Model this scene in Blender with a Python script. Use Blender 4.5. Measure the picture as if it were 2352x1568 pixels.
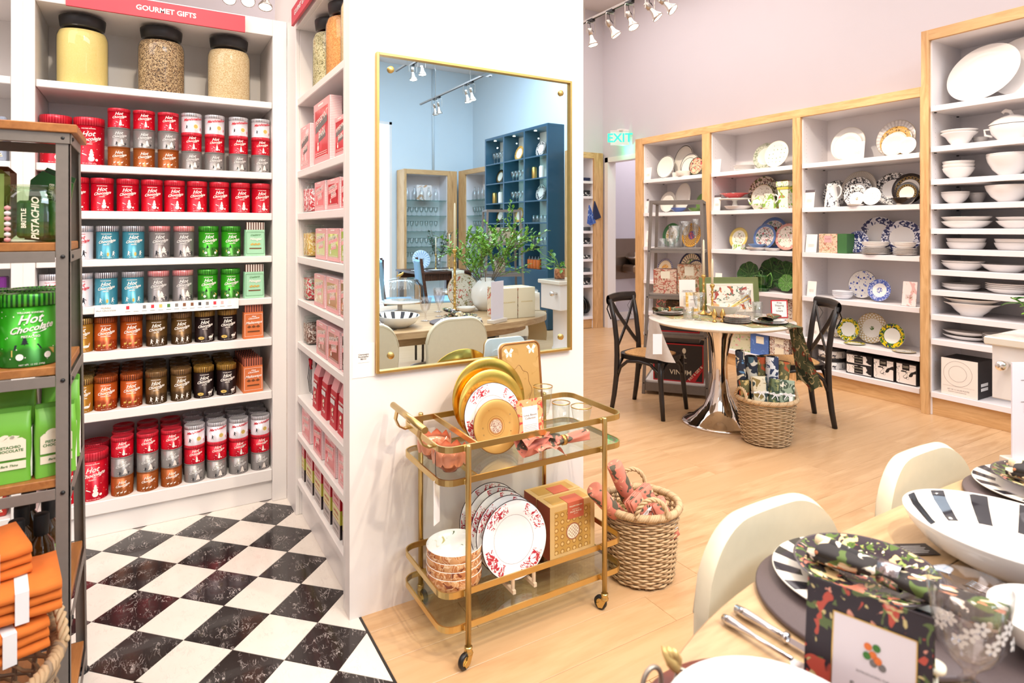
import bpy, math, random
from mathutils import Vector, Matrix
for _o in list(bpy.data.objects): bpy.data.objects.remove(_o)
SC = bpy.context.scene
COL = SC.collection
# ---------------------------------------------------------------- camera
CF, CX, HY, CH = 1403.0, 1176.0, 526.0, 1.45
TH = math.radians(59.3); CS, CC = math.sin(TH), math.cos(TH)
cd = bpy.data.cameras.new('camera'); cam = bpy.data.objects.new('camera', cd); COL.objects.link(cam)
cd.sensor_width = 36.0; cd.lens = CF/2352*36; cd.shift_x = 0.0; cd.shift_y = -(784-HY)/2352
cam.location = (0, 0, CH)
cam.rotation_euler = Vector((CC, CS, 0)).to_track_quat('-Z', 'Y').to_euler()
cd.clip_start = 0.05; cd.clip_end = 60
cd.dof.use_dof = True; cd.dof.focus_distance = 3.3; cd.dof.aperture_fstop = 4.5
SC.camera = cam
SC.view_settings.view_transform = 'Standard'; SC.view_settings.look = 'None'
SC.view_settings.gamma = 1.0; SC.view_settings.use_curve_mapping = False
SC.view_settings.exposure = 0.08
SC.cycles.max_bounces = 7; SC.cycles.diffuse_bounces = 3; SC.cycles.glossy_bounces = 4
SC.cycles.use_adaptive_sampling = True; SC.cycles.adaptive_threshold = .03
SC.cycles.transmission_bounces = 6; SC.cycles.transparent_max_bounces = 14
SC.cycles.caustics_reflective = True; SC.cycles.caustics_refractive = False
SC.cycles.sample_clamp_indirect = 6.0
# ---------------------------------------------------------------- light
W = bpy.data.worlds.new('world'); SC.world = W; W.use_nodes = True
W.node_tree.nodes['Background'].inputs[0].default_value = (0.80, 0.84, 1.0, 1)
W.node_tree.nodes['Background'].inputs[1].default_value = 1.0
def area(name, loc, target, sx, sy, power, col):
    l = bpy.data.lights.new(name, 'AREA'); l.shape = 'RECTANGLE'; l.size = sx; l.size_y = sy
    l.energy = power; l.color = col
    o = bpy.data.objects.new(name, l); COL.objects.link(o); o.location = loc
    o.rotation_euler = (Vector(target)-Vector(loc)).to_track_quat('-Z', 'Y').to_euler()
    return o
def spot(name, loc, target, power, col, deg=60, blend=.6, size=.05):
    l = bpy.data.lights.new(name, 'SPOT'); l.energy = power; l.color = col
    l.spot_size = math.radians(deg); l.spot_blend = blend; l.shadow_soft_size = size
    o = bpy.data.objects.new(name, l); COL.objects.link(o); o.location = loc
    o.rotation_euler = (Vector(target)-Vector(loc)).to_track_quat('-Z', 'Y').to_euler()
    return o
WARM = (1.0, .86, .68); NEUT = (1.0, .93, .86); COOL = (.72, .86, 1.0)
area('overhead_fill', (1.5, 1.2, 4.6), (1.5, 1.2, 0), 6.5, 5.5, 215, (1.0, .93, .89))
area('overhead_fill', (3.0, 5.0, 4.6), (3.0, 5.0, 0), 4.5, 3.0, 125, (1.0, .93, .90))
area('overhead_fill', (3.0, -3.2, 4.6), (3.0, -3.6, 0), 4.6, 2.8, 430, COOL)
area('overhead_fill', (-2.2, 1.5, 3.9), (0.2, 3.5, 1.0), 2.0, 2.0, 60, (1.0, .90, .88))
area('corridor_fill', (6.9, 6.7, 3.4), (6.7, 7.0, 0), .8, .8, 26, (1.0, .93, .95))  # unseen fill added to brighten the view through the doorway
# ---------------------------------------------------------------- helpers
def ray(px, py):
    u = (px-CX)/CF
    return (CC+u*CS, CS-u*CC, (HY-py)/CF)
def P(px, py, x=None, y=None, z=None):
    r = ray(px, py)
    t = x/r[0] if x is not None else y/r[1] if y is not None else (z-CH)/r[2]
    return Vector((t*r[0], t*r[1], CH+t*r[2]))
YM = 2.253
def PM(px, py, x=None, y=None, z=None):      # a point seen in the mirror, as it stands in the room
    if y is not None: y = 2*YM-y
    p = P(px, py, x=x, y=y, z=z); p.y = 2*YM-p.y
    return p
def lin(c):
    return tuple(((v/255)/12.92 if v/255 <= .04045 else ((v/255+.055)/1.055)**2.4) for v in c[:3])+(1.0,)
MATS = {}
class N:                                     # small node-graph helper
    def __init__(s, name):
        s.m = bpy.data.materials.new(name); s.m.use_nodes = True; s.t = s.m.node_tree; s.n = s.t.nodes
        s.b = s.n['Principled BSDF']; s.i = 0
    def node(s, typ, **kw):
        n = s.n.new(typ); s.i += 1; n.location = (-200*s.i, -100)
        for k, v in kw.items():
            if k.startswith('i_'):
                kk = k[2:]; kk = int(kk) if kk.isdigit() else kk.replace('_', ' ')
                if hasattr(v, 'is_output') or isinstance(v, bpy.types.NodeSocket): s.t.links.new(v, n.inputs[kk])
                else: n.inputs[kk].default_value = v
            else: setattr(n, k, v)
        return n
    def link(s, a, b): s.t.links.new(a, b)
    def coord(s, which='Object', scale=None, loc=None):
        c = s.node('ShaderNodeTexCoord').outputs[which]
        if scale is not None or loc is not None:
            mp = s.node('ShaderNodeMapping'); s.link(c, mp.inputs[0])
            if scale is not None: mp.inputs['Scale'].default_value = scale if hasattr(scale, '__len__') else (scale,)*3
            if loc is not None: mp.inputs['Location'].default_value = loc
            c = mp.outputs[0]
        return c
    def math(s, op, a, b=0.0, c=None):
        kw = dict(i_0=a, i_1=b)
        if c is not None: kw['i_2'] = c
        return s.node('ShaderNodeMath', operation=op, **kw).outputs[0]
    def mix(s, f, a, b):
        n = s.node('ShaderNodeMix', data_type='RGBA')
        for k, v in ((0, f), (6, a), (7, b)):
            if isinstance(v, bpy.types.NodeSocket): s.link(v, n.inputs[k])
            else: n.inputs[k].default_value = v
        return n.outputs[2]
    def noise(s, co, scale, detail=2.0, dist=0.0, rough=.5):
        return s.node('ShaderNodeTexNoise', i_Vector=co, i_Scale=float(scale), i_Detail=detail, i_Distortion=dist, i_Roughness=rough).outputs[0]
    def step(s, v, lo, hi):
        n = s.node('ShaderNodeMapRange', i_0=v, i_1=lo, i_2=hi); n.clamp = True
        return n.outputs[0]
    def radius(s, co):
        sp = s.node('ShaderNodeSeparateXYZ', i_0=co).outputs
        return s.math('SQRT', s.math('ADD', s.math('MULTIPLY', sp[0], sp[0]), s.math('MULTIPLY', sp[1], sp[1]))), sp
    def bump(s, h, strength=.3, dist=.01):
        b = s.node('ShaderNodeBump', i_Height=h, i_Strength=strength, i_Distance=dist)
        s.link(b.outputs[0], s.b.inputs['Normal'])
    def set(s, rough=.5, metal=0.0, spec=None, trans=None, ior=None, coat=None):
        s.b.inputs['Roughness'].default_value = rough; s.b.inputs['Metallic'].default_value = metal
        if spec is not None: s.b.inputs['Specular IOR Level'].default_value = spec
        if trans is not None: s.b.inputs['Transmission Weight'].default_value = trans
        if ior is not None: s.b.inputs['IOR'].default_value = ior
        if coat is not None: s.b.inputs['Coat Weight'].default_value = coat
        return s.m
    def col(s, c): 
        if isinstance(c, bpy.types.NodeSocket): s.link(c, s.b.inputs['Base Color'])
        else: s.b.inputs['Base Color'].default_value = c
def mat(name, c, rough=.5, metal=0.0, var=.06, vs=12, **kw):
    """plain material with a faint procedural mottling"""
    if name in MATS: return MATS[name]
    n = N(name); base = lin(c)
    if var:
        f = n.noise(n.coord(), vs, 3)
        d = tuple(v*(1-var*2) for v in base[:3])+(1,); l = tuple(min(1, v*(1+var)) for v in base[:3])+(1,)
        n.col(n.mix(f, d, l))
    else: n.col(base)
    MATS[name] = n.set(rough, metal, **kw); return MATS[name]
def emis(name, c, s):
    if name in MATS: return MATS[name]
    n = N(name); n.b.inputs['Emission Color'].default_value = lin(c); n.b.inputs['Emission Strength'].default_value = s
    n.col(lin(c)); MATS[name] = n.m; return n.m
def flor(name, base, blobs, rough=.4, metal=0.0, sc=1.0, veins=None):
    """printed pattern: base plus layers of blobs (col, scale, lo, seed[, stretch])"""
    if name in MATS: return MATS[name]
    n = N(name); c = lin(base)
    for bl in blobs:
        col, scale, thr, seed = bl[:4]; co = n.coord('Object', scale=sc, loc=(seed*3.7, seed*1.3, seed*2.1))
        f = n.step(n.noise(co, scale, 1.5, .8), thr, thr+.02)
        c = n.mix(f, c, lin(col))
    if veins:
        col, scale, w, seed = veins
        v = n.noise(n.coord('Object', scale=sc, loc=(seed, seed, 0)), scale, 1.0, 1.0)
        c = n.mix(n.step(n.math('ABSOLUTE', n.math('SUBTRACT', v, .5)), w, w*.6), c, lin(col))
    n.col(c); MATS[name] = n.set(rough, metal); return n.m
def platemat(name, base, rings=(), pat=None, rough=.15, metal=0.0, sq=False):
    """unit-radius plate: rings (r0, r1, colour); pat = (r0, r1, colour, scale, threshold, kind) printed in the band r0..r1"""
    if name in MATS: return MATS[name]
    n = N(name); co = n.coord(); c = lin(base); r, sp = n.radius(co)
    if sq: r = n.math('MAXIMUM', n.math('ABSOLUTE', sp[0]), n.math('ABSOLUTE', sp[1]))
    def band(a, b): return n.math('MULTIPLY', n.math('GREATER_THAN', r, a), n.math('LESS_THAN', r, b))
    for a, b, k in rings: c = n.mix(band(a, b), c, lin(k))
    for pt in (pat or ()):
        a, b, k, s, th = pt[:5]; kind = pt[5] if len(pt) > 5 else 'blob'
        if kind == 'blob': f = n.step(n.noise(n.coord(loc=(s, th*9, 0)), s, 1.5, 1.2), th, th+.015)
        elif kind in ('spray', 'sprayline'):
            gate = n.math('GREATER_THAN', n.math('COSINE', n.math('MULTIPLY', n.math('ARCTAN2', sp[1], sp[0]), 4.0)), -.25)
            v = n.noise(n.coord(loc=(s, th*9, 0)), s, 2.0, 1.4)
            f = n.step(v, th, th+.015) if kind == 'spray' else n.math('LESS_THAN', n.math('ABSOLUTE', n.math('SUBTRACT', v, .5)), th)
            f = n.math('MULTIPLY', f, gate)
        elif kind == 'line':
            v = n.noise(n.coord(loc=(s, th*9, 0)), s, .5, 2.0); f = n.math('LESS_THAN', n.math('ABSOLUTE', n.math('SUBTRACT', v, .5)), th)
        elif kind == 'stripe':
            ang = n.math('ARCTAN2', sp[1], sp[0]); f = n.math('GREATER_THAN', n.math('SINE', n.math('MULTIPLY', ang, s)), th)
        elif kind == 'grid':
            ang = n.math('MULTIPLY', n.math('ARCTAN2', sp[1], sp[0]), 1.0)
            f1 = n.math('SINE', n.math('ADD', n.math('MULTIPLY', ang, s), n.math('MULTIPLY', r, 26)))
            f2 = n.math('SINE', n.math('SUBTRACT', n.math('MULTIPLY', ang, s), n.math('MULTIPLY', r, 26)))
            f = n.math('GREATER_THAN', n.math('MAXIMUM', f1, f2), th)
        elif kind == 'sprig':
            vo = n.node('ShaderNodeTexVoronoi', i_Vector=co, i_Scale=s, i_Randomness=.2).outputs[0]; f = n.math('LESS_THAN', vo, th)
        c = n.mix(n.math('MULTIPLY', f, band(a, b)), c, lin(k))
    n.col(c); MATS[name] = n.set(rough, metal); return n.m
def wood(name, dark, light, rough=.45, sc=(1, 12, 12), rnd=True, tone=.5):
    if name in MATS: return MATS[name]
    n = N(name); co = n.coord('Object', scale=sc)
    if rnd:
        oi = n.node('ShaderNodeObjectInfo').outputs['Random']
        add = n.node('ShaderNodeVectorMath', operation='ADD', i_0=co); cb = n.node('ShaderNodeCombineXYZ', i_0=n.math('MULTIPLY', oi, 37.0), i_1=n.math('MULTIPLY', oi, 11.0))
        n.link(cb.outputs[0], add.inputs[1]); co = add.outputs[0]
    g = n.noise(co, 2.2, 5, 1.6); fine = n.noise(co, 14, 3, .4)
    f = n.math('ADD', n.math('MULTIPLY', g, .75), n.math('MULTIPLY', fine, .25))
    c = n.mix(n.step(f, .34, .64), lin(dark), lin(light))
    if rnd:
        t = n.math('MULTIPLY', oi, tone); c = n.mix(t, c, lin(tuple(int(a*.45+b*.55) for a, b in zip(dark, light))))
    kn = n.node('ShaderNodeTexVoronoi', i_Vector=n.coord('Object', scale=(sc[0]*1.2, sc[1]*.45, sc[2]*.45)), i_Scale=1.0, i_Randomness=1.0).outputs[0]
    c = n.mix(n.math('MULTIPLY', n.step(kn, .075, .02), .55), c, lin(tuple(int(v*.55) for v in dark)))
    n.col(c); n.bump(f, .08, .002); MATS[name] = n.set(rough); return n.m
def glass(name, tint=(255, 255, 255), rough=0.0, thin=True, alpha=.86):
    """see-through glass whose shadows stay light"""
    if name in MATS: return MATS[name]
    n = N(name); n.n.remove(n.b)
    tr = n.node('ShaderNodeBsdfTransparent', i_0=lin(tint)); gl = n.node('ShaderNodeBsdfGlossy', i_Roughness=rough+.02)
    fr = n.node('ShaderNodeLayerWeight', i_Blend=.5)
    fac = n.math('ADD', n.math('MULTIPLY', n.math('POWER', fr.outputs[1], 4.0), .5), 1-alpha-.07)
    mx = n.node('ShaderNodeMixShader', i_0=fac); n.link(tr.outputs[0], mx.inputs[1]); n.link(gl.outputs[0], mx.inputs[2])
    n.link(mx.outputs[0], n.n['Material Output'].inputs[0]); MATS[name] = n.m; return n.m
# ---- mesh collector
class MB:
    def __init__(s): s.v = []; s.f = []; s.mi = []; s.sm = []
    def add(s, vs, fs, m=0, sm=False):
        b = len(s.v); s.v += [tuple(v) for v in vs]; s.f += [tuple(i+b for i in f) for f in fs]
        s.mi += [m]*len(fs); s.sm += [sm]*len(fs); return s
    def box(s, a, b, m=0, bev=0.0):
        (x0, y0, z0), (x1, y1, z1) = [min(p, q) for p, q in zip(a, b)], [max(p, q) for p, q in zip(a, b)]
        if bev <= 0:
            return s.add([(x0,y0,z0),(x1,y0,z0),(x1,y1,z0),(x0,y1,z0),(x0,y0,z1),(x1,y0,z1),(x1,y1,z1),(x0,y1,z1)],
                  [(3,2,1,0),(4,5,6,7),(0,1,5,4),(1,2,6,5),(2,3,7,6),(3,0,4,7)], m)
        e = min(bev, (x1-x0)*.45, (y1-y0)*.45, (z1-z0)*.45); L = []
        for zz, q in ((z0, e), (z0+e, 0), (z1-e, 0), (z1, e)):
            for (x, y) in ((x0+q+e*(q==0), y0+q), (x1-q-e*(q==0), y0+q), (x1-q, y0+q+e*(q==0)), (x1-q, y1-q-e*(q==0)),
                           (x1-q-e*(q==0), y1-q), (x0+q+e*(q==0), y1-q), (x0+q, y1-q-e*(q==0)), (x0+q, y0+q+e*(q==0))):
                L.append((x, y, zz))
        F = [tuple(range(7, -1, -1)), tuple(range(24, 32))]
        for k in range(3):
            for i in range(8): j = (i+1) % 8; F.append((k*8+i, k*8+j, k*8+8+j, k*8+8+i))
        return s.add(L, F, m)
    def lathe(s, prof, seg=24, m=0, c=(0, 0, 0), sm=True, sx=1.0, sy=1.0, a0=0, mis=None, fr=None):
        """prof: (r, z) from bottom to top; closed at r=0 ends"""
        b = len(s.v); idx = []
        for r, z in prof:
            if r <= 1e-6: s.v.append((c[0], c[1], c[2]+z)); idx.append([len(s.v)-1]*seg)
            else:
                row = []
                for i in range(seg):
                    a = a0+2*math.pi*i/seg; rr = r*(fr(a, r, z) if fr else 1)
                    s.v.append((c[0]+rr*sx*math.cos(a), c[1]+rr*sy*math.sin(a), c[2]+z)); row.append(len(s.v)-1)
                idx.append(row)
        for k in range(len(idx)-1):
            A, B = idx[k], idx[k+1]; mm = mis[k] if mis else m
            for i in range(seg):
                j = (i+1) % seg; q = [A[i], A[j], B[j], B[i]]; u = []
                for t in q:
                    if t not in u: u.append(t)
                if len(u) >= 3: s.f.append(tuple(u)); s.mi.append(mm); s.sm.append(sm)
        return s
    def tube(s, pts, r, seg=8, m=0, closed=False, cap=True, sm=True, flat=None):
        """round tube along pts; r number or list; flat=(w,h) gives a rectangular strap"""
        pts = [Vector(p) for p in pts]; n = len(pts); rs = r if isinstance(r, (list, tuple)) else [r]*n
        T = []
        for i in range(n):
            if closed: t = pts[(i+1) % n]-pts[i-1]
            else: t = pts[min(i+1, n-1)]-pts[max(i-1, 0)]
            T.append(t.normalized() if t.length > 1e-9 else Vector((0, 0, 1)))
        up = Vector((0, 0, 1)) if abs(T[0].z) < .95 else Vector((1, 0, 0))
        nx = T[0].cross(up).normalized(); rows = []; b0 = len(s.v)
        for i in range(n):
            nx = (nx-T[i]*nx.dot(T[i])); nx = nx.normalized() if nx.length > 1e-6 else T[i].orthogonal().normalized()
            ny = T[i].cross(nx)
            if flat:
                # strap: width along world z when the path is level
                w, h = flat; sect = [(-w/2, -h/2), (w/2, -h/2), (w/2, h/2), (-w/2, h/2)]; row = []
                for a, c in sect: s.v.append(tuple(pts[i]+nx*a+ny*c)); row.append(len(s.v)-1)
            else:
                row = []
                for k in range(seg):
                    a = 2*math.pi*k/seg; s.v.append(tuple(pts[i]+(nx*math.cos(a)+ny*math.sin(a))*rs[i])); row.append(len(s.v)-1)
            rows.append(row)
        g = len(rows[0])
        for i in range(n if closed else n-1):
            A, B = rows[i], rows[(i+1) % n]
            for k in range(g):
                j = (k+1) % g; s.f.append((A[k], A[j], B[j], B[k])); s.mi.append(m); s.sm.append(sm and not flat)
        if cap and not closed:
            s.f.append(tuple(reversed(rows[0]))); s.f.append(tuple(rows[-1])); s.mi += [m, m]; s.sm += [False, False]
        return s
    def prism(s, poly, z0, z1, m=0, ax='z'):
        """extrude 2-D polygon; ax = extrusion axis"""
        def mk(p, h): return {'z': (p[0], p[1], h), 'y': (p[0], h, p[1]), 'x': (h, p[0], p[1])}[ax]
        n = len(poly); V = [mk(p, z0) for p in poly]+[mk(p, z1) for p in poly]
        F = [tuple(range(n-1, -1, -1)), tuple(range(n, 2*n))]+[(i, (i+1) % n, n+(i+1) % n, n+i) for i in range(n)]
        return s.add(V, F, m)
    def grid(s, fn, nu, nv, m=0, sm=True, cu=False):
        b = len(s.v)
        for j in range(nv+1):
            for i in range(nu+(0 if cu else 1)): s.v.append(tuple(fn(i/nu, j/nv)))
        w = nu if cu else nu+1
        for j in range(nv):
            for i in range(nu):
                i2 = (i+1) % w if cu else i+1
                s.f.append((b+j*w+i, b+j*w+i2, b+(j+1)*w+i2, b+(j+1)*w+i)); s.mi.append(m); s.sm.append(sm)
        return s
    def xf(s, M, start=0):
        for i in range(start, len(s.v)): s.v[i] = tuple(M @ Vector(s.v[i]))
        return s
    def mesh(s, name, mats):
        me = bpy.data.meshes.new(name); me.from_pydata(s.v, [], s.f)
        for m in (mats if isinstance(mats, (list, tuple)) else [mats]): me.materials.append(m)
        me.polygons.foreach_set('material_index', s.mi); me.polygons.foreach_set('use_smooth', s.sm)
        me.update(); return me
    def obj(s, name, mats, parent=None, loc=(0, 0, 0), rot=(0, 0, 0)):
        return ob(name, s.mesh(name, mats), parent, loc, rot)
def ob(name, me, parent=None, loc=(0, 0, 0), rot=(0, 0, 0), mt=None, scale=None):
    o = bpy.data.objects.new(name, me); COL.objects.link(o); o.parent = parent
    o.location = loc; o.rotation_euler = rot
    if scale is not None: o.scale = scale if hasattr(scale, '__len__') else (scale,)*3
    return o
def tag(o, label, cat, group=None):
    o['label'] = label; o['category'] = cat
    if group: o['group'] = group
    return o
def thing(name, label, cat, loc=(0, 0, 0), rz=0.0, group=None, rot=None, scale=None):
    o = bpy.data.objects.new(name, None); COL.objects.link(o); o.empty_display_size = .05
    o.location = loc; o.rotation_euler = rot if rot is not None else (0, 0, rz)
    if scale is not None: o.scale = (scale,)*3
    return tag(o, label, cat, group)
def struct(o): o['kind'] = 'structure'; return o
def dup(root, loc=None, rz=None, label=None, group=None, rot=None, scale=None):
    r = root.copy(); COL.objects.link(r)
    if loc is not None: r.location = loc
    if rz is not None: r.rotation_euler = (0, 0, rz)
    if rot is not None: r.rotation_euler = rot
    if scale is not None: r.scale = (scale,)*3 if not hasattr(scale, '__len__') else scale
    if label: r['label'] = label
    if group: r['group'] = group
    def kids(a, b):
        for ch in list(KID.get(a.name, ())):
            c = ch.copy(); COL.objects.link(c); c.parent = b; KID.setdefault(b.name, []).append(c); kids(ch, c)
    if root.name not in KID: index_kids()
    kids(root, r); return r
KID = {}
def index_kids():
    KID.clear()
    for o in COL.objects:
        if o.parent: KID.setdefault(o.parent.name, []).append(o)
        KID.setdefault(o.name, KID.get(o.name, []))
ORD = ['', 'first', 'second', 'third', 'fourth', 'fifth', 'sixth', 'seventh', 'eighth', 'ninth', 'tenth', 'eleventh', 'twelfth']
# ---- lettering: flat text meshes, optionally wrapped round a cylinder
TXT = {}
def text_data(s, size, shear=0.0, bold=0.0, align='CENTER'):
    key = (s, round(size, 5), shear, bold, align)
    if key in TXT: return TXT[key]
    cu = bpy.data.curves.new('t', 'FONT'); cu.body = s; cu.size = size; cu.shear = shear; cu.offset = bold
    cu.align_x = align; cu.align_y = 'CENTER'; cu.resolution_u = 2
    o = bpy.data.objects.new('t', cu); me = bpy.data.meshes.new_from_object(o)
    TXT[key] = ([tuple(v.co) for v in me.vertices], [tuple(p.vertices) for p in me.polygons])
    bpy.data.objects.remove(o); bpy.data.curves.remove(cu); bpy.data.meshes.remove(me); return TXT[key]
def put_text(mb, s, size, x=0, z=0, m=0, shear=0.0, bold=0.0, off=-.0005, cyl=None, slope=0.0, align='CENTER'):
    """text in the local XZ plane facing -Y; cyl=r wraps it round the z axis on the -Y side"""
    v, f = text_data(s, size, shear, bold, align); o = []
    for a, b, _ in v:
        a += x; b += z+slope*(a)
        if cyl: t = a/cyl; o.append((math.sin(t)*(cyl-off), -math.cos(t)*(cyl-off), b))
        else: o.append((a, off, b))
    mb.add(o, f, m)
def put_disc(mb, x, z, rx, rz, m=0, cyl=None, off=-.0005, n=12, rot=0):
    o = []
    for i in range(n):
        t = 2*math.pi*i/n; a = rx*math.cos(t); b = rz*math.sin(t)
        a, b = x+a*math.cos(rot)-b*math.sin(rot), z+a*math.sin(rot)+b*math.cos(rot)
        if cyl: q = a/cyl; o.append((math.sin(q)*(cyl-off), -math.cos(q)*(cyl-off), b))
        else: o.append((a, off, b))
    mb.add(o, [tuple(range(n))], m)
def put_poly(mb, pts, m=0, cyl=None, off=-.0005):
    o = []
    for a, b in pts:
        if cyl: q = a/cyl; o.append((math.sin(q)*(cyl-off), -math.cos(q)*(cyl-off), b))
        else: o.append((a, off, b))
    mb.add(o, [tuple(range(len(pts)))], m)
# ================================================================ SETTING
random.seed(7)
m_wall = mat('wall_paint', (240, 231, 226), .8, var=.01, vs=3)
m_wall2 = mat('wall_paint_cool', (217, 210, 215), .8, var=.01, vs=3)
m_white = mat('white_lacquer', (244, 238, 234), .35, var=.01, vs=6)
m_white2 = mat('white_melamine', (243, 237, 238), .45, var=.01, vs=6)
m_ceil = mat('ceiling_paint', (232, 226, 224), .9, var=.01, vs=2)
m_black = mat('black_plastic', (22, 22, 24), .4)
m_dark = mat('dark_hole', (20, 18, 18), .9)
m_steel = mat('grey_steel', (112, 104, 98), .45, .6, vs=20)
m_chrome = mat('chrome', (235, 230, 224), .06, 1.0, var=0)
m_silver = mat('brushed_silver', (200, 196, 190), .28, 1.0, var=.03)
m_gold = mat('brushed_brass', (214, 176, 104), .34, 1.0, var=.05, vs=40)
m_oak = wood('oak_frame', (196, 146, 92), (231, 188, 134), .5, (9, 9, 1.1))
m_oak_h = wood('oak_rail', (196, 146, 92), (231, 188, 134), .5, (9, 1.1, 9))
m_floorwood = wood('floor_oak', (190, 147, 104), (219, 181, 138), .32, (.7, 5, 5), tone=.9)
def n_marble(name, base, vein, w, rough, sc, tint2):
    n = N(name); oi = n.node('ShaderNodeObjectInfo').outputs['Random']; co = n.coord('Object', scale=sc)
    cb = n.node('ShaderNodeCombineXYZ', i_0=n.math('MULTIPLY', oi, 57.0), i_1=n.math('MULTIPLY', oi, 23.0)).outputs[0]
    ad = n.node('ShaderNodeVectorMath', operation='ADD', i_0=co, i_1=cb).outputs[0]
    st = n.node('ShaderNodeMapping', i_0=ad); st.inputs['Scale'].default_value = (1, .35, 1); st.inputs['Rotation'].default_value = (0, 0, .6); ad2 = st.outputs[0]
    v = n.noise(ad2, 7, 6, 1.6, .62); f = n.step(n.math('ABSOLUTE', n.math('SUBTRACT', v, .5)), w, 0.0)
    msk = n.step(n.noise(ad, 3.5, 2), .46, .62); f = n.math('MULTIPLY', f, msk)
    cl = n.noise(ad, 2.5, 4); c = n.mix(cl, lin(base), lin(tint2)); c = n.mix(f, c, lin(vein)); n.col(c)
    MATS[name] = n.set(rough, coat=.3); return n.m
m_tile_w = n_marble('white_marble', (240, 232, 222), (222, 210, 200), .03, .16, 5, (232, 222, 210))
m_tile_b = n_marble('black_marble', (28, 23, 24), (222, 210, 204), .015, .16, 5, (44, 36, 36))
m_grout = mat('grout', (176, 166, 160), .9)
# floor slab with tile and plank pieces
b = MB(); b.box((-4.1, -7.0, -.06), (8.0, 7.6, -.012))
n = N('floor_base')
n.col(n.mix(n.noise(n.coord('Object', scale=(.8, 7, 1)), 2.0, 5, 1.5), lin((190, 147, 104)), lin((219, 181, 138)))); m_floorbase = n.set(.4)
floor = struct(b.obj('floor', m_floorbase))
b = MB(); b.box((-4.1, -2, -.012), (.672, 3.9, -.0035)); g0 = b.obj('grout_bed', m_grout, floor)
s2 = math.sqrt(2); S = .2029; ux0 = .247+2.590; vx0 = 2.590-.247
tw = None
for i in range(-26, 10):
    for j in range(-14, 22):
        uc = ux0/s2+(i+.5)*S; vc = vx0/s2+(j+.5)*S
        x = (uc-vc)/s2; y = (uc+vc)/s2
        if not (-1.45 < x < .66+.12 and .75 < y < 3.58): continue
        h = S/2-.0011
        pts = [(x+(a-c)/s2, y+(a+c)/s2) for a, c in ((-h, -h), (h, -h), (h, h), (-h, h))]
        # clip at the wood border x = .672
        poly = []
        for k in range(4):
            p, q = pts[k], pts[(k+1) % 4]
            if p[0] <= .672: poly.append(p)
            if (p[0] <= .672) != (q[0] <= .672):
                t = (.672-p[0])/(q[0]-p[0]); poly.append((.672, p[1]+t*(q[1]-p[1])))
        if len(poly) < 3: continue
        # lift to the tile's own origin so copies read their own veins
        poly = [(a-x, c-y) for a, c in poly]
        b = MB().prism(poly, -.012, 0.0)
        b.obj('tile', m_tile_w if (i+j) % 2 else m_tile_b, floor, (x, y, 0))
b = MB(); b.box((.672, -1, -.012), (.681, 2.253, .0005)); b.obj('trim_strip', mat('black_strip', (40, 36, 34), .4), floor)
PL = {}
def plank_mesh(L, w):
    k = (round(L, 2), w)
    if k not in PL: PL[k] = MB().box((0, .0007, -.012), (L-.0012, w-.0007, 0), bev=.0012).mesh('plank', m_floorwood)
    return PL[k]
pw = .171; yy = -1.1; row = 0
while yy < 7.1:
    x0 = .682; first = random.choice((.35, .7, 1.0, 1.3)); L = first
    while x0 < 5.85:
        L = min(L, 5.87-x0)
        if not (yy > 2.26 and x0+L < 1.72) and L > .05: ob('plank', plank_mesh(L, pw), floor, (x0, yy, 0))
        x0 += L; L = random.choice((.9, 1.2, 1.5, 1.9, 2.2))
    yy += pw; row += 1
# walls
ZC = 4.66
def wallbox(name, a, c, m=m_wall):
    return struct(MB().box(a, c).obj(name, m))
b = MB(); b.box((-4.1, 7.12, 0), (4.16, 7.24, ZC)); b.box((4.16, 7.12, 2.575), (5.82, 7.24, ZC)); b.box((4.16, 7.50, 0), (5.9, 7.55, 2.6)); struct(b.obj('wall_back', m_wall2))
b = MB(); b.box((5.80, .9, 0), (5.92, 5.93, ZC)); b.box((5.80, 5.93, 2.44), (5.92, 7.05, ZC)); b.box((5.80, 7.05, 0), (5.92, 7.24, ZC))
struct(b.obj('wall_right', m_wall2))
b = MB(); b.box((5.785, 5.86, 0), (5.935, 5.93, 2.50)); b.box((5.785, 6.99, 0), (5.935, 7.06, 2.50)); b.box((5.785, 5.86, 2.43), (5.935, 7.06, 2.50))
struct(b.obj('trim_1', m_white))
wallbox('wall_corridor', (5.92, 7.56, 0), (8.0, 7.66, ZC), mat('corridor_paint', (214, 208, 216), .8, var=.01))
wallbox('wall_corridor_end', (8.0, 5.0, 0), (8.1, 7.66, ZC), m_wall2)
wallbox('baseboard_corridor', (5.93, 7.54, 0), (7.9, 7.56, .12), m_white)
m_pale = mat('daylight_tinted_wall', (222, 235, 242), .8, var=.01, vs=3)  # bluish daylight put into the colour of the rear walls
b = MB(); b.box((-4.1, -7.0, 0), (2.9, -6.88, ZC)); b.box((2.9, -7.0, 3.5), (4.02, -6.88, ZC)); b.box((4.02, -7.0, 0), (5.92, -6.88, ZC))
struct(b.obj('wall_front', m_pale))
wallbox('wall_left', (-4.2, -7.0, 0), (-4.1, 7.24, ZC))
wallbox('ceiling', (-4.2, -7.0, ZC), (8.1, 7.66, ZC+.1), m_ceil)
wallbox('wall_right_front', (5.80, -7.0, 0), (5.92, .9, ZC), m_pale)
# window in the front wall, daylight behind it
w1 = struct(MB().box((2.9, -6.99, 0), (4.02, -6.975, 3.5)).obj('window_1', emis('daylight_pane', (225, 238, 255), 2.6)))
b = MB()
for x in (2.88, 3.4, 3.99): b.box((x, -6.97, 0), (x+.05, -6.87, 3.52))
b.box((2.88, -6.97, 3.47), (4.04, -6.87, 3.52)); b.obj('window_frame', m_white, w1)
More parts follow.
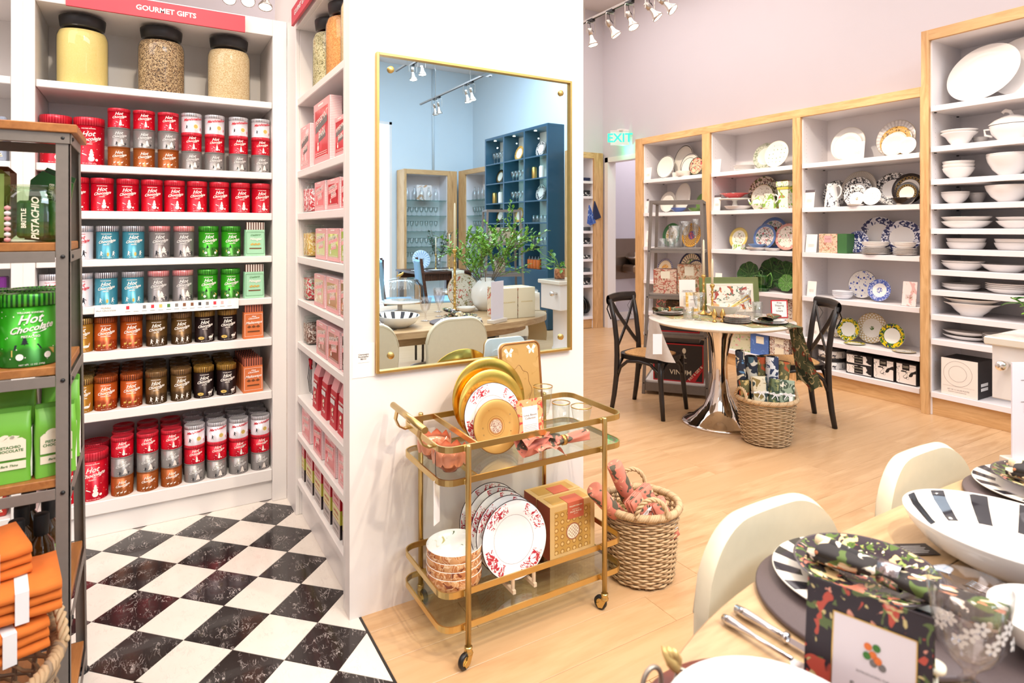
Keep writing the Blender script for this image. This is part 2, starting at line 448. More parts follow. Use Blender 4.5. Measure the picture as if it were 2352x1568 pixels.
# the wall that carries the mirror, and the side niche beside it
b = MB(); b.box((.638, YM, 0), (1.72, 2.31, ZC)); b.box((1.66, 2.31, 0), (1.72, 3.95, ZC)); b.box((1.12, 3.90, 0), (1.66, 3.95, ZC)); b.box((.66, 2.31, 2.575), (1.12, 3.95, ZC-.9))
struct(b.obj('wall_center', m_wall))
# ---------------------------------------------------------------- built-in shelving
GS = [2.0930, 1.716, 1.497, 1.2735, 1.051, .829, .545, .107]      # shelf undersides
GT = [2.128, 1.752, 1.536, 1.308, 1.086, .873, .589, .169]        # shelf tops
yG, yGb = 3.45, 3.87
def gourmet(x0, x1, sl, sr, label):
    t = thing('shelving_unit', label, 'shelves', (x0, yG, 0))
    W_ = x1-x0
    def pt(n, a, c, m=m_white, bev=.002): return MB().box(a, c, bev=bev).obj(n, m, t)
    pt('back_panel', (0, .42, 0), (W_, .44, 2.565)); pt('top_panel', (-sl, 0.02, 2.545), (W_+sr, .44, 2.565))
    pt('side_panel', (-.018, .02, 0), (0, .44, 2.55)); pt('side_panel', (W_, .02, 0), (W_+.018, .44, 2.55))
    pt('stile', (-sl, 0, 0), (0, .025, 2.565)); pt('stile', (W_, 0, 0), (W_+sr, .025, 2.565))
    pt('header', (0, 0, 2.478), (W_, .025, 2.565)); pt('header_soffit', (0, .025, 2.478), (W_, .42, 2.49))
    for i, (z0, z1) in enumerate(zip(GS, GT)):
        MB().box((.001, .012, z0), (W_-.001, .418, z1-.0008), bev=.003).obj('shelf', m_white, t)
    pt('toe_kick', (0, .03, 0), (W_, .05, .11))
    return t
gU = gourmet(-.441, .565, .0425, .073, 'white wall shelving full of hot chocolate tins under the red sign')
gourmet(-1.50, -.5262, .05, .0425, 'white wall shelving at the far left, behind the metal rack')
# side niche
SS = [2.073, 1.708, 1.496, 1.278, 1.063, .847, .574, .384, .150]
xs = .638
t = thing('shelving_unit', 'narrow white side shelving of pink boxes and jars, left of the mirror wall', 'shelves', (xs, 2.31, 0))
def pt(n, a, c, m=m_white, bev=.002): return MB().box(a, c, bev=bev).obj(n, m, t)
pt('back_panel', (.40, 0, 0), (.42, .91, 2.56)); pt('side_panel', (.02, .91, 0), (.42, .93, 2.56)); pt('side_panel', (.02, 0, 0), (.42, .012, 2.56))
pt('stile', (0, .91, 0), (.02, 1.138, 2.565)); pt('stile', (0, -.0, 0), (.02, .03, 2.565)); pt('header', (0, .03, 2.462), (.022, .91, 2.565))
pt('top_panel', (.022, .012, 2.462), (.42, .91, 2.475)); pt('toe_kick', (.031, .01, 0), (.05, .91, .15))
for z in SS: pt('shelf', (.008, .013, z), (.398, .909, z+.0352), bev=.003)
hb = MB()
for k in range(34):
    z = 2.40-k*.030
    if z > 1.75 and all(abs(z-s-.02) > .03 for s in SS):
        hb.add([(.09+.0032*math.cos(q*math.pi/4), .9085, z+.0032*math.sin(q*math.pi/4)) for q in range(8)], [tuple(range(8))])
o = hb.obj('peg_holes', m_dark, t); o['kind'] = 'stuff'
m_red = mat('sign_red', (222, 74, 88), .5, var=.02)
m_letter = mat('sign_white', (255, 240, 236), .6, var=0)
def sign(label, L, loc, rz, txt_x):
    s = thing('hanging_sign', label, 'sign', loc, rz)
    MB().box((0, -.012, 0), (L, 0, .084), bev=.001).obj('banner_board', m_red, s)
    b = MB(); put_text(b, 'GOURMET GIFTS', .034, txt_x, .042, bold=.0011, off=-.0128)
    b.obj('lettering', m_letter, s); return s
sign('long red sign board reading GOURMET GIFTS above the grain jars', .754, (-.327, 3.438, 2.469), 0, .40)
sign('red sign board on the side shelving, partly cut off above the orange jar', .76, (.626, 3.205, 2.469), -math.pi/2, .20)
# ---------------------------------------------------------------- oak framed display cabinets
def bracket(t, x, y, z):
    MB().box((x, y, z-.006), (x+.02, y+.012, z)).obj('shelf_pin', m_dark, t)
def oak_cab(label, xf, bays, stiles, ztop, rail, shelves, toe, depth=.44, t_=.043, back=m_white2):
    y0 = stiles[-1][0]; t = thing('display_cabinet', label, 'cabinet', (xf, y0, 0))
    def pt(n, a, c, m, bev=.0015): return MB().box((a[0], a[1]-y0, a[2]), (c[0], c[1]-y0, c[2]), bev=bev).obj(n, m, t)
    ya, yb = stiles[0][1], stiles[-1][0]
    for s0, s1 in stiles: pt('stile', (0, s0, 0), (.03, s1, ztop-rail if (s0, s1) not in (stiles[0], stiles[-1]) else ztop), m_oak)
    pt('top_rail', (0, stiles[-1][1], ztop-rail), (.03, stiles[0][0], ztop), m_oak_h); pt('top_panel', (.03, yb, ztop-.03), (depth, ya, ztop), m_oak_h)
    pt('outer_side', (.03, ya-.02, 0), (depth, ya, ztop-.03), m_oak); pt('outer_side', (.03, yb, 0), (depth, yb+.02, ztop-.03), m_oak)
    for bi, (b0, b1) in enumerate(bays):
        pt('back_panel', (depth-.02, b0, 0), (depth, b1, ztop-.03), back)
        pt('liner', (.03, b0-.004, 0), (depth-.02, b0+.010, ztop-.03), back); pt('liner', (.03, b1-.010, 0), (depth-.02, b1+.004, ztop-.03), back)
        pt('soffit', (.03, b0, ztop-rail+.0), (depth-.02, b1, ztop-rail+.012), back)
        pt('toe_kick', (.04, b0, 0), (.06, b1, toe), m_oak_h)
        for z in shelves:
            pt('shelf', (.012, b0+.0105, z), (depth-.0205, b1-.0105, z+t_-.0008), back)
            if z > 1.4:
                for yy_ in (b0+.011, b1-.023):
                    bracket(t, .06, yy_-y0, z); bracket(t, depth-.10, yy_-y0, z)
    return t
XC = 5.32
CB = [2.025, 1.61, 1.187, .773, .382, .123]
CT = [z+.043 for z in CB]
oak_cab('oak framed wall cabinet of three bays filled with patterned dinnerware', XC, [(4.796, 5.759), (3.676, 4.685), (2.545, 3.594)],
        [(5.759, 5.887), (4.685, 4.796), (3.594, 3.676), (2.502, 2.545)], 2.591, .078, CB, .123)
TB = [2.367, 2.05, 1.795, 1.603, 1.412, 1.254, 1.092, .935, .743, .552, .14]
TT = [z+.043 for z in TB]
oak_cab('tall oak framed wall cabinet of plain white serveware at right', 5.24, [(1.25, 2.444)], [(2.444, 2.499), (1.14, 1.25)], 3.007, .081, TB, .14, depth=.52)
hb = MB()
for (b0, b1), xf in (((4.796, 5.759), XC), ((3.676, 4.685), XC), ((2.545, 3.594), XC), ((1.25, 2.444), 5.24)):
    for k in range(60):
        z = .3+k*.036
        for xx in (.08, .33):
            hb.add([(xf+xx+.003*math.cos(q*math.pi/2), b1-.0112, z+.003*math.sin(q*math.pi/2)) for q in range(4)], [(0, 1, 2, 3)])
            if xf == XC: continue
o = hb.obj('trim_2', mat('peg_hole_grey', (150, 140, 146), .9)); struct(o)
# narrow cabinet left of the doorway
LCZ = [2.115, 1.894, 1.387, 1.194, .978, .786, .597, .135]
lc = oak_cab('narrow oak framed cabinet of folded blue and black linens beside the doorway', 0, [(.17, 1.5)], [(1.5, 1.6), (0, .17)], 2.57, .085, LCZ, .135, depth=.40, t_=.038)
lc.location = (5.775, 7.085, 0); lc.rotation_euler = (0, 0, math.pi/2)
# ================================================================ GOURMET GOODS
def tinbody(name, c, c2=None, metal=.45, dots=(255, 240, 235)):
    if name in MATS: return MATS[name]
    n = N(name); co = n.coord('Object', scale=62); vo = n.node('ShaderNodeTexVoronoi', i_Vector=co, i_Scale=1.0, i_Randomness=1.0).outputs[0]
    f = n.math('LESS_THAN', vo, .10)
    base = lin(c)
    if c2:
        z = n.node('ShaderNodeSeparateXYZ', i_0=n.coord()).outputs[2]
        base = n.mix(n.step(n.math('ADD', z, n.math('MULTIPLY', n.noise(n.coord(), 40, 1), .02)), .062, .054), lin(c), lin(c2))
    n.col(n.mix(n.math('MULTIPLY', f, .8), base, lin(dots))); MATS[name] = n.set(.30, metal); return n.m
def tinlid(name, a, c, num=36, metal=.3):
    if name in MATS: return MATS[name]
    n = N(name); sp = n.node('ShaderNodeSeparateXYZ', i_0=n.coord()).outputs
    ang = n.math('ARCTAN2', sp[1], sp[0]); f = n.math('GREATER_THAN', n.math('SINE', n.math('MULTIPLY', ang, num)), .0)
    n.col(n.mix(f, lin(a), lin(c))); MATS[name] = n.set(.30, metal); return n.m
INK = {k: mat('ink_'+k, c, .5, var=0) for k, c in dict(white=(255, 246, 238), red=(205, 24, 48), silver=(226, 224, 222), gold=(216, 184, 96), dark=(34, 38, 48),
       brown=(120, 70, 36), green=(60, 120, 44), black=(20, 18, 20), grey=(120, 114, 112), pink=(246, 170, 170), orange=(228, 118, 50), cream=(250, 240, 214)).items()}
def snowman(b, x, z, s, r, m):
    for dz, q in ((0, .30), (.42, .23), (.72, .16)): put_disc(b, x, z+dz*s, q*s, q*s, m, r)
    put_poly(b, [(x-.12*s, z+.86*s), (x+.12*s, z+.86*s), (x+.07*s, z+1.03*s), (x-.07*s, z+1.03*s)], m, r)
    put_disc(b, x+.50*s, z-.12*s, .14*s, .14*s, m, r); put_poly(b, [(x-.9*s, z+.5*s), (x-.45*s, z+.32*s), (x-.42*s, z+.38*s), (x-.85*s, z+.62*s)], m, r)
def figure(b, x, z, s, r, m, hat=None):
    put_disc(b, x, z+.78*s, .10*s, .10*s, m, r); put_poly(b, [(x-.14*s, z+.25*s), (x+.14*s, z+.25*s), (x+.09*s, z+.68*s), (x-.09*s, z+.68*s)], m, r)
    put_poly(b, [(x-.12*s, z+.25*s), (x-.04*s, z+.25*s), (x-.16*s, z), (x-.22*s, z+.02*s)], m, r); put_poly(b, [(x+.02*s, z+.25*s), (x+.12*s, z+.25*s), (x+.2*s, z), (x+.13*s, z)], m, r)
    put_poly(b, [(x+.08*s, z+.62*s), (x+.34*s, z+.46*s), (x+.34*s, z+.53*s), (x+.1*s, z+.7*s)], m, r)
def firtree(b, x, z, s, r, m):
    for k in range(3):
        w = (.36-.08*k)*s; zz = z+(.12+.24*k)*s; put_poly(b, [(x-w, zz), (x+w, zz), (x, zz+.40*s)], m, r)
    put_poly(b, [(x-.04*s, z), (x+.04*s, z), (x+.04*s, z+.12*s), (x-.04*s, z+.12*s)], m, r)
def script_logo(b, r, zc, s, m, sub=None, subm=None, brand=True, bz=None, x=0):
    s *= .82; x -= .003*s
    put_text(b, 'Hot', .030*s, x-.002*s, zc+.017*s, m, .35, .0006*s, cyl=r, slope=.10)
    put_text(b, 'Chocolate', .0215*s, x+.002*s, zc-.005*s, m, .35, .0006*s, cyl=r, slope=.16)
    put_poly(b, [(x+.002*s, zc-.0165*s), (x+.034*s, zc-.008*s), (x+.030*s, zc-.0125*s), (x+.006*s, zc-.0185*s)], m, r)
    if sub: put_text(b, sub, .0075*s, x, zc-.025*s, subm if subm is not None else m, 0, .0002, cyl=r)
    if brand: put_text(b, 'WILLIAMS SONOMA', .0058*s, x, bz if bz else zc+.040*s, subm if subm is not None else m, 0, .00015, cyl=r)
TINS = dict(  # body, body2, lid a, lid b, ink, subtitle, picture, pictink
 classic=((200, 14, 40), None, (196, 18, 44), (224, 60, 76), 'white', 'CLASSIC', 'snowman', 'white'),
 vanilla=((240, 232, 238), None, (244, 238, 240), (128, 128, 144), 'red', 'VANILLA', 'skater', 'dark'),
 smores=((66, 140, 160), None, (232, 228, 232), (38, 32, 54), 'white', "S'MORES", 'camp', 'white'),
 peppermint=((126, 122, 122), None, (196, 60, 70), (226, 190, 190), 'silver', 'PEPPERMINT', 'tree', 'white'),
 pistachio=((52, 158, 28), (44, 110, 28), (84, 190, 52), (18, 84, 30), 'white', 'PISTACHIO', 'car', 'brown'),
 salted=((172, 122, 40), None, (206, 170, 96), (70, 44, 26), 'white', 'SALTED CARAMEL', 'horse', 'white'),
 double=((186, 84, 28), (150, 60, 20), (190, 92, 36), (86, 38, 22), 'white', 'DOUBLE DARK', 'deer', 'gold'),
 malted=((100, 72, 36), (70, 50, 26), (150, 112, 66), (74, 52, 34), 'white', 'MALTED', 'group', 'white'),
 mocha=((38, 24, 24), None, (196, 150, 62), (60, 36, 20), 'white', 'MOCHA', 'sleigh', 'white'))
def picture(b, kind, r, m, s=1.0):
    if kind == 'snowman': snowman(b, .006*s, .022*s, .032*s, r, m)
    elif kind == 'skater': figure(b, .012*s, .012*s, .036*s, r, m); figure(b, -.034*s, .012*s, .018*s, r, m); put_poly(b, [(-.04*s, .010*s), (.04*s, .010*s), (.04*s, .011*s), (-.04*s, .011*s)], m, r)
    elif kind == 'camp':
        figure(b, -.024*s, .014*s, .026*s, r, m); figure(b, .026*s, .014*s, .026*s, r, m); put_disc(b, .004*s, .022*s, .005*s, .010*s, 2, r)
    elif kind == 'tree': firtree(b, .014*s, .010*s, .048*s, r, m); figure(b, -.018*s, .010*s, .030*s, r, 3); figure(b, .036*s, .01*s, .024*s, r, 3)
    elif kind == 'car':
        put_poly(b, [(-.034*s, .022*s), (.040*s, .022*s), (.040*s, .033*s), (.030*s, .035*s), (-.034*s, .035*s)], 2, r)
        put_poly(b, [(-.030*s, .035*s), (.016*s, .035*s), (.010*s, .045*s), (-.028*s, .045*s)], 3, r); firtree(b, -.012*s, .044*s, .018*s, r, 3)
        for q in (-.020, .026): put_disc(b, q*s, .021*s, .0065*s, .0065*s, 1, r, off=-.0009)
    elif kind == 'horse': figure(b, -.02*s, .012*s, .026*s, r, 3); put_disc(b, .02*s, .026*s, .014*s, .006*s, m, r); put_poly(b, [(.03*s, .03*s), (.038*s, .044*s), (.034*s, .028*s)], m, r)
    elif kind == 'deer':
        for q in (-.03, -.008, .014): put_disc(b, q*s, .026*s, .007*s, .004*s, m, r); put_poly(b, [((q-.005)*s, .024*s), ((q-.003)*s, .024*s), ((q-.004)*s, .012*s)], m, r); put_poly(b, [((q+.004)*s, .028*s), ((q+.008)*s, .04*s), ((q+.007)*s, .028*s)], m, r)
        put_poly(b, [(-.045*s, .009*s), (.045*s, .013*s), (.045*s, .015*s), (-.045*s, .011*s)], 1, r)
    elif kind == 'group':
        for q in (-.024, 0, .024): figure(b, q*s, .012*s, .028*s, r, m)
    elif kind == 'sleigh':
        put_disc(b, -.02*s, .022*s, .015*s, .008*s, 2, r); put_disc(b, .026*s, .026*s, .012*s, .006*s, m, r)
        for q in (.018, .024, .032): put_poly(b, [(q*s, .024*s), ((q+.002)*s, .024*s), ((q+.003)*s, .010*s), ((q+.001)*s, .010*s)], m, r)
        put_poly(b, [(.034*s, .03*s), (.040*s, .040*s), (.042*s, .036*s), (.038*s, .026*s)], m, r)
def make_tin(kind, r, h, s=1.0, nm='chocolate_tin'):
    bc, bc2, la, lb, ink, sub, pic, pink = TINS[kind]
    t = thing(nm, kind, 'tin')
    lh = h*.17
    MB().lathe([(0, 0), (r-.001, 0), (r, .0015), (r, .003), (r-.0008, .0045), (r-.0008, h-lh), (0, h-lh)], 32).obj('body', tinbody('tin_'+kind, bc, bc2), t)
    MB().lathe([(r-.0008, h-lh), (r+.0008, h-lh), (r+.0008, h-.002), (r-.001, h), (r-.005, h), (r-.007, h-.003), (r*.45, h-.003), (r*.42, h-.001), (r*.38, h-.001), (r*.35, h-.004), (0, h-.004)], 40).obj('lid', tinlid('tin_lid_'+kind, la, lb), t)
    b = MB(); mats = [INK[ink], INK['white'], INK['gold'] if kind != 'sleigh' else INK['green'], INK['dark'], INK[pink]]
    script_logo(b, r, h*.56, s, 0, sub, 0, bz=h-lh-.012*s)
    b.obj('lettering', mats, t)
    b = MB(); picture(b, pic, r, 4, s); put_text(b, 'NET WT. 12 OZ. (340g)', .0042*s, 0, .0065, 0, 0, 0, cyl=r); b.obj('picture', mats, t)
    return t
TR, THh = .0470, .157
index_kids()
PROTO = {k: make_tin(k, TR, THh) for k in TINS}
BIG = make_tin('classic', .062, .225, 1.34)
# short tins of the towers
def make_short(kind, r, h, pic='tree'):
    cols = dict(red=((200, 14, 40), 'white', 'snowman'), silver=((140, 136, 134), 'silver', 'tree'), copper=((158, 84, 34), 'white', 'deer'), marsh=((238, 230, 236), 'red', 'skater'))
    c, ink, pic = cols[kind]; t = thing('chocolate_tin' if kind != 'marsh' else 'marshmallow_tin', kind, 'tin'); top = kind in ('red', 'marsh'); lh = .018 if top else .004
    MB().lathe([(0, 0), (r-.001, 0), (r, .0015), (r-.0006, .003), (r-.0006, h-lh), (0, h-lh)], 32).obj('body', tinbody('short_'+kind, c), t)
    lm = {'red': ((196, 18, 44), (224, 60, 76)), 'marsh': ((244, 240, 242), (130, 130, 142)), 'silver': ((140, 136, 134), (150, 146, 144)), 'copper': ((158, 84, 34), (150, 80, 34))}[kind]
    MB().lathe([(r-.0006, h-lh), (r+.0004, h-lh), (r+.0004, h-.0015), (r-.001, h), (r-.005, h), (r-.006, h-.002), (r*.4, h-.002), (r*.36, h-.0035), (0, h-.0035)], 36).obj('lid', tinlid('short_lid_'+kind, *lm), t)
    b = MB(); mats = [INK[ink], INK['white'], INK['gold'], INK['dark'], INK['white']]
    if kind == 'marsh':
        put_text(b, 'Marshmallow', .017, .002, h*.68, 0, .35, .0005, cyl=r, slope=.14); put_disc(b, .014, h*.32, .014, .014, 1, r, n=16); put_disc(b, .014, h*.32, .010, .010, 2, r, off=-.0009, n=16); figure(b, -.028, .016, .024, r, 3); figure(b, .040, .012, .018, r, 0)
        b.obj('lettering', mats, t)
    else:
        script_logo(b, r, h*.58, .82, 0, None, None, brand=False); b.obj('lettering', mats, t); b = MB(); picture(b, pic, r, 4, .68); b.obj('picture', mats, t)
    return t
SH = .0925
PS = {k: make_short(k, .0470, SH if k != 'marsh' else .099) for k in ('red', 'silver', 'copper', 'marsh')}
index_kids()
yT = 3.523
SHN = ['first', 'second', 'third', 'fourth', 'fifth', 'sixth', 'seventh', 'eighth']
used_proto = set()
def use(proto, loc, label, rz=None):
    rz = math.radians(random.uniform(-1, 6)) if rz is None else rz     # faces turned a touch to the right
    if proto.name in used_proto: return dup(proto, loc, rz, label)
    used_proto.add(proto.name); proto.location = loc; proto.rotation_euler = (0, 0, rz); proto['label'] = label; return proto
def lz(px, y=yT): return min(max(P(px, 500, y=y).x, -.375 if y > 3.54 else -.39), .516)
PN = dict(classic='red snowman', vanilla='white striped-lid', smores='teal blue', peppermint='silver-grey red-lidded', pistachio='bright green', salted='golden', double='copper orange', malted='brown', mocha='black gold-lidded')
# second shelf: two big tins, then towers
for i, px in enumerate((124, 205)):
    use(BIG, (lz(px, 3.545), 3.545, GT[1]), ('leftmost' if i == 0 else 'second')+' big red snowman cocoa tin on the shelf just below the grain jars')
SHW = ['red', 'silver', 'copper']
def tower(px, z, n, kinds, where, row=0, y=None):
    y = (yT if y is None else y)+row*.099; zz = z; x = lz(px)+0.0
    for lv, k in enumerate(reversed(kinds)):
        h = .099 if k == 'marsh' else SH
        if k == 'marsh': h = .099
        pos = ['bottom', 'middle', 'top'][lv]
        nm = dict(red='red', silver='silver-grey', copper='copper', marsh='white marshmallow')[k]
        use(PS[k], (x, y, zz), '%s %s tin, %s of tower %s' % ('small', nm, pos, where), math.radians(4))
        zz += h+.0003
tc = ((273.5, 'one'), (331, 'two'), (386.5, 'three')); tm = ((440, 'four'), (493, 'five'), (547.5, 'six'), (598.5, 'seven'))
for px, nme in tc: tower(px, GT[1], 3, ['red', 'silver', 'copper'], '%s from left below the grain jars' % nme)
for px, nme in tm: tower(px, GT[1], 3, ['marsh', 'red', 'silver'], '%s from left below the grain jars' % nme)
# third shelf: row of red
for i, px in enumerate((120, 178, 235, 293.5, 349, 401, 452.5, 503.5, 552.5, 600.5)):
    use(PROTO['classic'], (lz(px), yT, GT[2]), 'red snowman cocoa tin, %s from right in the all-red row' % ORD[10-i])
rows = {3: ((('vanilla', 128), ('vanilla', 187), ('smores', 247), ('smores', 306.5), ('peppermint', 366.5), ('peppermint', 422.5), ('pistachio', 479), ('pistachio', 530.5)), 'upper mixed row'),
        4: ((('vanilla', 110), ('vanilla', 186), ('smores', 244), ('smores', 305), ('peppermint', 364), ('peppermint', 420), ('pistachio', 477), ('pistachio', 529)), 'lower mixed row above the price strip'),
        5: ((('salted', 131), ('salted', 187), ('double', 243), ('double', 302), ('malted', 360), ('malted', 417), ('mocha', 470), ('mocha', 522)), 'row just below the price strip'),
        6: ((('salted', 131), ('salted', 187), ('double', 243), ('double', 302), ('malted', 359), ('malted', 416), ('mocha', 468), ('mocha', 520)), 'deep row second shelf from the bottom')}
for k, (lst, nm) in rows.items():
    for i, (kd, px) in enumerate(lst):
        lr = 'left' if i % 2 == 0 else 'right'
        use(PROTO[kd], (lz(px), yT, GT[k]), '%s one of two %s cocoa tins, %s' % (lr, PN[kd], nm))
        if k == 6:
            for d in (1, 2, 3):
                use(PROTO[kd], (lz(px), yT+d*.0965, GT[k]), '%s cocoa tin hidden %s behind the %s front one, second shelf from the bottom' % (PN[kd], ['', 'directly', 'second', 'third'][d], lr))
# bottom shelf
for i, px in enumerate((146, 214)):
    for d in (0, 1):
        use(BIG, (lz(px, 3.545), 3.545+d*.14, GT[7]), ('big red snowman cocoa tin on the bottom shelf, ' if not d else 'big red cocoa tin behind, on the bottom shelf, ')+('beside the towers' if i else 'partly hidden by the rack post'))
for px, nme in ((281, 'one'), (339, 'two'), (394, 'three')):
    tower(px, GT[7], 3, ['red', 'silver', 'copper'], '%s from left, bottom shelf front' % nme)
    for d in (1, 2): tower(px, GT[7], 3, ['red', 'silver', 'copper'], '%s, row %s, bottom shelf' % (nme, ['', 'behind', 'at back'][d]), row=d)
for px, nme in ((447, 'four'), (498, 'five'), (548, 'six'), (597.5, 'seven')):
    tower(px, GT[7], 3, ['marsh', 'red', 'silver'], '%s from left, bottom shelf front' % nme)
    for d in (1, 2): tower(px, GT[7], 3, ['marsh', 'red', 'silver'], '%s, row %s, bottom shelf' % (nme, ['', 'behind', 'at back'][d]), row=d)
# gable-topped treat boxes at the right end of four shelves
def stripes(name, a, c, scale, axis=0, rough=.5, duty=.0, metal=0.0):
    if name in MATS: return MATS[name]
    n = N(name); sp = n.node('ShaderNodeSeparateXYZ', i_0=n.coord()).outputs
    n.col(n.mix(n.math('GREATER_THAN', n.math('SINE', n.math('MULTIPLY', sp[axis], scale)), duty), lin(a), lin(c))); MATS[name] = n.set(rough, metal); return n.m
def treat_box(nm, base, sa, sb, ink, word, w=.098, d=.05, h=.178):
    t = thing('treat_box', nm, 'box'); hb = h*.78
    MB().add([(-w/2, 0, 0), (w/2, 0, 0), (w/2, d, 0), (-w/2, d, 0), (-w/2+.002, .004, hb), (w/2-.002, .004, hb), (w/2-.002, d-.004, hb), (-w/2+.002, d-.004, hb)],
             [(3, 2, 1, 0), (0, 1, 5, 4), (1, 2, 6, 5), (2, 3, 7, 6), (3, 0, 4, 7), (4, 5, 6, 7)]).obj('body', mat('card_'+nm, base, .6, var=.02), t)
    MB().box((-w/2+.004, .003, hb), (w/2-.004, .014, h)).box((-w/2+.004, .014, hb), (w/2-.004, d-.006, hb+.001)).obj('striped_flap', stripes('flap_'+nm, sa, sb, 520), t)
    b = MB(); mats = [INK[ink], INK['brown'], INK['gold'], INK['white']]
    if word == 'Meltaways':
        put_text(b, 'Hot', .013, 0, hb*.83, 0, .35, .0004); put_text(b, 'Chocolate', .013, 0, hb*.76, 0, .35, .0004, slope=.08)
        put_text(b, word, .019, 0, hb*.60, 0, .35, .0005, slope=.05)
        for q in (-.022, 0, .022): put_poly(b, [(q-.011, hb*.44), (q, hb*.40), (q+.011, hb*.44), (q, hb*.50)], 1)
        put_poly(b, [(-.03, hb*.24), (.03, hb*.24), (.03, hb*.29), (-.03, hb*.29)], 1)
    else:
        put_text(b, 'Cranberry', .012, 0, hb*.80, 0, .35, .0002, slope=.08); put_text(b, 'Nougat', .019, 0, hb*.65, 3, .35, .0005)
        for q in (-.016, 0, .016): put_poly(b, [(q-.011, hb*.44), (q-.003, hb*.40), (q+.011, hb*.45), (q+.002, hb*.50)], 2)
        put_poly(b, [(-.03, hb*.27), (.03, hb*.27), (.03, hb*.31), (-.03, hb*.31)], 1)
    b.obj('print', mats, t)
    b = MB()
    for z0 in (.012, hb-.012): b.box((-w/2+.006, -.0006, z0), (w/2-.006, .0005, z0+.0012))
    for q in (-1, 1): b.box((q*(w/2-.006)-.0006, -.0006, .012), (q*(w/2-.006)+.0006, .0005, hb-.011))
    b.obj('border', INK[ink], t)
    return t
mb1 = treat_box('mint', (172, 226, 190), (232, 224, 216), (92, 58, 44), 'green', 'Nougat')
mb2 = treat_box('orange', (226, 124, 68), (192, 104, 76), (96, 46, 36), 'white', 'Meltaways')
index_kids()
use(mb1, (lz(587, 3.47), 3.475, GT[3]), 'mint green treat box with striped top, end of the upper mixed row', .06)
use(mb1, (lz(585, 3.47), 3.475, GT[4]), 'mint green treat box with striped top, end of the lower mixed row', .06)
use(mb2, (lz(583, 3.47), 3.475, GT[5]), 'single orange treat box at the end of the row below the price strip', .06)
for d in range(6):
    use(mb2, (lz(582, 3.47)-.003*d, 3.475+.053*d, GT[6]), 'orange treat box %s in the deep file, second shelf from the bottom' % (['in front']+['second', 'third', 'fourth', 'fifth', 'sixth'])[d], .06)
# price strip
t = thing('price_strip', 'long white paper strip of tiny tin pictures taped to the shelf edge', 'sign', (lz(217, 3.45), 3.452, 1.040))
Lp = lz(548, 3.45)-lz(217, 3.45)
MB().add([(0, -.006, 0), (Lp, -.006, 0), (Lp, .004, .052), (0, .004, .052)], [(0, 1, 2, 3)]).add([(0, -.0055, 0), (Lp, -.0055, 0), (Lp, .0045, .052), (0, .0045, .052)], [(3, 2, 1, 0)]).obj('paper', mat('paper', (248, 244, 236), .7, var=.01), t)
b = MB(); ks = ['red', 'silver', 'grey', 'red', 'gold', 'green', 'orange', 'brown', 'brown', 'dark', 'grey', 'red', 'pink', 'silver']
for i, k in enumerate(ks):
    x = .125+i*(Lp-.14)/14
    b.add([(x+a, -.0068+c/.052*.010, c) for a, c in ((0, .026), (.013, .026), (.013, .042), (0, .042))], [(0, 1, 2, 3)], i)
    b.add([(x-.004+a, -.0066+c/.052*.010, c) for a, c in ((0, .014), (.021, .014), (.021, .016), (0, .016))], [(0, 1, 2, 3)], 6)
st = len(b.v); put_text(b, 'Holiday\nHot Chocolate', .013, .045, .032, 6); b.xf(Matrix.Translation((0, -.0022, 0)), st)
b.obj('print', [INK[k] for k in ks[:6]]+[INK['grey']]+[INK[k] for k in ks[7:]], t)['kind'] = 'stuff'
# goods on the neighbouring unit, cut by the left edge of the view
for zz, w_, h_, c_, lb in ((GT[0]-.376-.0, .10, .20, (170, 180, 200), 'silver foil gift bag at the far left edge, behind the rack'), (GT[4], .10, .15, (134, 58, 150), 'purple printed tin at the far left edge, behind the rack'), (GT[3], .10, .12, (222, 160, 60), 'amber printed box at the far left edge, behind the rack'), (GT[7], .10, .20, (196, 60, 50), 'red and yellow striped box at the bottom far left')):
    x_ = -.60; t = thing('gift_box', lb, 'box', (x_, 3.50, zz+.0008)); MB().box((-w_/2, 0, 0), (w_/2, .08, h_), bev=.006).obj('box_body', mat('lg_%d' % c_[0], c_, .3, .3), t)
    MB().box((-w_/2+.012, -.001, .02), (w_/2-.012, .0005, h_*.55)).obj('front_print', flor('lgp_%d' % c_[0], c_, [((246, 230, 200), 30, .52, 2), ((60, 40, 60), 34, .62, 3)], .4), t)
# grain jars
def grain(name, a, c, scale, d=None):
    if name in MATS: return MATS[name]
    n = N(name); v = n.node('ShaderNodeTexVoronoi', i_Vector=n.coord(), i_Scale=float(scale), i_Randomness=1.0)
    sp = n.node('ShaderNodeSeparateXYZ', i_0=v.outputs[1]).outputs
    c1 = n.mix(n.step(sp[0], .2, .8), lin(a), lin(c))
    if d: c1 = n.mix(n.math('GREATER_THAN', sp[1], .86), c1, lin(d))
    n.col(c1); MATS[name] = n.set(.7); return n.m
m_clear = glass('clear_glass', (250, 253, 252), alpha=.90)
def grain_jar(label, m, loc, r=.105, h=.345, fill=.80):
    t = thing('grain_jar', label, 'jar', loc)
    MB().lathe([(0, .004), (r*.9, .004), (r*.965, .012), (r*.97, h*.60), (r*.96, h*.70), (r*.88, h*.77), (r*.5, h*fill), (0, h*fill)], 36).obj('grain', m, t)
    MB().lathe([(0, 0), (r*.92, 0), (r, .014), (r, h*.66), (r*.975, h*.73), (r*.84, h*.80), (r*.80, h*.84), (r*.82, h*.86)], 36).obj('glass_jar', m_clear, t)
    MB().lathe([(r*.70, h*.82), (r*.86, h*.84), (r*.90, h*.93), (r*.90, h*.965), (r*.84, h*.975), (r*.3, h*.98), (r*.24, h*.99), (r*.22, h), (0, h)], 36).obj('lid', mat('jar_lid', (38, 38, 42), .45), t)
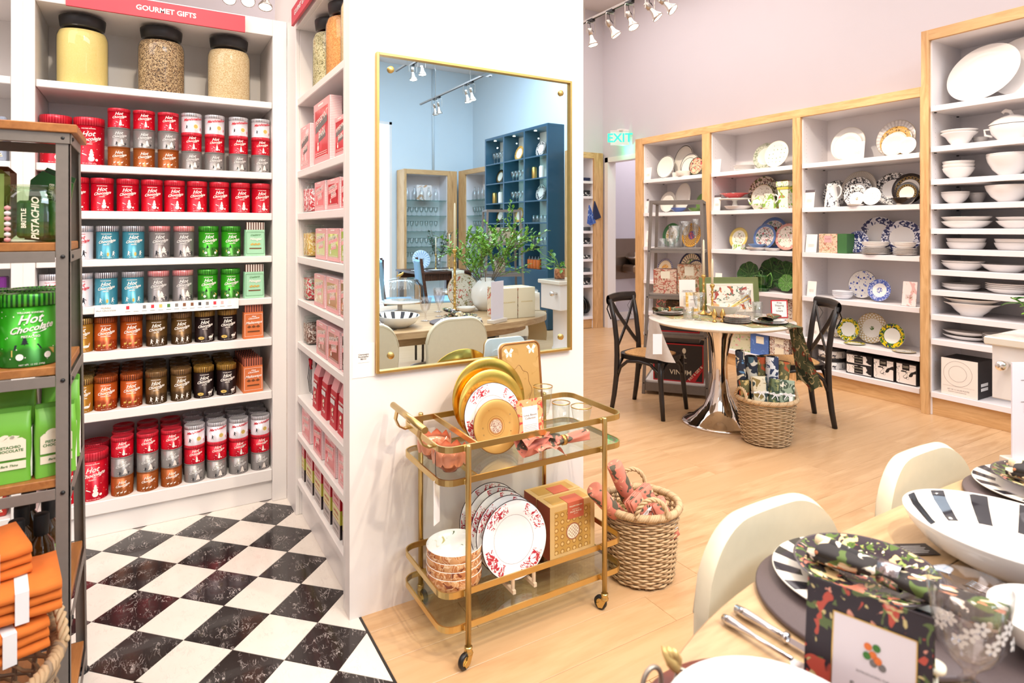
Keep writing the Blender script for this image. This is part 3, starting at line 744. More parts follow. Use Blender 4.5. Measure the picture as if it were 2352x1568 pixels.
for px, lb, m in ((190, 'glass jar of pale yellow meal with a black lid, leftmost on the top shelf', grain('meal', (244, 214, 128), (250, 226, 150), 900)),
                  (371, 'glass jar of mixed brown grain with a black lid, middle of the top shelf', grain('mixed_grain', (126, 92, 60), (214, 184, 142), 260, (60, 40, 34))),
                  (526, 'glass jar of beige grain with a black lid, right of the top shelf', grain('beige_grain', (214, 176, 122), (244, 222, 182), 330))):
    grain_jar(lb, m, (P(px, 500, y=3.60).x, 3.60, GT[0]))
for py_, lb, m in ((2.965, 'glass jar of pale green seeds on the side shelving', grain('sage_grain', (188, 172, 122), (228, 218, 178), 240, (120, 110, 70))),
                   (2.715, 'glass jar of orange lentils on the side shelving', grain('lentils', (214, 136, 70), (238, 176, 108), 280)),
                   (2.47, 'mostly hidden grain jar nearest the stile on the side shelving', grain('lentils2', (226, 190, 140), (240, 216, 170), 280))):
    grain_jar(lb, m, (.770, py_, SS[0]+.036))
# ---------------------------------------------------------------- side shelving goods (fronts face -x)
m_pinkst = stripes('pink_stripe', (246, 196, 200), (252, 238, 238), 900, 2, .35)
m_pinkb = mat('pink_card', (244, 178, 180), .35)
def bark_box(label, px0, px1, ytop, si, dep, colr, style='tin', hgt=None, nm='bark_tin', border=m_pinkb):
    xf = xs+.022; ya = max(2.344, P(px1, 500, x=xf).y); yb = P(px0, 500, x=xf).y; yb = min(yb, 3.212); w = yb-ya; z0 = SS[si]+.036
    h = hgt if hgt else P(px1, ytop, x=xf).z-z0; h = min(h, SS[si-1]-z0-.01)
    t = thing(nm, label, 'tin' if nm == 'bark_tin' else 'box', (xf, yb, z0), -math.pi/2)      # local +x -> world -y, local -y -> world -x
    if True:
        b = MB(); b.box((0, 0, 0), (w, dep, h), m=1, bev=.004); o = b.obj('body', [border, m_pinkst], t)
        b = MB(); b.box((0.0015, -.0008, .0015), (w-.0015, .0, h-.0015), m=0, bev=.0); b.obj('front_panel', border, t)
        e = w*.10
        b = MB(); put_poly(b, [(e, e), (w-e, e), (w-e, h-e*1.2), (e, h-e*1.2)], 0, off=-.0012)
        b.obj('window_print', flor('barkprint_'+'_'.join(map(str, colr)), colr, [(tuple(min(255, int(v*1.25+22)) for v in colr), 9, .58, sum(colr) % 7)], .25), t)
        b = MB(); s = w*.16
        put_poly(b, [(w*.14, h*.50), (w*.86, h*.62), (w*.86, h*.74), (w*.14, h*.62)], 1, off=-.0016)
        put_poly(b, [(w*.34, h*.34), (w*.76, h*.40), (w*.76, h*.51), (w*.34, h*.45)], 1, off=-.0016)
        put_text(b, 'PEPPERMINT', w*.135, w*.52, h*.62, 0, 0, .0003, off=-.0020, slope=h*.12/(w*.72)); put_text(b, 'BARK', w*.17, w*.55, h*.425, 0, 0, .0004, off=-.0020, slope=.1)
        put_poly(b, [(w*.30, h*.955), (w*.62, h*.955), (w*.62, h*.925), (w*.30, h*.925)], 0, off=-.0014)
        for zz in (.17, .14, .105): put_poly(b, [(w*.15, h*zz), (w*.85, h*zz), (w*.85, h*(zz+.008)), (w*.15, h*(zz+.008))], 0, off=-.0016)
        put_disc(b, w*.3, h*.26, w*.05, h*.05, 0, off=-.0016); put_disc(b, w*.3, h*.33, w*.03, h*.025, 0, off=-.0016)
        b.obj('lettering', [INK['white'], INK['grey'] if style == 'tin' else INK['pink']], t)
    return t
bark_box('pale pink square tin at the back end of the second side shelf', 683, 712, 281, 1, .05, (238, 150, 152))
bark_box('tallest red peppermint tin standing second on the side shelving', 721, 757.5, 216, 1, .055, (214, 40, 52))
bark_box('red peppermint tin nearest the stile under the side grain jars', 769, 795, 257, 1, .055, (208, 30, 44))
b_ = MB().box((0, 0, 0), (.14, .05, .30), bev=.005).obj('bark_tin', mat('deep_red_card', (190, 18, 36), .35), None, (xs+.105, 2.50, SS[1]+.036), (0, 0, -math.pi/2)); b_.location.y = 2.56; tag(b_, 'plain red side of a tall tin behind the nearest peppermint tin', 'tin')
SB = [(2, ((723, 746, 413, (240, 138, 142), 'third'), (752, 780, 405, (198, 28, 42), 'fourth'), (784, 806, 402, (198, 28, 42), 'fifth')), 'third side shelf'),
      (3, ((725, 749, 524, (226, 222, 160), 'third'), (752, 780, 524, (196, 206, 112), 'fourth'), (783, 806, 524, (170, 190, 74), 'fifth')), 'fourth side shelf'),
      (4, ((722, 745, 633, (226, 196, 160), 'third'), (749, 778, 641, (196, 150, 104), 'fourth'), (782, 806, 648, (150, 96, 60), 'fifth')), 'fifth side shelf'),
      (5, ((727, 751, 747, (196, 150, 138), 'third'), (753, 781, 762, (160, 96, 78), 'fourth'), (785, 806, 775, (70, 40, 40), 'fifth')), 'sixth side shelf')]
for si, lst, nm in SB:
    for a, c, yt, cl, o_ in lst: bark_box('%s clear-lidded bark box from the left on the %s' % (o_, nm), a, c, yt, si, .06, cl, 'box', nm='bark_box')
for a, c, yt, o_, cl in ((694, 712, 946, 'first', (232, 140, 144)), (720, 739, 980, 'second', (206, 60, 74)), (746, 771, 1018, 'third', (214, 84, 92)), (777, 804, 1054, 'fourth', (226, 120, 126))):
    bark_box('%s pink flat box from the left on the second side shelf from the bottom' % o_, a, c, yt, 7, .05, cl, 'box', nm='bark_box')
# sweets jars
def sweet_jar(label, px0, px1, ytop, si, cols, word='PEPPERMINT'):
    xf = xs+.05; ya = P(px1, 500, x=xf).y; yb = P(px0, 500, x=xf).y; r = (yb-ya)/2; z0 = SS[si]+.036; h = max(.12, P((px0+px1)/2, ytop, x=xf).z-z0); h = min(h, .19); r = min(r, .055); yo_ = min((ya+yb)/2, 3.212-r)
    t = thing('sweet_jar', label, 'jar', (xf+.02, yo_, z0))
    sq = lambda a, R, z: 1.0/max(abs(math.cos(a)), abs(math.sin(a)))**.55
    MB().lathe([(0, .004), (r*.74, .006), (r*.78, .02), (r*.78, h*.70), (0, h*.74)], 16, fr=sq).obj('sweets', flor('sweets_'+str(cols[0][0])+str(cols[1][1]), cols[0], [(cols[1], 90, .5, 2), (cols[2], 90, .6, 5)], .4), t)
    MB().lathe([(0, 0), (r*.80, 0), (r*.86, .008), (r*.86, h*.76), (r*.7, h*.86), (r*.62, h*.88), (r*.66, h*.92)], 16, fr=sq).obj('glass_jar', m_clear, t)
    MB().lathe([(0, h*.9), (r*.74, h*.9), (r*.76, h*.95), (r*.7, h*.975), (r*.2, h*.98), (0, h)], 16).obj('lid', m_clear, t)
    b = MB(); put_text(b, word, h*.13, 0, 0, 0, .2, .0004); b.xf(Matrix.Rotation(math.pi/2, 4, 'Y')); b.xf(Matrix.Translation((0, -r*.95, h*.42))); b.xf(Matrix.Rotation(-math.pi/2, 4, 'Z')); b.obj('lettering', INK['white'], t)
RW = ((206, 44, 56), (250, 236, 236), (230, 110, 116)); YL = ((214, 170, 70), (238, 220, 170), (196, 120, 50)); BR = ((110, 70, 56), (216, 200, 190), (150, 100, 84)); RG = ((198, 40, 50), (226, 224, 214), (120, 160, 100))
for si, cs, ww, lst in ((2, RW, 'Peppermint', ((688, 711, 415, 'first'), (711, 727, 411, 'second'))), (3, YL, 'Brittle', ((688, 705, 514, 'first'), (705, 726, 514, 'second'))),
                        (4, RG, 'Peppermint', ((689, 703, 614, 'first'), (703, 723, 618, 'second'))), (5, BR, 'Pretzels', ((693, 704, 718, 'first'), (702, 728, 730, 'second')))):
    for a, c, yt, o_ in lst: sweet_jar('%s glass sweets jar from the left on the %s side shelf' % (o_, ORD[si+1]), a, c, yt, si, cs, ww)
# gable bags
def gable_bag(label, px0, px1, ytop, si, n_):
    xf = xs+.03; ya = P(px1, 500, x=xf).y; yb = P(px0, 500, x=xf).y; w = min(yb-ya, .1); z0 = SS[si]+.036; h = .215; d = .055
    t = thing('gable_bag', label, 'bag', (xf, yb, z0), -math.pi/2)
    MB().add([(0, 0, 0), (w, 0, 0), (w, d, 0), (0, d, 0), (.004, .006, h*.72), (w-.004, .006, h*.72), (w-.004, d-.006, h*.72), (.004, d-.006, h*.72)],
             [(3, 2, 1, 0), (0, 1, 5, 4), (1, 2, 6, 5), (2, 3, 7, 6), (3, 0, 4, 7), (4, 5, 6, 7)]).obj('body', mat('gable_red', (202, 40, 54), .5), t)
    MB().add([(.004, .0055, h*.72), (w-.004, .0055, h*.72), (w-.004, d-.006, h*.72), (.004, d-.006, h*.72), (.008, d*.5-.002, h), (w-.008, d*.5-.002, h), (w-.008, d*.5+.002, h), (.008, d*.5+.002, h)],
             [(0, 1, 5, 4), (1, 2, 6, 5), (2, 3, 7, 6), (3, 0, 4, 7), (4, 5, 6, 7)]).obj('folded_top', mat('gable_pink', (240, 168, 172), .5), t)
    b = MB(); put_poly(b, [(w*.16, h*.46), (w*.84, h*.46), (w*.84, h*.56), (w*.16, h*.56)], 1, off=-.0035+.004); put_text(b, 'PEPPERMINT', w*.14, w*.5, h*.60, 0, 0, .0003, off=.0032); put_text(b, 'BARK', w*.2, w*.5, h*.51, 0, 0, .0003, off=.0010)
    for q, zz in ((.42, .33), (.55, .36), (.5, .26)): put_disc(b, w*q, h*zz, w*.10, h*.035, 2, off=.0002, n=8)
    put_text(b, 'Crisps', w*.2, w*.5, h*.15, 0, .3, .0003, off=.0)
    b.xf(Matrix.Translation((0, -.0012, 0)));  b.obj('lettering', [INK['white'], INK['silver'], INK['cream']], t)
for a, c, yt, o_ in ((718, 742, 845, 'first'), (737, 765, 855, 'second'), (757, 780, 885, 'third'), (775, 800, 900, 'fourth')): gable_bag('%s red gable bag with pink folded top, counted from the left' % o_, a, c, yt, 6, 0)
# hanging heart towel
t = thing('tea_towel', 'white tea towel with a red heart hanging beside the gable bags', 'towel', (xs+.05, 3.085, SS[6]+.04))
def tow(u, v): return (.02*math.sin(u*7)*(1-v)*.6+.01, .05*(u-.5)*2*(.45+.55*(1-v))+.004*math.sin(v*9), .005+.225*v+.006*math.sin(u*9))
def tow2(u, v): p = tow(1-u, v); return (p[0]+.010, p[1], p[2])
MB().grid(tow, 16, 10).grid(tow2, 16, 10).obj('cloth', mat('white_cloth', (244, 240, 240), .85), t)
b = MB(); b.tube([(-.006, -.012, .17), (-.01, -.03, .20), (-.01, -.012, .185), (-.01, .006, .20), (-.006, -.012, .15)], .006, 6); b.obj('heart', mat('heart_red', (214, 24, 44), .7), t)
b = MB()
for q in (-.03, .0, .03): b.tube([(-.004, q, .03), (-.012, q*1.1, .10), (-.006, q*.7, .19)], .0016, 5)
b.obj('dark_piping', m_dark, t)
# little three-colour boxes, stacked
tri = [((226, 168, 170), (190, 24, 40), 'pink'), ((226, 216, 160), (186, 180, 60), 'yellow'), ((196, 184, 180), (40, 26, 28), 'grey')]
for i, (a, c, yt) in enumerate(((686, 699, 1037), (703, 718, 1065), (722, 738, 1093), (743, 759, 1122), (764, 781, 1155), (787, 804, 1190))):
    xf = xs+.028; ya = P(c, 500, x=xf).y; yb = P(a, 500, x=xf).y; yb = min(yb, 3.212); w = yb-ya; hh = .058; z0 = SS[8]+.036
    for k in range(3):
        fc, ec, nm = tri[2-k]
        t = thing('sweet_box', '%s small flat sweets box, %s column from the left, bottom side shelf' % (nm, ORD[i+1]), 'box', (xf, yb, z0+k*(hh+.0005)), -math.pi/2)
        MB().box((0, 0, 0), (w, .05, hh), bev=.001).obj('body', mat('sweet_end_'+nm, ec, .4), t)
        b = MB().box((.001, -.0008, .001), (w-.001, 0, hh-.001)); b.obj('front_label', mat('sweet_front_'+nm, fc, .5), t)
        b = MB(); put_text(b, 'BARK BITES', w*.12, w*.5, hh*.62, 0, 0, .0002, off=-.0014); put_poly(b, [(w*.2, hh*.25), (w*.8, hh*.25), (w*.8, hh*.3), (w*.2, hh*.3)], 0, off=-.0014); b.obj('lettering', INK['red' if k else 'grey'], t)
# ================================================================ FOREGROUND RACK AT LEFT
m_rackwood = wood('rack_pine', (148, 90, 42), (190, 126, 66), .5, (9, 1.2, 9))
m_rack = mat('gunmetal_angle_steel', (132, 122, 114), .5, .1, vs=60)
t = thing('metal_rack', 'grey angle-steel rack with wooden shelves in the left foreground', 'rack', (-.19, 1.97, 0))
XL = -.72
def rpt(n, a, c, m, bev=.001): return MB().box(a, c, bev=bev).obj(n, m, t)
def ypost(z): return .23+.24*(1.70-z)/1.70          # rear post position, relative to the front one
b = MB(); b.box((-.018, -.012, 0), (.012, -.009, 1.70)); b.box((.009, -.012, 0), (.012, .018, 1.70)); b.obj('post', m_rack, t)
b = MB(); b.box((XL-.012, -.012, 0), (XL+.018, -.009, 1.70)); b.box((XL-.012, -.012, 0), (XL-.009, .018, 1.70)); b.obj('post', m_rack, t)
for x0 in (-.016, XL-.014):
    b = MB()
    for (xa, xb, ya, yb) in ((x0, x0+.030, .014, .017), (x0+(.027 if x0 > -.1 else 0), x0+(.030 if x0 > -.1 else .003), -.013, .017)):
        b.add([(xa, ya+ypost(0), 0), (xb, ya+ypost(0), 0), (xb, yb+ypost(0), 0), (xa, yb+ypost(0), 0), (xa, ya+ypost(1.7), 1.7), (xb, ya+ypost(1.7), 1.7), (xb, yb+ypost(1.7), 1.7), (xa, yb+ypost(1.7), 1.7)],
              [(3, 2, 1, 0), (4, 5, 6, 7), (0, 1, 5, 4), (1, 2, 6, 5), (2, 3, 7, 6), (3, 0, 4, 7)])
    b.obj('post', m_rack, t); MB().lathe([(0, 0), (.022, 0), (.022, .008), (0, .010)], 12, c=(x0+.014, ypost(0), 0)).obj('foot', m_black, t)
RZ = [1.722, 1.415, 1.094, .803, .464, .118]
for i, z in enumerate(RZ):
    e = .022 if i == 0 else -.008; yb = ypost(z)+(.03 if i == 0 else .0)
    rpt('shelf_board', (XL-e*.5, -e if i == 0 else -.006, z-.022), (.006+max(e, 0) if i == 0 else .0075, yb-.012 if i else yb, z), m_rackwood, .002)
    zb = z-.0225
    rpt('rail', (XL, -.0155, zb-.028), (-.0185 if i else .012, -.0125, zb), m_rack); rpt('rail', (.0125, -.012, zb-.028), (.0155, yb-.02, zb), m_rack); rpt('rail', (XL, ypost(z)+.0175+.01, zb-.028), (.010, ypost(z)+.0205+.01, zb), m_rack)
    MB().lathe([(0, 0), (.0055, 0), (.0045, .003), (0, .0035)], 10).xf(Matrix.Translation((-.003, -.0125, zb-.014)) @ Matrix.Rotation(math.pi/2, 4, 'X')).obj('bolt', m_black, t)
    MB().lathe([(0, 0), (.0055, 0), (.0045, .003), (0, .0035)], 10).xf(Matrix.Translation((.0157, .006, zb-.014)) @ Matrix.Rotation(math.pi/2, 4, 'Y')).obj('bolt', m_black, t)
EPS = .0008
def rk(px, y): return P(px, 500, y=y).x
# pistachio sweets jar and boxes on the second tier
z2 = RZ[1]+EPS
x0 = rk(80, 2.05)
t = thing('glass_jar', 'open clear glass jar of green wrapped pistachio sweets on the rack', 'jar', (x0, 2.065, z2))
sq = lambda a, R, z: 1.0/max(abs(math.cos(a)), abs(math.sin(a)))**.5
MB().lathe([(0, 0), (.055, 0), (.062, .008), (.062, .118), (.052, .132), (.050, .140), (.058, .146), (.058, .150), (.047, .150), (.045, .134), (.056, .116), (.056, .008), (0, .005)], 32, fr=sq).obj('glass_wall', glass('green_tinged_glass', (236, 246, 232), alpha=.84), t)
for k, (dx, dy, dz, rr) in enumerate(((-.02, 0, .010, .2), (.022, .012, .012, -.3), (0, -.022, .010, .05), (.0, .024, .012, .6))):
    MB().box((-.020, -.013, 0), (.020, .013, .10), bev=.006).xf(Matrix.Translation((dx, dy, dz)) @ Matrix.Rotation(rr, 4, 'Z')).obj('wrapped_sweet', mat('pistachio_wrapper', (60, 122, 38), .3), t)
b = MB(); put_text(b, 'PISTACHIO', .022, 0, 0, 0, .2, .0005); b.xf(Matrix.Rotation(-math.pi/2, 4, 'Y')); b.xf(Matrix.Rotation(math.pi, 4, 'Y')) if False else None
b.xf(Matrix.Translation((.008, -.0655, .062))); st = len(b.v); put_text(b, 'BRITTLE', .014, 0, 0, 0, 0, .0004); b.xf(Matrix.Translation((-.016, -.0655, .062)) @ Matrix.Rotation(-math.pi/2, 4, 'Y'), st); b.obj('lettering', INK['cream'], t)
m_pg = mat('pistachio_card', (38, 96, 30), .4)
t = thing('sweet_pouch', 'dark green pistachio pouch leaning up behind the glass jar', 'pouch', (rk(104, 2.14), 2.15, z2), rot=(0, .12, 0))
MB().prism([(-.045, 0), (.045, 0), (.045, .17), (-.028, .195), (-.052, .165)], -.018, .010, ax='y').obj('pouch_body', m_pg, t)
MB().prism([(-.026, .196), (.046, .172), (.048, .186), (-.020, .206)], -.012, .004, ax='y').obj('folded_top', mat('dark_green_fold', (26, 70, 24), .4), t)
b = MB(); put_text(b, 'PISTACHIO', .019, 0, 0, 0, .2, .0005, off=0); b.xf(Matrix.Translation((.026, -.019, .125)) @ Matrix.Rotation(math.pi/2, 4, 'Y')); st = len(b.v); put_text(b, 'BRITTLE', .015, 0, 0, 0, 0, .0004, off=0); b.xf(Matrix.Translation((-.004, -.019, .135)) @ Matrix.Rotation(math.pi/2, 4, 'Y'), st)
b.obj('lettering', INK['cream'], t)
t = thing('gift_tin', 'tall rounded green and gold tin at the far left of the rack', 'tin', (rk(-6, 2.03), 2.04, z2))
MB().box((-.10, -.0, 0), (.022, .04, .19), bev=.018).obj('body', mat('olive_gold_tin', (118, 116, 56), .25, .5), t); MB().box((-.09, -.0012, .012), (.012, .0005, .178)).obj('label', mat('tin_label_green', (150, 170, 86), .4), t)
t = thing('gift_tin', 'brown edged tin standing behind the olive tin at far left', 'tin', (rk(8, 2.10), 2.12, z2))
MB().box((-.10, 0, 0), (.022, .04, .205), bev=.018).obj('body', mat('bronze_tin', (120, 84, 66), .25, .6), t); MB().box((-.09, -.0012, .012), (.010, .0005, .19)).obj('label', mat('tin_label_cream', (220, 206, 180), .5), t)
t = thing('trinket_ribbon', 'narrow strip of pink and white beads between tins and the glass jar', 'ribbon', (rk(16, 1.99), 1.995, z2))
for k in range(7): MB().lathe([(0, 0), (.007, .004), (.007, .010), (0, .014)], 10, c=(0, 0, k*.0135)).obj('bead', [mat('bead_pink', (226, 160, 160), .5), mat('bead_white', (236, 228, 226), .5)][k % 2], t)
# big pistachio tins, third tier
z3 = RZ[2]+EPS
GB = make_tin('pistachio', .066, .188, 1.30); index_kids()
for px, y, lb in ((66, 2.05, 'big bright green pistachio cocoa tin at the front of the rack'), (-62, 2.05, 'green pistachio cocoa tin cut off by the left edge of the rack'),
                  (84, 2.19, 'green pistachio cocoa tin standing behind the front one on the rack'), (-42, 2.19, 'green pistachio cocoa tin in the rear row at far left of the rack')):
    use(GB, (rk(px, y), y, z3), lb, math.radians(14))
# foil bags, fourth tier
z4 = RZ[3]+EPS
def foil_bag(label, px, y, rz=0, h=.185, w=.088, d=.05):
    t = thing('foil_bag', label, 'bag', (rk(px, y), y, z4), rz)
    def f(u, v):
        a = 2*math.pi*u; tp = max(0, (v-.72)/.28); ww = w/2*(1-.06*math.sin(v*9)*.4); dd = d/2*(1-tp)**.8+.003
        cx = max(-1, min(1, 1.35*math.cos(a))); cy = max(-1, min(1, 1.35*math.sin(a)))
        return (ww*cx, dd*cy*(1+.12*math.sin(7*v+3*u)), h*v-(0 if v < .9 else 0))
    MB().grid(f, 40, 16, cu=True).obj('body', mat('foil_green', (116, 186, 58), .42, vs=14, var=.05), t)
    MB().box((w/2-.006, -d/2+.004, .004), (w/2+.0015, d/2-.004, h*.72), bev=.003).obj('white_gusset', INK['white'], t)
    MB().box((-w/2+.002, -.010, h*.86), (w/2-.002, -.0035, h+.003), bev=.002).obj('top_fold', mat('foil_green_dark', (88, 152, 44), .45), t)
    kx = h/.225
    b = MB(); fy = -d/2*1.13-.001
    b.add([(x, fy-.0003, z) for x, z in ((-.034, .060), (.034, .060), (.034, .106), (.026, .113), (-.026, .113), (-.034, .106))], [(0, 1, 2, 3, 4, 5)], 0)
    b.add([(x, fy-.0003, z) for x, z in ((-.034, .034), (.034, .034), (.034, .054), (-.034, .054))], [(0, 1, 2, 3)], 0)
    for q, zz in ((-.012, .117), (0, .113), (.012, .118)): put_disc(b, q, zz, .012, .006, 0, off=fy-.0006, rot=.4)
    b.obj('label', INK['cream'], t)
    b = MB(); put_text(b, 'PISTACHIO\nCHOCOLATE', .0095, 0, .086, 0, 0, .0003, off=fy-.0009); put_text(b, 'Bark Thins', .008, 0, .044, 0, .3, .0002, off=fy-.0009); put_text(b, 'WILLIAMS SONOMA', .006, 0, .135, 1, 0, .0002, off=-d/2*.95-.001)
    b.obj('lettering', [INK['green'], INK['cream']], t)
foil_bag('front green pouch of pistachio chocolate at the left on the fourth tier', 24, 2.015, .05); foil_bag('front green pouch of pistachio chocolate beside the rack post', 126, 2.025, .22)
foil_bag('rear green pouch of pistachio chocolate at left, half hidden', 38, 2.13, .0, .228); foil_bag('rear green pouch of pistachio chocolate beside the rear post', 140, 2.15, .1, .228)
# oil bottles, fifth tier
z5 = RZ[4]+EPS
t0 = thing('oil_bottle', 'oil', 'bottle')
MB().lathe([(0, 0), (.027, 0), (.030, .004), (.030, .125), (.026, .150), (.014, .168), (.0125, .20), (0, .20)], 28).obj('glass_body', mat('dark_oil_glass', (62, 38, 12), .06, coat=.5), t0)
MB().lathe([(.0126, .170), (.0165, .172), (.0175, .205), (.0175, .222), (.0165, .226), (0, .226)], 24).obj('cap', mat('matt_black_cap', (26, 26, 28), .6), t0)
MB().lathe([(.0306, .020), (.0306, .105)], 28).obj('label', mat('oil_label', (122, 172, 66), .6), t0)
b = MB(); put_text(b, 'WILLIAMS SONOMA', .0058, 0, .092, 0, 0, .0002, cyl=.0310); put_text(b, 'Olive Oil', .012, 0, .065, 0, .2, .0002, cyl=.0310); b.obj('lettering', INK['cream'], t0)
index_kids()
for px, y, lb in ((38, 2.03, 'front left'), (95, 2.045, 'front right'), (50, 2.13, 'middle row left'), (112, 2.15, 'middle row right'), (66, 2.24, 'back row left'), (126, 2.25, 'back row right')):
    use(t0, (rk(px, y), y, z5), lb+' oil bottle with black cap and green label on the rack', .1)
t = thing('storage_jar', 'grey lidded jar at far left beside the oil bottles', 'jar', (rk(-8, 2.08), 2.08, z5))
MB().lathe([(0, 0), (.05, 0), (.052, .01), (.052, .13), (.046, .145)], 24).obj('glass_wall', glass('grey_glass', (200, 198, 204), alpha=.8), t); MB().lathe([(.05, .146), (.054, .148), (.054, .17), (.03, .176), (0, .176)], 24).obj('lid', mat('grey_lid', (150, 144, 150), .4), t)
# ---------------------------------------------------------------- wicker baskets
m_wick = [mat('wicker_pale', (206, 176, 136), .7, vs=60, var=.1), mat('wicker_mid', (186, 154, 116), .75, vs=60, var=.1), mat('wicker_grey', (150, 128, 104), .8, vs=60, var=.1)]
def basket(label, loc, rt, rb, h, stakes=26, rows=22, rz=0, hh=.075, ms=0, cane=.0043):
    t = thing('wicker_basket', label, 'basket', loc, rz)
    def R(z): return rb+(rt-rb)*(z/h)**.8
    MB().lathe([(0, .006), (rb*.97, .006), (rb, .014), (rb*.97, .022), (0, .018)], 32).obj('base', m_wick[2], t)
    b = MB()
    for i in range(stakes):
        a = 2*math.pi*(i+.5)/stakes
        for da in (-.018, .018): b.tube([((R(z)-.001)*math.cos(a+da), (R(z)-.001)*math.sin(a+da), z) for z in (.006, h*.25, h*.5, h*.75, h)], .0032, 4, 0, cap=False)
    o = b.obj('stakes', m_wick[2], t); o['kind'] = 'stuff'
    b = MB(); n = stakes*2
    for k in range(rows):
        z = .014+(h-.03)*k/(rows-1); ph = k % 2; pts = []
        for i in range(n):
            a = 2*math.pi*i/n; w = math.cos(stakes*a/1+math.pi*0)*0
            s_ = (1 if ((i//2)+ph) % 2 == 0 else -1) if False else math.cos(stakes*a*.5+math.pi*ph)
            pts.append(((R(z)+.0060*s_)*math.cos(a), (R(z)+.0060*s_)*math.sin(a), z+.0015*math.sin(a*5+k)+.0022*math.cos(stakes*a*.5+math.pi*ph)))
        b.tube(pts, cane, 6, (ms, (ms+1) % 3, ms)[k % 3], closed=True)
    o = b.obj('weave', m_wick, t); o['kind'] = 'stuff'
    b = MB(); ns = 5; m_ = 150
    for s_ in range(ns):
        pts = []
        for i in range(m_):
            a = 2*math.pi*i/m_; p = a*22+2*math.pi*s_/ns; rr = rt+.004+.0105*math.cos(p); pts.append((rr*math.cos(a), rr*math.sin(a), h+.002+.0105*math.sin(p)))
        b.tube(pts, .0062, 5, (ms, ms, (ms+1) % 3)[s_ % 3], closed=True)
    o = b.obj('braided_rim', m_wick, t)
    for sd in (0, math.pi):
        b = MB()
        for s_ in range(3):
            pts = []
            for i in range(41):
                q = math.pi*i/40; cx = .062*math.cos(q); cz = hh*math.sin(q); p = q*7+2*math.pi*s_/3; o_ = .0065
                base = Vector(((rt+.004)+o_*math.cos(p), cx*(1+.07*math.sin(p)), h+.004+cz+o_*math.sin(p)*.8))
                pts.append(Matrix.Rotation(sd, 3, 'Z') @ base)
            b.tube(pts, .0055, 5, 0)
        b.obj('handle', m_wick, t)
    return t
def straw(parent, R, z, n, name='straw', col=(232, 212, 158)):
    b = MB()
    for i in range(n):
        a = random.uniform(0, 6.28); r = R*math.sqrt(random.random()); p = Vector((r*math.cos(a), r*math.sin(a), z+random.uniform(-.01, .02))); d = Vector((random.uniform(-1, 1), random.uniform(-1, 1), random.uniform(-.4, .6))).normalized()*.022
        q = Vector((-d.y, d.x, 0))*.04; b.add([p-d-q, p-d+q, p+d*.2+q+Vector((0, 0, .006)), p+d-q], [(0, 1, 2, 3)])
    o = b.obj(name, mat('straw', col, .8), parent); o['kind'] = 'stuff'; return o
def folded(label, nm, cat, loc, w, d, h, m, rz=0, rot=None, layers=3, ribbon=None, bow=True, tagc=False, group=None, rw=.006, ro=0):
    """a folded cloth bundle: layers with rounded folds, an optional ribbon band and bow"""
    t = thing(nm, label, cat, loc, rz, rot=rot, group=group); lh = h/layers
    for k in range(layers):
        b = MB(); e = .004*(k % 2); z0 = k*lh
        prof = [(-w/2+e, z0+.001), (w/2-e-lh*.4, z0+.001), (w/2-e, z0+lh*.3), (w/2-e, z0+lh*.7), (w/2-e-lh*.4, z0+lh-.0005), (-w/2+e, z0+lh-.0005), (-w/2+e-lh*.2, z0+lh*.5)]
        n = len(prof); V = []
        for j in range(9):
            y = -d/2+d*j/8; wob = .0022*abs(math.sin(j*1.3+k*1.7)); V += [(x*(1+.01*math.sin(j+k)), y, z+wob) for x, z in prof]
        F = [tuple(range(n-1, -1, -1)), tuple(range(8*n, 9*n))]+[(j*n+i, j*n+(i+1) % n, (j+1)*n+(i+1) % n, (j+1)*n+i) for j in range(8) for i in range(n)]
        b.add(V, F, 0, True); b.obj('fold', m, t)
    if ribbon:
        b = MB(); e = .0022
        b.box((-w/2-e, ro-rw, 0), (-w/2-e+.001, ro+rw, h+e)).box((w/2+e-.001, ro-rw, 0), (w/2+e, ro+rw, h+e)).box((-w/2-e+.001, ro-rw, h+e-.001), (w/2+e-.001, ro+rw, h+e))
        if bow:
            for sgn in (-1, 1):
                b.tube([(0, 0, h+.003), (sgn*.018, .010, h+.014), (sgn*.030, .004, h+.008), (sgn*.016, -.006, h+.004), (0, 0, h+.003)], .002, 4, flat=(.006, .0012))
                b.tube([(0, 0, h+.003), (sgn*.014, -.018, h+.005), (sgn*.022, -.034, h+.002)], .002, 4, flat=(.006, .0012))
        b.obj('ribbon', ribbon, t)
    if tagc:
        b = MB().box((.01, -.05, h+.004), (.034, -.008, h+.005)); b.obj('swing_tag', INK['white'], t)
    return t
m_ribbon = mat('white_ribbon', (246, 242, 240), .5, var=.01)
bk = basket('grey wicker basket of orange towels at the bottom left corner', (-.405, 1.715, 0), .225, .18, .50, stakes=24, rows=30, hh=.06, ms=1, rz=.3)
m_orange = mat('orange_linen', (226, 118, 40), .85, vs=50, var=.08)
for k, (x, y, z, rz, lb) in enumerate(((-.33, 1.72, .515, .12, 'lower orange folded towel with white band in the corner basket'), (-.30, 1.75, .590, -.05, 'middle orange folded towel with white band in the corner basket'), (-.37, 1.80, .655, .1, 'topmost orange folded towel in the corner basket'))):
    folded(lb, 'folded_towel', 'towel', (x, y, z+.008), .17, .24, .066, m_orange, rz=rz-1.35, layers=3, ribbon=m_ribbon, bow=False, rw=.012, ro=.05)
MB().lathe([(0, 0), (.17, 0), (.185, .30), (0, .36)], 20, c=(0, 0, .06)).obj('basket_filling', m_orange, bk)
folded('white folded cloth at the very left beside the orange towels', 'folded_towel', 'towel', (-.42, 1.655, .56), .10, .10, .09, INK['white'], layers=2)
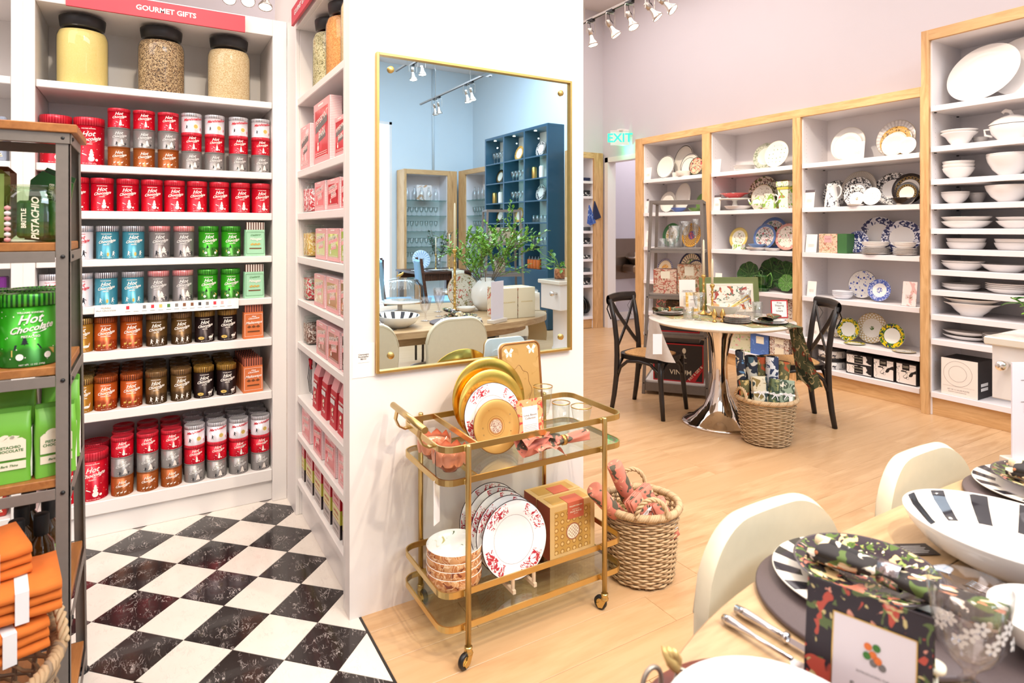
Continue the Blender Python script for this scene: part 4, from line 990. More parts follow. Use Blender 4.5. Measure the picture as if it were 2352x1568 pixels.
# ================================================================ BAR CART
m_brass = mat('satin_brass', (212, 184, 122), .30, 1.0, var=.05, vs=30)
m_glass = glass('cart_glass', (240, 244, 238), alpha=.86)
cart = thing('bar_cart', 'brass bar cart with glass shelves and casters under the mirror', 'cart', (.91, 1.815, 0))
def loc_(x, y, z): return (x-.91, y-1.815, z)
def rring(x0, x1, y0, y1, z, r=.05, n=6):
    pts = []
    for cx, cy, a0 in ((x1-r, y0+r, -90), (x1-r, y1-r, 0), (x0+r, y1-r, 90), (x0+r, y0+r, 180)):
        for k in range(n+1):
            a = math.radians(a0+90*k/n); pts.append(loc_(cx+r*math.cos(a), cy+r*math.sin(a), z))
    return pts
RX0, RX1, RY0, RY1 = .828, 1.605, 1.838, 2.212
for z, nm in ((.718, 'top_rail'), (.608, 'shelf_frame'), (.235, 'guard_rail'), (.122, 'shelf_frame')):
    MB().tube(rring(RX0, RX1, RY0, RY1, z), .01, closed=True, flat=(.005, .021)).obj(nm, m_brass, cart)
for z in (.718, .608): MB().box(loc_(.955, RY0+.003, z-.010), loc_(.961, RY1-.003, z+.009)).obj('cross_bar', m_brass, cart)
for z in (.608, .122):
    MB().prism([(p[0], p[1]) for p in rring(RX0+.004, RX1-.004, RY0+.004, RY1-.004, 0, .046)], z+.002, z+.009).obj('glass_shelf', m_glass, cart)
legs = [(.911, 1.818), (1.489, 1.818), (.911, 2.232), (1.489, 2.232)]
for i, (x, y) in enumerate(legs):
    MB().lathe([(0, .066), (.0098, .066), (.0098, .730), (.008, .734), (0, .734)], 16, c=loc_(x, y, 0)).obj('leg', m_brass, cart)
    s = 1 if y < 2 else -1
    for z in (.718, .608, .235, .122):
        b = MB().box(loc_(x-.010, min(y+s*.008, y+s*.022), z-.009), loc_(x+.010, max(y+s*.008, y+s*.022), z+.009), bev=.002); b.obj('bracket', m_brass, cart)
    # caster
    cx, cy = x, y; cs = thing  # noqa
    a = [math.radians(200), math.radians(-70), math.radians(100), math.radians(30)][i]
    b = MB(); b.lathe([(0, .066), (.013, .066), (.014, .060), (.012, .052), (.015, .048), (.015, .042), (0, .042)], 16)
    st = len(b.v); b.prism([(-.012, .045), (.012, .045), (-.004, .012), (-.022, .008), (-.03, .022), (-.018, .03)], -.012, -.009, ax='y').prism([(-.012, .045), (.012, .045), (-.004, .012), (-.022, .008), (-.03, .022), (-.018, .03)], .009, .012, ax='y')
    c = b.obj('caster', m_brass, cart, loc_(cx, cy, 0), (0, 0, a-math.pi if i == 0 else a))
    MB().lathe([(0, -.008), (.012, -.008), (.0165, -.0075), (.0165, .0075), (.012, .008), (0, .008)], 24).xf(Matrix.Translation((-.018, 0, .0262)) @ Matrix.Rotation(math.pi/2, 4, 'X')).obj('wheel_hub', m_brass, c)
    MB().lathe([(.0165, -.0085), (.023, -.0085), (.0255, -.005), (.0255, .005), (.023, .0085), (.0165, .0085)], 32).xf(Matrix.Translation((-.018, 0, .0262)) @ Matrix.Rotation(math.pi/2, 4, 'X')).obj('tyre', m_black, c)
MB().tube([loc_(.785, 1.885, .784), loc_(.785, 2.195, .792)], .0115, 16).obj('handle', m_brass, cart)
b = MB()
for y in (1.925, 2.15):
    b.tube([loc_(.785, y, .785), loc_(.778, y, .752), loc_(.79, y, .725), loc_(.812, y, .712), loc_(.829, y, .714)], .01, flat=(.022, .006))
b.obj('handle_bracket', m_brass, cart)
t = thing('price_tag', 'long white price tag hanging by black cord from the cart handle end', 'tag', (.835, 1.905, .530))
MB().box((-.0007, -.019, -.075), (.0007, .019, .075)).xf(Matrix.Rotation(-.95, 4, 'Z')).obj('card', mat('tag_card', (246, 242, 242), .6, var=.01), t)
MB().tube([(0, 0, .068), (-.002, .004, .10), (-.004, .006, .182)], .0011, 5).obj('cord', m_black, t)
b = MB()
for z, w in ((.02, .5), (-.0, .5), (.01, .5)): pass
put_poly(b, [(-.010, -.01), (.010, -.01), (.010, -.0088), (-.010, -.0088)], 0, off=-.001); put_poly(b, [(-.010, .02), (.010, .02), (.010, .0212), (-.010, .0212)], 0, off=-.001)
for x in (-.010, .0088): put_poly(b, [(x, -.01), (x+.0012, -.01), (x+.0012, .02), (x, .02)], 0, off=-.001)
for z in (-.02, -.025): put_poly(b, [(-.013, z), (.013, z), (.013, z+.001), (-.013, z+.001)], 0, off=-.001)
b.xf(Matrix.Rotation(math.pi/2-.95-math.pi, 4, 'Z')); b.obj('drawing', INK['grey'], t)
# ---- plates
def plate_mesh(name, mats, prof=None, seg=56):
    prof = prof or [(0, .0), (.55, 0), (.60, -.012), (.62, -.012), (.66, .012), (1.0, .105), (1.0, .125), (.98, .128), (.66, .045), (.60, .030), (0, .028)]
    # outside first, then rim, then inside; local +z is the face
    return MB().lathe(prof, seg).mesh(name, mats)
FLATP = [(0, 0), (.52, 0), (.54, -.010), (.58, -.010), (.62, .010), (.99, .085), (1.0, .098), (.985, .108), (.64, .050), (.58, .034), (0, .030)]
COUPE = [(0, 0), (.5, 0), (.52, -.012), (.56, -.012), (.6, .008), (.98, .13), (1.0, .15), (.98, .155), (.6, .045), (0, .03)]
PLM = {}
def pmesh(m, prof=FLATP):
    k = (m.name, len(prof), prof[5])
    if k not in PLM: PLM[k] = plate_mesh('plate', m, prof)
    return PLM[k]
def stand_plate(label, m, x, y, z, r, face=-math.pi/2, tilt=14, prof=FLATP, group=None, sx=1.0, cat='plate', nm='dinner_plate', roll=0):
    """plate leaning back: its face looks along the compass angle `face`; z = height of the surface under its rim"""
    tl = math.radians(90-tilt); M_ = Matrix.Rotation(face+math.pi/2, 4, 'Z') @ Matrix.Rotation(tl, 4, 'X') @ Matrix.Rotation(roll, 4, 'Z')
    o = ob(nm, pmesh(m, prof)); s = Matrix.Diagonal((r*sx, r, r, 1)); 
    o.matrix_world = Matrix.Translation((x, y, z+r*math.cos(math.radians(tilt))+r*.03+.001)) @ M_ @ s
    return tag(o, label, cat, group)
def lay_plate(label, m, x, y, z, r, prof=FLATP, group=None, nm='dinner_plate', sx=1.0, sy=1.0, rz=0, cat='plate'):
    o = ob(nm, pmesh(m, prof), None, (x, y, z+r*.0105), (0, 0, rz), scale=(r*sx, r*sy, r)); return tag(o, label, cat, group)
m_goldplate = mat('polished_gold', (226, 178, 84), .16, 1.0, var=.02)
m_goldplate2 = mat('gold_coupe', (240, 196, 96), .2, .9, var=.03)
RED = (186, 52, 66)
m_redp = platemat('lotus_plate', (246, 242, 242), [(.978, 1.01, (60, 40, 44)), (.600, .608, (120, 100, 104))], [(.66, .955, RED, 7.0, .56, 'spray'), (.68, .95, RED, 4.2, .022, 'sprayline')], .10)
m_goldleaf = platemat('gold_leaf_plate', (214, 166, 92), [(.965, 1.01, (150, 104, 56)), (.36, .37, (140, 90, 44)), (.27, .30, (176, 110, 70)), (0, .25, (240, 222, 200))],
    [(.0, .25, (150, 84, 60), 14, .06, 'line'), (.52, .90, (120, 84, 44), 3.4, .10, 'sprig'), (.52, .90, (226, 188, 120), 3.4, .06, 'sprig')], .32, .55)
zc = .6175+EPS
stand_plate('largest round gold charger leaning against the wall on the cart', m_goldplate, 1.150, 2.125, zc, .160, tilt=12)
stand_plate('bright yellow gold plate in front of the gold charger', m_goldplate2, 1.135, 2.075, zc, .142, tilt=12)
stand_plate('white plate with red scrollwork standing on the top of the cart', m_redp, 1.118, 2.035, zc, .122, tilt=12, roll=.5)
stand_plate('small gold leaf plate with a lattice medallion in front on the cart', m_goldleaf, 1.108, 1.985, zc, .098, tilt=14)
b = MB()
for q in (-.05, .05): b.tube([(q, -.03, .004), (q, -.024, .018), (q, -.01, .004), (q, .10, .004), (q, .07, .08)], .003, 6)
tag(b.obj('plate_easel', m_clear, None, (1.12, 2.0, zc)), 'clear plastic easel holding the gold and red plates', 'stand')
# gold tray with butterflies
t = thing('serving_tray', 'tall gold leaf tray with pale butterflies, upright against the mirror', 'tray', (1.330, 2.140, zc+.003), rot=(-.12, 0, 0))
def rr_poly(w, h, r, n=6, z0=0):
    pts = []
    for cx, cz, a0 in ((w/2-r, r, -90), (w/2-r, h-r, 0), (-w/2+r, h-r, 90), (-w/2+r, r, 180)):
        for k in range(n+1): a = math.radians(a0+90*k/n); pts.append((cx+r*math.cos(a), z0+cz+r*math.sin(a)))
    return pts
MB().prism(rr_poly(.195, .36, .028), -.004, .004, ax='y').obj('tray_body', flor('gold_leaf', (222, 178, 110), [((228, 186, 120), 9, .5, 1), ((214, 168, 100), 24, .63, 3)], .35, .5), t)
MB().prism(rr_poly(.196, .362, .028, z0=-.001), .0042, .012, ax='y').obj('white_back', m_white, t)
MB().prism(rr_poly(.13, .27, .02, z0=.045), .0122, .018, ax='y').obj('foot_ring', m_white, t)
b = MB(); b.tube([(p[0], -.006, p[1]) for p in rr_poly(.187, .352, .026, z0=.004)], .004, 6, closed=True); b.obj('rim', mat('tray_rim', (170, 116, 66), .35, .6), t)
b = MB()
for cx, cz in ((-.055, .318), (.055, .325)):
    for sg in (-1, 1):
        put_poly(b, [(cx, cz), (cx+sg*.012, cz+.020), (cx+sg*.024, cz+.012), (cx+sg*.014, cz)], 0, off=-.0046); put_poly(b, [(cx, cz), (cx+sg*.014, cz-.003), (cx+sg*.012, cz-.018), (cx+sg*.003, cz-.012)], 0, off=-.0046)
b.obj('butterfly_print', INK['cream'], t)
b = MB()
pts = [(-.02+.062*math.cos(a)*(1+.07*math.cos(9*a)), -.0048, .16+.10*math.sin(a)*(1+.07*math.cos(9*a))) for a in [2*math.pi*k/72 for k in range(72)]]
b.tube(pts, .0008, 4, closed=True); b.obj('scalloped_line', mat('tray_line', (150, 104, 60), .4), t)
# framed card
def card(label, loc, w, h, rz, m_border, e, lines, title, tsize=.011, ink='grey', tiltb=-.12, nm='framed_card', cat='sign', stand=True, white=None):
    t = thing(nm, label, cat, loc, rot=(tiltb, 0, rz))
    MB().box((-w/2, 0, 0), (w/2, .003, h)).obj('backing', m_border, t)
    if e: MB().box((-w/2+e, -.0008, e*1.1), (w/2-e, 0, h-e*1.1)).obj('white_panel', white or INK['white'], t)
    b = MB(); b_off = -.0013
    if title: put_text(b, title, tsize, 0, h*.62, 0, 0, .0002, off=b_off)
    for k in range(lines): z = h*.44-k*h*.035; put_poly(b, [(-w*.26, z), (w*.26, z), (w*.26, z+h*.006), (-w*.26, z+h*.006)], 0, off=b_off)
    if title or lines: b.obj('lettering', INK[ink], t)
    if stand: MB().box((-w/2-.004, -.012, -.0005), (w/2+.004, .02, .005)).xf(Matrix.Rotation(-tiltb, 4, 'X')).obj('stand', m_clear, t)
    return t
m_lotus = flor('lotus_border', (238, 172, 118), [((206, 84, 66), 26, .56, 1), ((252, 224, 196), 34, .62, 4)], .6, veins=((200, 70, 60), 17, .03, 2))
card('card with orange scroll border titled Lotus Bloom Collection on the cart', (1.268, 1.985, zc+.001), .118, .172, .0, m_lotus, .024, 9, 'Lotus Bloom\nCollection', .0115)
# glasses
def stemware(label, x, y, z, prof, gold=False, m=None, nm='drinking_glass', cat='glass', fr=None, seg=28, group=None):
    t = thing(nm, label, cat, (x, y, z), group=group)
    MB().lathe(prof, seg, fr=fr).obj('bowl_and_foot', m or m_clear, t)
    if gold: zt = max(p[1] for p in prof); rt = max(p[0] for p in prof if p[1] > zt-.002); MB().lathe([(rt-.001, zt-.003), (rt+.0006, zt-.003), (rt+.0006, zt+.0006), (rt-.001, zt+.0006)], seg).obj('gold_rim', m_gold, t)
    return t
def goblet(h, r, rf, stem=.4, solid=.1):
    zs = h*stem
    return [(0, .002), (rf*.9, .0), (rf, .002), (rf*.5, .006), (.006, .012), (.005, zs*.8), (.010, zs), (r*.62, zs+h*.10), (r*.86, h*.72), (r, h), (r-.0015, h), (r*.84, h*.72), (r*.58, zs+h*.12), (.004, zs+.012), (0, zs+.01)]
def tumbler(h, r, rb): return [(0, 0), (rb*.96, 0), (rb, .003), (r, h), (r-.0015, h), (rb-.003, .012), (0, .010)]
stemware('tall gold rimmed goblet behind the card on the cart', 1.385, 2.085, zc, goblet(.19, .040, .035, .32), True)
stemware('straight gold rimmed tumbler behind the card on the cart', 1.405, 1.985, zc, tumbler(.145, .036, .033), True)
stemware('low flared gold rimmed goblet at the right of the cart', 1.475, 1.945, zc, goblet(.13, .042, .036, .28), True)
# napkin with ring
m_napk = flor('salmon_napkin', (218, 132, 112), [((98, 92, 76), 22, .60, 3), ((244, 190, 150), 30, .66, 1)], .8)
t = thing('napkin', 'salmon patterned napkin gathered through a gold ring, on the cart', 'napkin', (1.345, 1.885, zc+.036), rz=-.05)
def nap(u, v):
    # v along x: fanned end at -.17, ring at 0, tail to .09
    x = -.19+.29*v; a = 2*math.pi*u
    k = abs(x)/.17 if x < 0 else x/.10*.55
    w = .011+.040*min(k, 1)**.8; hh = .012+.020*min(k, 1)
    return (x, w*math.cos(a)*(1+.18*math.sin(3*a+v*8))+(-.010 if x < -.05 else 0), hh*math.sin(a)*(1+.25*math.sin(2*a+v*9))+.010*min(k, 1))
b = MB().grid(nap, 36, 30, cu=True); b.obj('cloth', m_napk, t)
b = MB(); b.grid(lambda u, v: (-.19+.02*u+.08*v, -.075+.05*u-.01*v+.02*math.sin(4*u), .03+.045*v-.035*u+.01*math.sin(6*v)), 10, 8); b.grid(lambda u, v: (-.16+.07*v, -.05-.045*u, .006+.016*math.sin(3.1*v)+.018*u*(1-u)), 8, 8); b.grid(lambda u, v: (-.14+.1*v, -.02-.03*u, .05-.03*v+.02*math.sin(3*u)), 8, 8)
b.grid(lambda u, v: (-.10+.045*v+.02*u, -.03-.05*u, .004-.02*u*v+.012*math.sin(5*v)), 8, 8)
b.obj('loose_fold', m_napk, t)
MB().lathe([(.0175, -.008), (.019, -.008), (.019, .008), (.0175, .008)], 24).xf(Matrix.Rotation(math.pi/2, 4, 'Y')).obj('napkin_ring', m_gold, t)
# lotus bowls
m_lotusb = mat('pink_lustre', (226, 150, 116), .18, .25, vs=20); m_lotusd = mat('copper_lustre', (170, 94, 70), .2, .4, vs=20)
t = thing('lotus_bowl', 'pink petal-edged bowl at the near left end of the cart', 'bowl', (.893, 1.925, zc), scale=.95)
MB().lathe([(0, 0), (.026, 0), (.028, .005), (.044, .018), (.056, .045), (.058, .062), (.055, .062), (.052, .045), (.040, .022), (0, .012)], 40, mis=[1]*5+[0]*4).obj('bowl_body', [m_lotusb, m_lotusd], t)
for k in range(9):
    a0 = 2*math.pi*k/9
    def pet(u, v):
        w = math.sin(math.pi*min(1, .12+v*.88))**.6*.024*(1 if v < .55 else math.sqrt(max(0, 1-((v-.55)/.45)**2))+.02); a = a0+(u-.5)*2*w/.058
        rr = .0595+.004*math.sin(math.pi*v)+.003*(1-(2*u-1)**2); return (rr*math.cos(a), rr*math.sin(a), .030+.062*v)
    MB().grid(pet, 6, 8).obj('petal', m_lotusb, t)
index_kids()
dup(t, (.893, 2.060, zc), .3, 'pink petal-edged bowl at the wall side of the cart')
# lower shelf
zl = .1315+EPS
m_pais = flor('paisley_copper', (186, 120, 74), [((214, 160, 110), 34, .52, 2), ((128, 66, 44), 30, .62, 5)], .25, .1, veins=((236, 200, 160), 30, .02, 3))
m_porc = mat('glazed_porcelain', (246, 242, 236), .10, var=.01)
m_inb = flor('inner_sprig', (246, 242, 236), [((200, 190, 130), 26, .66, 2), ((110, 120, 90), 60, .70, 4)], .1)
bp = [(0, 0), (.052, 0), (.054, .004), (.058, .006), (.088, .030), (.099, .060), (.1015, .092), (.1000, .093), (.097, .060), (.085, .032), (.056, .014), (0, .012)]
bm = MB().lathe(bp, 48, mis=[0, 0, 0, 0, 0, 0, 1, 2, 2, 1, 1]).mesh('paisley_bowl', [m_pais, m_porc, m_inb])
for k, nmz in enumerate(('bottom', 'second lowest', 'second highest', 'top')):
    o = ob('paisley_bowl', bm, None, (.955, 2.02, zl+k*.0285), (0, 0, k*1.3)); tag(o, 'copper paisley bowl, %s of the stack of four on the lower cart shelf' % nmz, 'bowl')
for k, nmz in enumerate(('front', 'second', 'third', 'fourth', 'rearmost')):
    stand_plate('white plate with red scrollwork, %s of the five on the lower cart shelf' % nmz, m_redp, 1.172, 1.965+k*.046, zl+.016, .140, tilt=11, roll=k*.25+.6)
b = MB()
for q in (-.045, .045):
    b.box((q-.006, -.055, 0), (q+.006, .23, .014)); b.box((q-.005, -.048, .014), (q+.005, -.038, .055))
    for k in range(5): b.box((q-.004, -.002+k*.046, .014), (q+.004, .006+k*.046, .04)) if False else None
b.obj('plate_rack', mat('pale_rack_wood', (232, 204, 172), .6), None, (1.178, 1.945, zl)); tag(COL.objects[-1] if False else [o for o in COL.objects if o.name.startswith('plate_rack')][0], 'pale wooden rack holding the five red-scroll plates', 'rack')
m_gbox = flor('gold_star_box', (206, 160, 92), [((232, 196, 130), 60, .55, 3)], .5)
def n_starbox():
    n = N('gold_lattice'); co = n.coord(); sp = n.node('ShaderNodeSeparateXYZ', i_0=co).outputs
    vo = n.node('ShaderNodeTexVoronoi', i_Vector=co, i_Scale=34.0, i_Randomness=.0).outputs[0]
    f = n.step(n.math('ABSOLUTE', n.math('SUBTRACT', vo, .30)), .05, .02); f2 = n.math('LESS_THAN', vo, .2)
    c = n.mix(f, lin((204, 156, 78)), lin((150, 100, 50))); c = n.mix(f2, c, lin((232, 194, 128))); n.col(c); return n.set(.5)
m_lat = n_starbox(); m_redbox = mat('brick_red_card', (178, 84, 54), .55); m_goldcard = mat('gold_card', (224, 184, 122), .5)
def gift_box(label, x0, y0, z, w, d, h):
    t = thing('gift_box', label, 'box', (x0, y0, z))
    MB().box((0, 0, 0), (w, d, h), bev=.0012).obj('box_body', m_redbox, t)
    MB().box((.0, -.0012, 0), (w, 0, h)).obj('front_panel', m_goldcard, t); MB().box((0, 0, h), (w, d, h+.0012)).obj('top_panel', m_goldcard, t)
    MB().box((.022, -.002, .022), (w-.022, -.0012, h-.022)).obj('pattern_panel', m_lat, t); MB().box((.022, .014, h+.0012), (w-.022, d-.014, h+.002)).obj('pattern_panel', m_lat, t)
    b = MB(); put_disc(b, w*.5, h*.46, .034, .034, 0, off=-.0026, n=28); put_disc(b, w*.5, h*.46, .029, .029, 1, off=-.0030, n=28)
    for q in range(-2, 3):
        for s_ in (1, -1):
            c = q*.010; L_ = math.sqrt(max(0, .026**2-c**2)); put_poly(b, [(w*.5+(c*.7-L_*.7), h*.46+s_*(c*.7+L_*.7)), (w*.5+(c*.7-L_*.7)+.002, h*.46+s_*(c*.7+L_*.7)), (w*.5+(c*.7+L_*.7)+.002, h*.46+s_*(c*.7-L_*.7)), (w*.5+(c*.7+L_*.7), h*.46+s_*(c*.7-L_*.7))], 0, off=-.0033)
    b.obj('medallion', [mat('medallion_brown', (176, 110, 80), .5), INK['cream']], t)
    MB().box((w*.38, -.0035, h*.70), (w*.74, -.0022, h+.002)).box((w*.38, -.0035, h+.002), (w*.74, d*.62, h+.003)).obj('paper_seal', mat('seal_coral', (212, 106, 78), .6), t)
    b = MB(); put_text(b, 'WILLIAMS SONOMA', .0072, w*.56, h*.93, 0, 0, .0002, off=-.0040); put_text(b, 'LOTUS BLOOM', .0052, w*.56, h*.865, 0, 0, .0001, off=-.0040); put_text(b, 'SALAD PLATES', .0088, w*.56, h*.825, 0, 0, .0002, off=-.0040); put_text(b, 'SET OF 4', .005, w*.56, h*.785, 0, 0, .0001, off=-.0040)
    b.obj('lettering', INK['cream'], t); return t
gift_box('front gold patterned salad plate box with coral seal on the lower cart shelf', 1.362, 2.000, zl, .222, .095, .214)
gift_box('rear gold patterned salad plate box close to the wall on the cart', 1.362, 2.100, zl, .222, .095, .214)
# ---- basket of salmon linens beside the cart
bx, by = 1.782, 1.935
bk = basket('pale wicker basket of salmon linens standing right beside the cart', (bx, by, 0), .152, .128, .300, stakes=28, rows=27, rz=1.1, ms=0, hh=.075)
MB().lathe([(0, .02), (.118, .02), (.135, .235), (0, .245)], 20).obj('paper_liner', mat('kraft', (206, 170, 110), .9), bk)
straw(bk, .12, .25, 420)
t = thing('table_runner', 'rolled salmon floral runner leaning from the basket towards the wall', 'linen', (bx-.05, by+.02, .20), rot=(0, -.78, .15))
MB().lathe([(0, 0), (.030, 0), (.033, .004), (.033, .30), (.029, .304), (.012, .300), (0, .300)], 20).obj('roll', m_napk, t)
t = thing('table_runner', 'second rolled salmon runner, behind the first in the basket', 'linen', (bx+.03, by+.075, .22), rot=(0, -.50, .15))
MB().lathe([(0, 0), (.030, 0), (.033, .004), (.033, .27), (.029, .274), (.012, .270), (0, .270)], 20).obj('roll', m_napk, t)
for k, (x, y, z, rx, ry, rz, lb) in enumerate(((-.075, -.05, .27, 1.35, -.35, .2, 'left salmon napkin bundle tied with white ribbon in the basket'), (-.01, -.035, .285, 1.35, -.30, .1, 'tallest salmon napkin bundle tied with white ribbon in the basket'), (.035, -.075, .235, 1.3, -.3, .0, 'front salmon napkin bundle with a white tag in the basket'))):
    folded(lb, 'napkin_bundle', 'napkin', (bx+x, by+y, z+.02), .075, .16, .042, m_napk, rot=(rx, ry, rz), layers=4, ribbon=m_ribbon, tagc=(k == 2))
# ================================================================ MIRROR
mir = thing('wall_mirror', 'large mirror in a thin brass frame on the white wall above the cart', 'mirror', (.735, 2.253, .905))
mw, mh = .906, 1.212
b = MB()
for a, c in (((0, -.022, 0), (.010, 0, mh)), ((mw-.010, -.022, 0), (mw, 0, mh)), ((.010, -.022, 0), (mw-.010, 0, .010)), ((.010, -.022, mh-.010), (mw-.010, 0, mh))): MB().box(a, c, bev=.001).obj('frame', m_gold, mir)
n = N('mirror_silver'); n.col(lin((224, 241, 250))); m_mirror = n.set(0.0, 1.0)
e = .022
MB().box((.010+e, -.0085, .010+e), (mw-.010-e, -.002, mh-.010-e)).obj('mirror_glass', m_mirror, mir)
yo, yi = -.0084, -.0085; A_ = [(.010, yo, .010), (mw-.010, yo, .010), (mw-.010, yo, mh-.010), (.010, yo, mh-.010)]; B_ = [(.010+e, yi, .010+e), (mw-.010-e, yi, .010+e), (mw-.010-e, yi, mh-.010-e), (.010+e, yi, mh-.010-e)]
for k in range(4):
    j = (k+1) % 4; q = [A_[k], A_[j], B_[j], B_[k]]; bk_ = [(p[0], -.002, p[2]) for p in q]
    MB().add(q+bk_, [(0, 1, 2, 3), (7, 6, 5, 4)]).obj('bevelled_edge', m_mirror, mir)
for x, z in ((.058, .062), (mw-.055, .062), (.058, mh-.058), (mw-.055, mh-.058)):
    MB().lathe([(0, 0), (.011, 0), (.013, .002), (.013, .006), (.011, .008), (0, .008)], 24).xf(Matrix.Translation((x, -.0085, z)) @ Matrix.Rotation(math.pi/2, 4, 'X')).obj('brass_stud', m_gold, mir)
card('small white price card for the mirror on the wall', (.690, 2.2515, .895), .085, .125, 0, INK['white'], 0, 1, 'Champagne\nRectangular\nMirror', .0085, tiltb=0, nm='price_card', stand=False)
# ================================================================ CABINET GOODS (fronts face -x)
WH = (246, 242, 238); XM = XC+.20
def yspan(px0, px1, x): a, c = P(px0, 500, x=x).y, P(px1, 500, x=x).y; return (a+c)/2, abs(a-c)/2
BAYS = [(1.265, 2.430), (2.560, 3.580), (3.690, 4.671), (4.810, 5.745)]
def clampy(y, r):
    a, c = min(BAYS, key=lambda q: 0 if q[0] < y < q[1] else min(abs(y-q[0]), abs(y-q[1])))
    return min(max(y, a+min(r, (c-a)/2)+.003), c-r-.003)
def cplate(label, m, px0, px1, ytop, zs, xd=None, tilt=12, prof=FLATP, nm='dinner_plate', roll=0, rnd=True, grp=None):
    xd = XM if xd is None else xd; yc, ry = yspan(px0, px1, xd); zt = P((px0+px1)/2, ytop, x=xd).z; r = (zt-zs)/2/.99; yc = clampy(yc, r if rnd else ry)
    return stand_plate(label, m, xd, yc, zs+EPS, r, face=math.pi, tilt=tilt, prof=prof, nm=nm, sx=1.0 if rnd else ry/r, roll=roll)
def ccard(label, px0, px1, ytop, zs, xd=None, header=False, m=None, title=None):
    xd = XC+.045 if xd is None else xd; yc, ry = yspan(px0, px1, xd); h = P((px0+px1)/2, ytop, x=xd).z-zs
    t = card(label, (xd, yc, zs+EPS+.001), ry*1.55, h, -math.pi/2, m or INK['white'], 0, 5, title, .012, tiltb=-.14, nm='info_card')
    if header: w = ry*1.55; MB().box((-w/2, -.001, h*.86), (w/2, -.0004, h)).obj('dark_header', mat('plum_grey', (96, 84, 88), .6), t)
    return t
def cbowl(label, px0, px1, ytop, ybase_z, m, xd=None, kind='bowl', nm='serving_bowl', n=1, pitch=.02, hh=None, sx=1.0, cat='bowl', mi=None, group=None):
    xd = XM if xd is None else xd; yc, ry = yspan(px0, px1, xd); ry *= .90; yc = clampy(yc, ry)
    zt = P((px0+px1)/2, ytop, x=xd).z; h = hh if hh else max(.012, zt-ybase_z-pitch*(n-1))
    key = (nm, m.name, round(ry, 3), round(h, 3), kind)
    if key not in PLM:
        R, q = ry, h
        pr = dict(bowl=[(0, 0), (R*.42, 0), (R*.45, q*.06), (R*.72, q*.32), (R*.93, q*.70), (R, q*.97), (R*1.0, q), (R*.975, q), (R*.90, q*.72), (R*.68, q*.36), (R*.38, q*.14), (0, q*.12)],
                  flare=[(0, 0), (R*.40, 0), (R*.42, q*.12), (R*.60, q*.40), (R*.74, q*.72), (R*.98, q*.94), (R, q), (R*.97, q), (R*.72, q*.78), (R*.56, q*.42), (R*.35, q*.2), (0, q*.18)],
                  dish=[(0, 0), (R*.60, 0), (R*.64, q*.10), (R*.84, q*.45), (R*.99, q*.93), (R, q), (R*.98, q), (R*.80, q*.5), (R*.6, q*.2), (0, q*.16)],
                  straight=[(0, 0), (R*.78, 0), (R*.82, q*.05), (R*.94, q*.5), (R, q*.97), (R, q), (R*.96, q), (R*.90, q*.5), (R*.76, q*.14), (0, q*.12)])[kind]
        PLM[key] = MB().lathe(pr, 40).mesh(nm, [m])
    out = []
    for k in range(n):
        lb = label if n == 1 else '%s, %s of %d stacked' % (label, ['bottom', 'second', 'third', 'fourth', 'fifth', 'sixth', 'seventh'][k] if k < n-1 else 'top', n)
        o = ob(nm, PLM[key], None, (xd, yc, ybase_z+EPS+k*pitch), (0, 0, 0), scale=(sx, 1, 1)); tag(o, lb, cat, group); out.append(o)
    return out
ZS = CT
pm_bee = platemat('bee_plate', WH, [(.97, 1.01, (226, 216, 200))], [(.78, .9, (206, 164, 70), 7, .06, 'sprig')])
pm_glass = platemat('crystal_plate', (232, 226, 222), [(.98, 1.01, (180, 160, 110)), (.8, .82, (214, 206, 200))], [(.5, .98, (206, 198, 196), 30, .2, 'stripe')], .08)
pm_goldrim = platemat('gold_splash_rim', (240, 232, 220), [(.66, 1.01, (214, 170, 88))], [(.66, 1.0, (120, 84, 40), 6, .55, 'blob')], .2)
pm_pleat = platemat('pleated_plate', (246, 240, 232), [(.0, .01, WH)], [(.3, .98, (206, 198, 188), 46, .55, 'stripe')])
pm_bk = platemat('black_floral', (244, 240, 236), [(.98, 1.01, (40, 36, 38))], [(.58, .97, (36, 34, 38), 6, .50, 'blob'), (.58, .97, (90, 90, 96), 9, .58, 'blob')])
pm_bk2 = platemat('black_floral_small', (244, 240, 236), [], [(.25, .97, (50, 50, 54), 6, .53, 'blob')])
pm_grey = platemat('grey_beaded', (206, 198, 188), [(.96, 1.01, (180, 170, 158))], [(.5, .95, (176, 166, 154), 60, .3, 'stripe')])
pm_beesm = platemat('bee_dot_plate', (250, 246, 238), [], [(.0, .9, (96, 86, 70), 3.4, .09, 'sprig')])
pm_bgold = platemat('black_gold_rim', (246, 238, 228), [(.62, 1.01, (38, 30, 28))], [(.64, .82, (150, 120, 60), 22, .55, 'grid')])
pm_blue = platemat('navy_scroll', (228, 224, 222), [(.62, 1.01, (216, 214, 222))], [(.62, .99, (42, 48, 92), 5, .48, 'blob')])
pm_bluefull = platemat('navy_full', (214, 214, 224), [], [(0, .99, (44, 54, 108), 5.4, .47, 'blob')])
pm_blueflor = platemat('blue_sprig', (246, 242, 236), [(.975, 1.01, (60, 50, 80))], [(.05, .95, (56, 76, 170), 2.3, .17, 'sprig'), (.05, .95, (110, 128, 200), 5, .64, 'blob')])
pm_bluerim = platemat('blue_rim', (246, 242, 236), [(.62, 1.01, (78, 98, 178))], [(.64, .99, (220, 224, 240), 9, .56, 'blob'), (0, .25, (56, 76, 170), 7, .5, 'blob')])
pm_latt = platemat('gold_lattice_rim', (244, 240, 234), [(.97, 1.01, (190, 160, 90))], [(.62, .99, (190, 160, 96), 22, .72, 'grid'), (0, .14, (70, 110, 40), 9, .45, 'blob')])
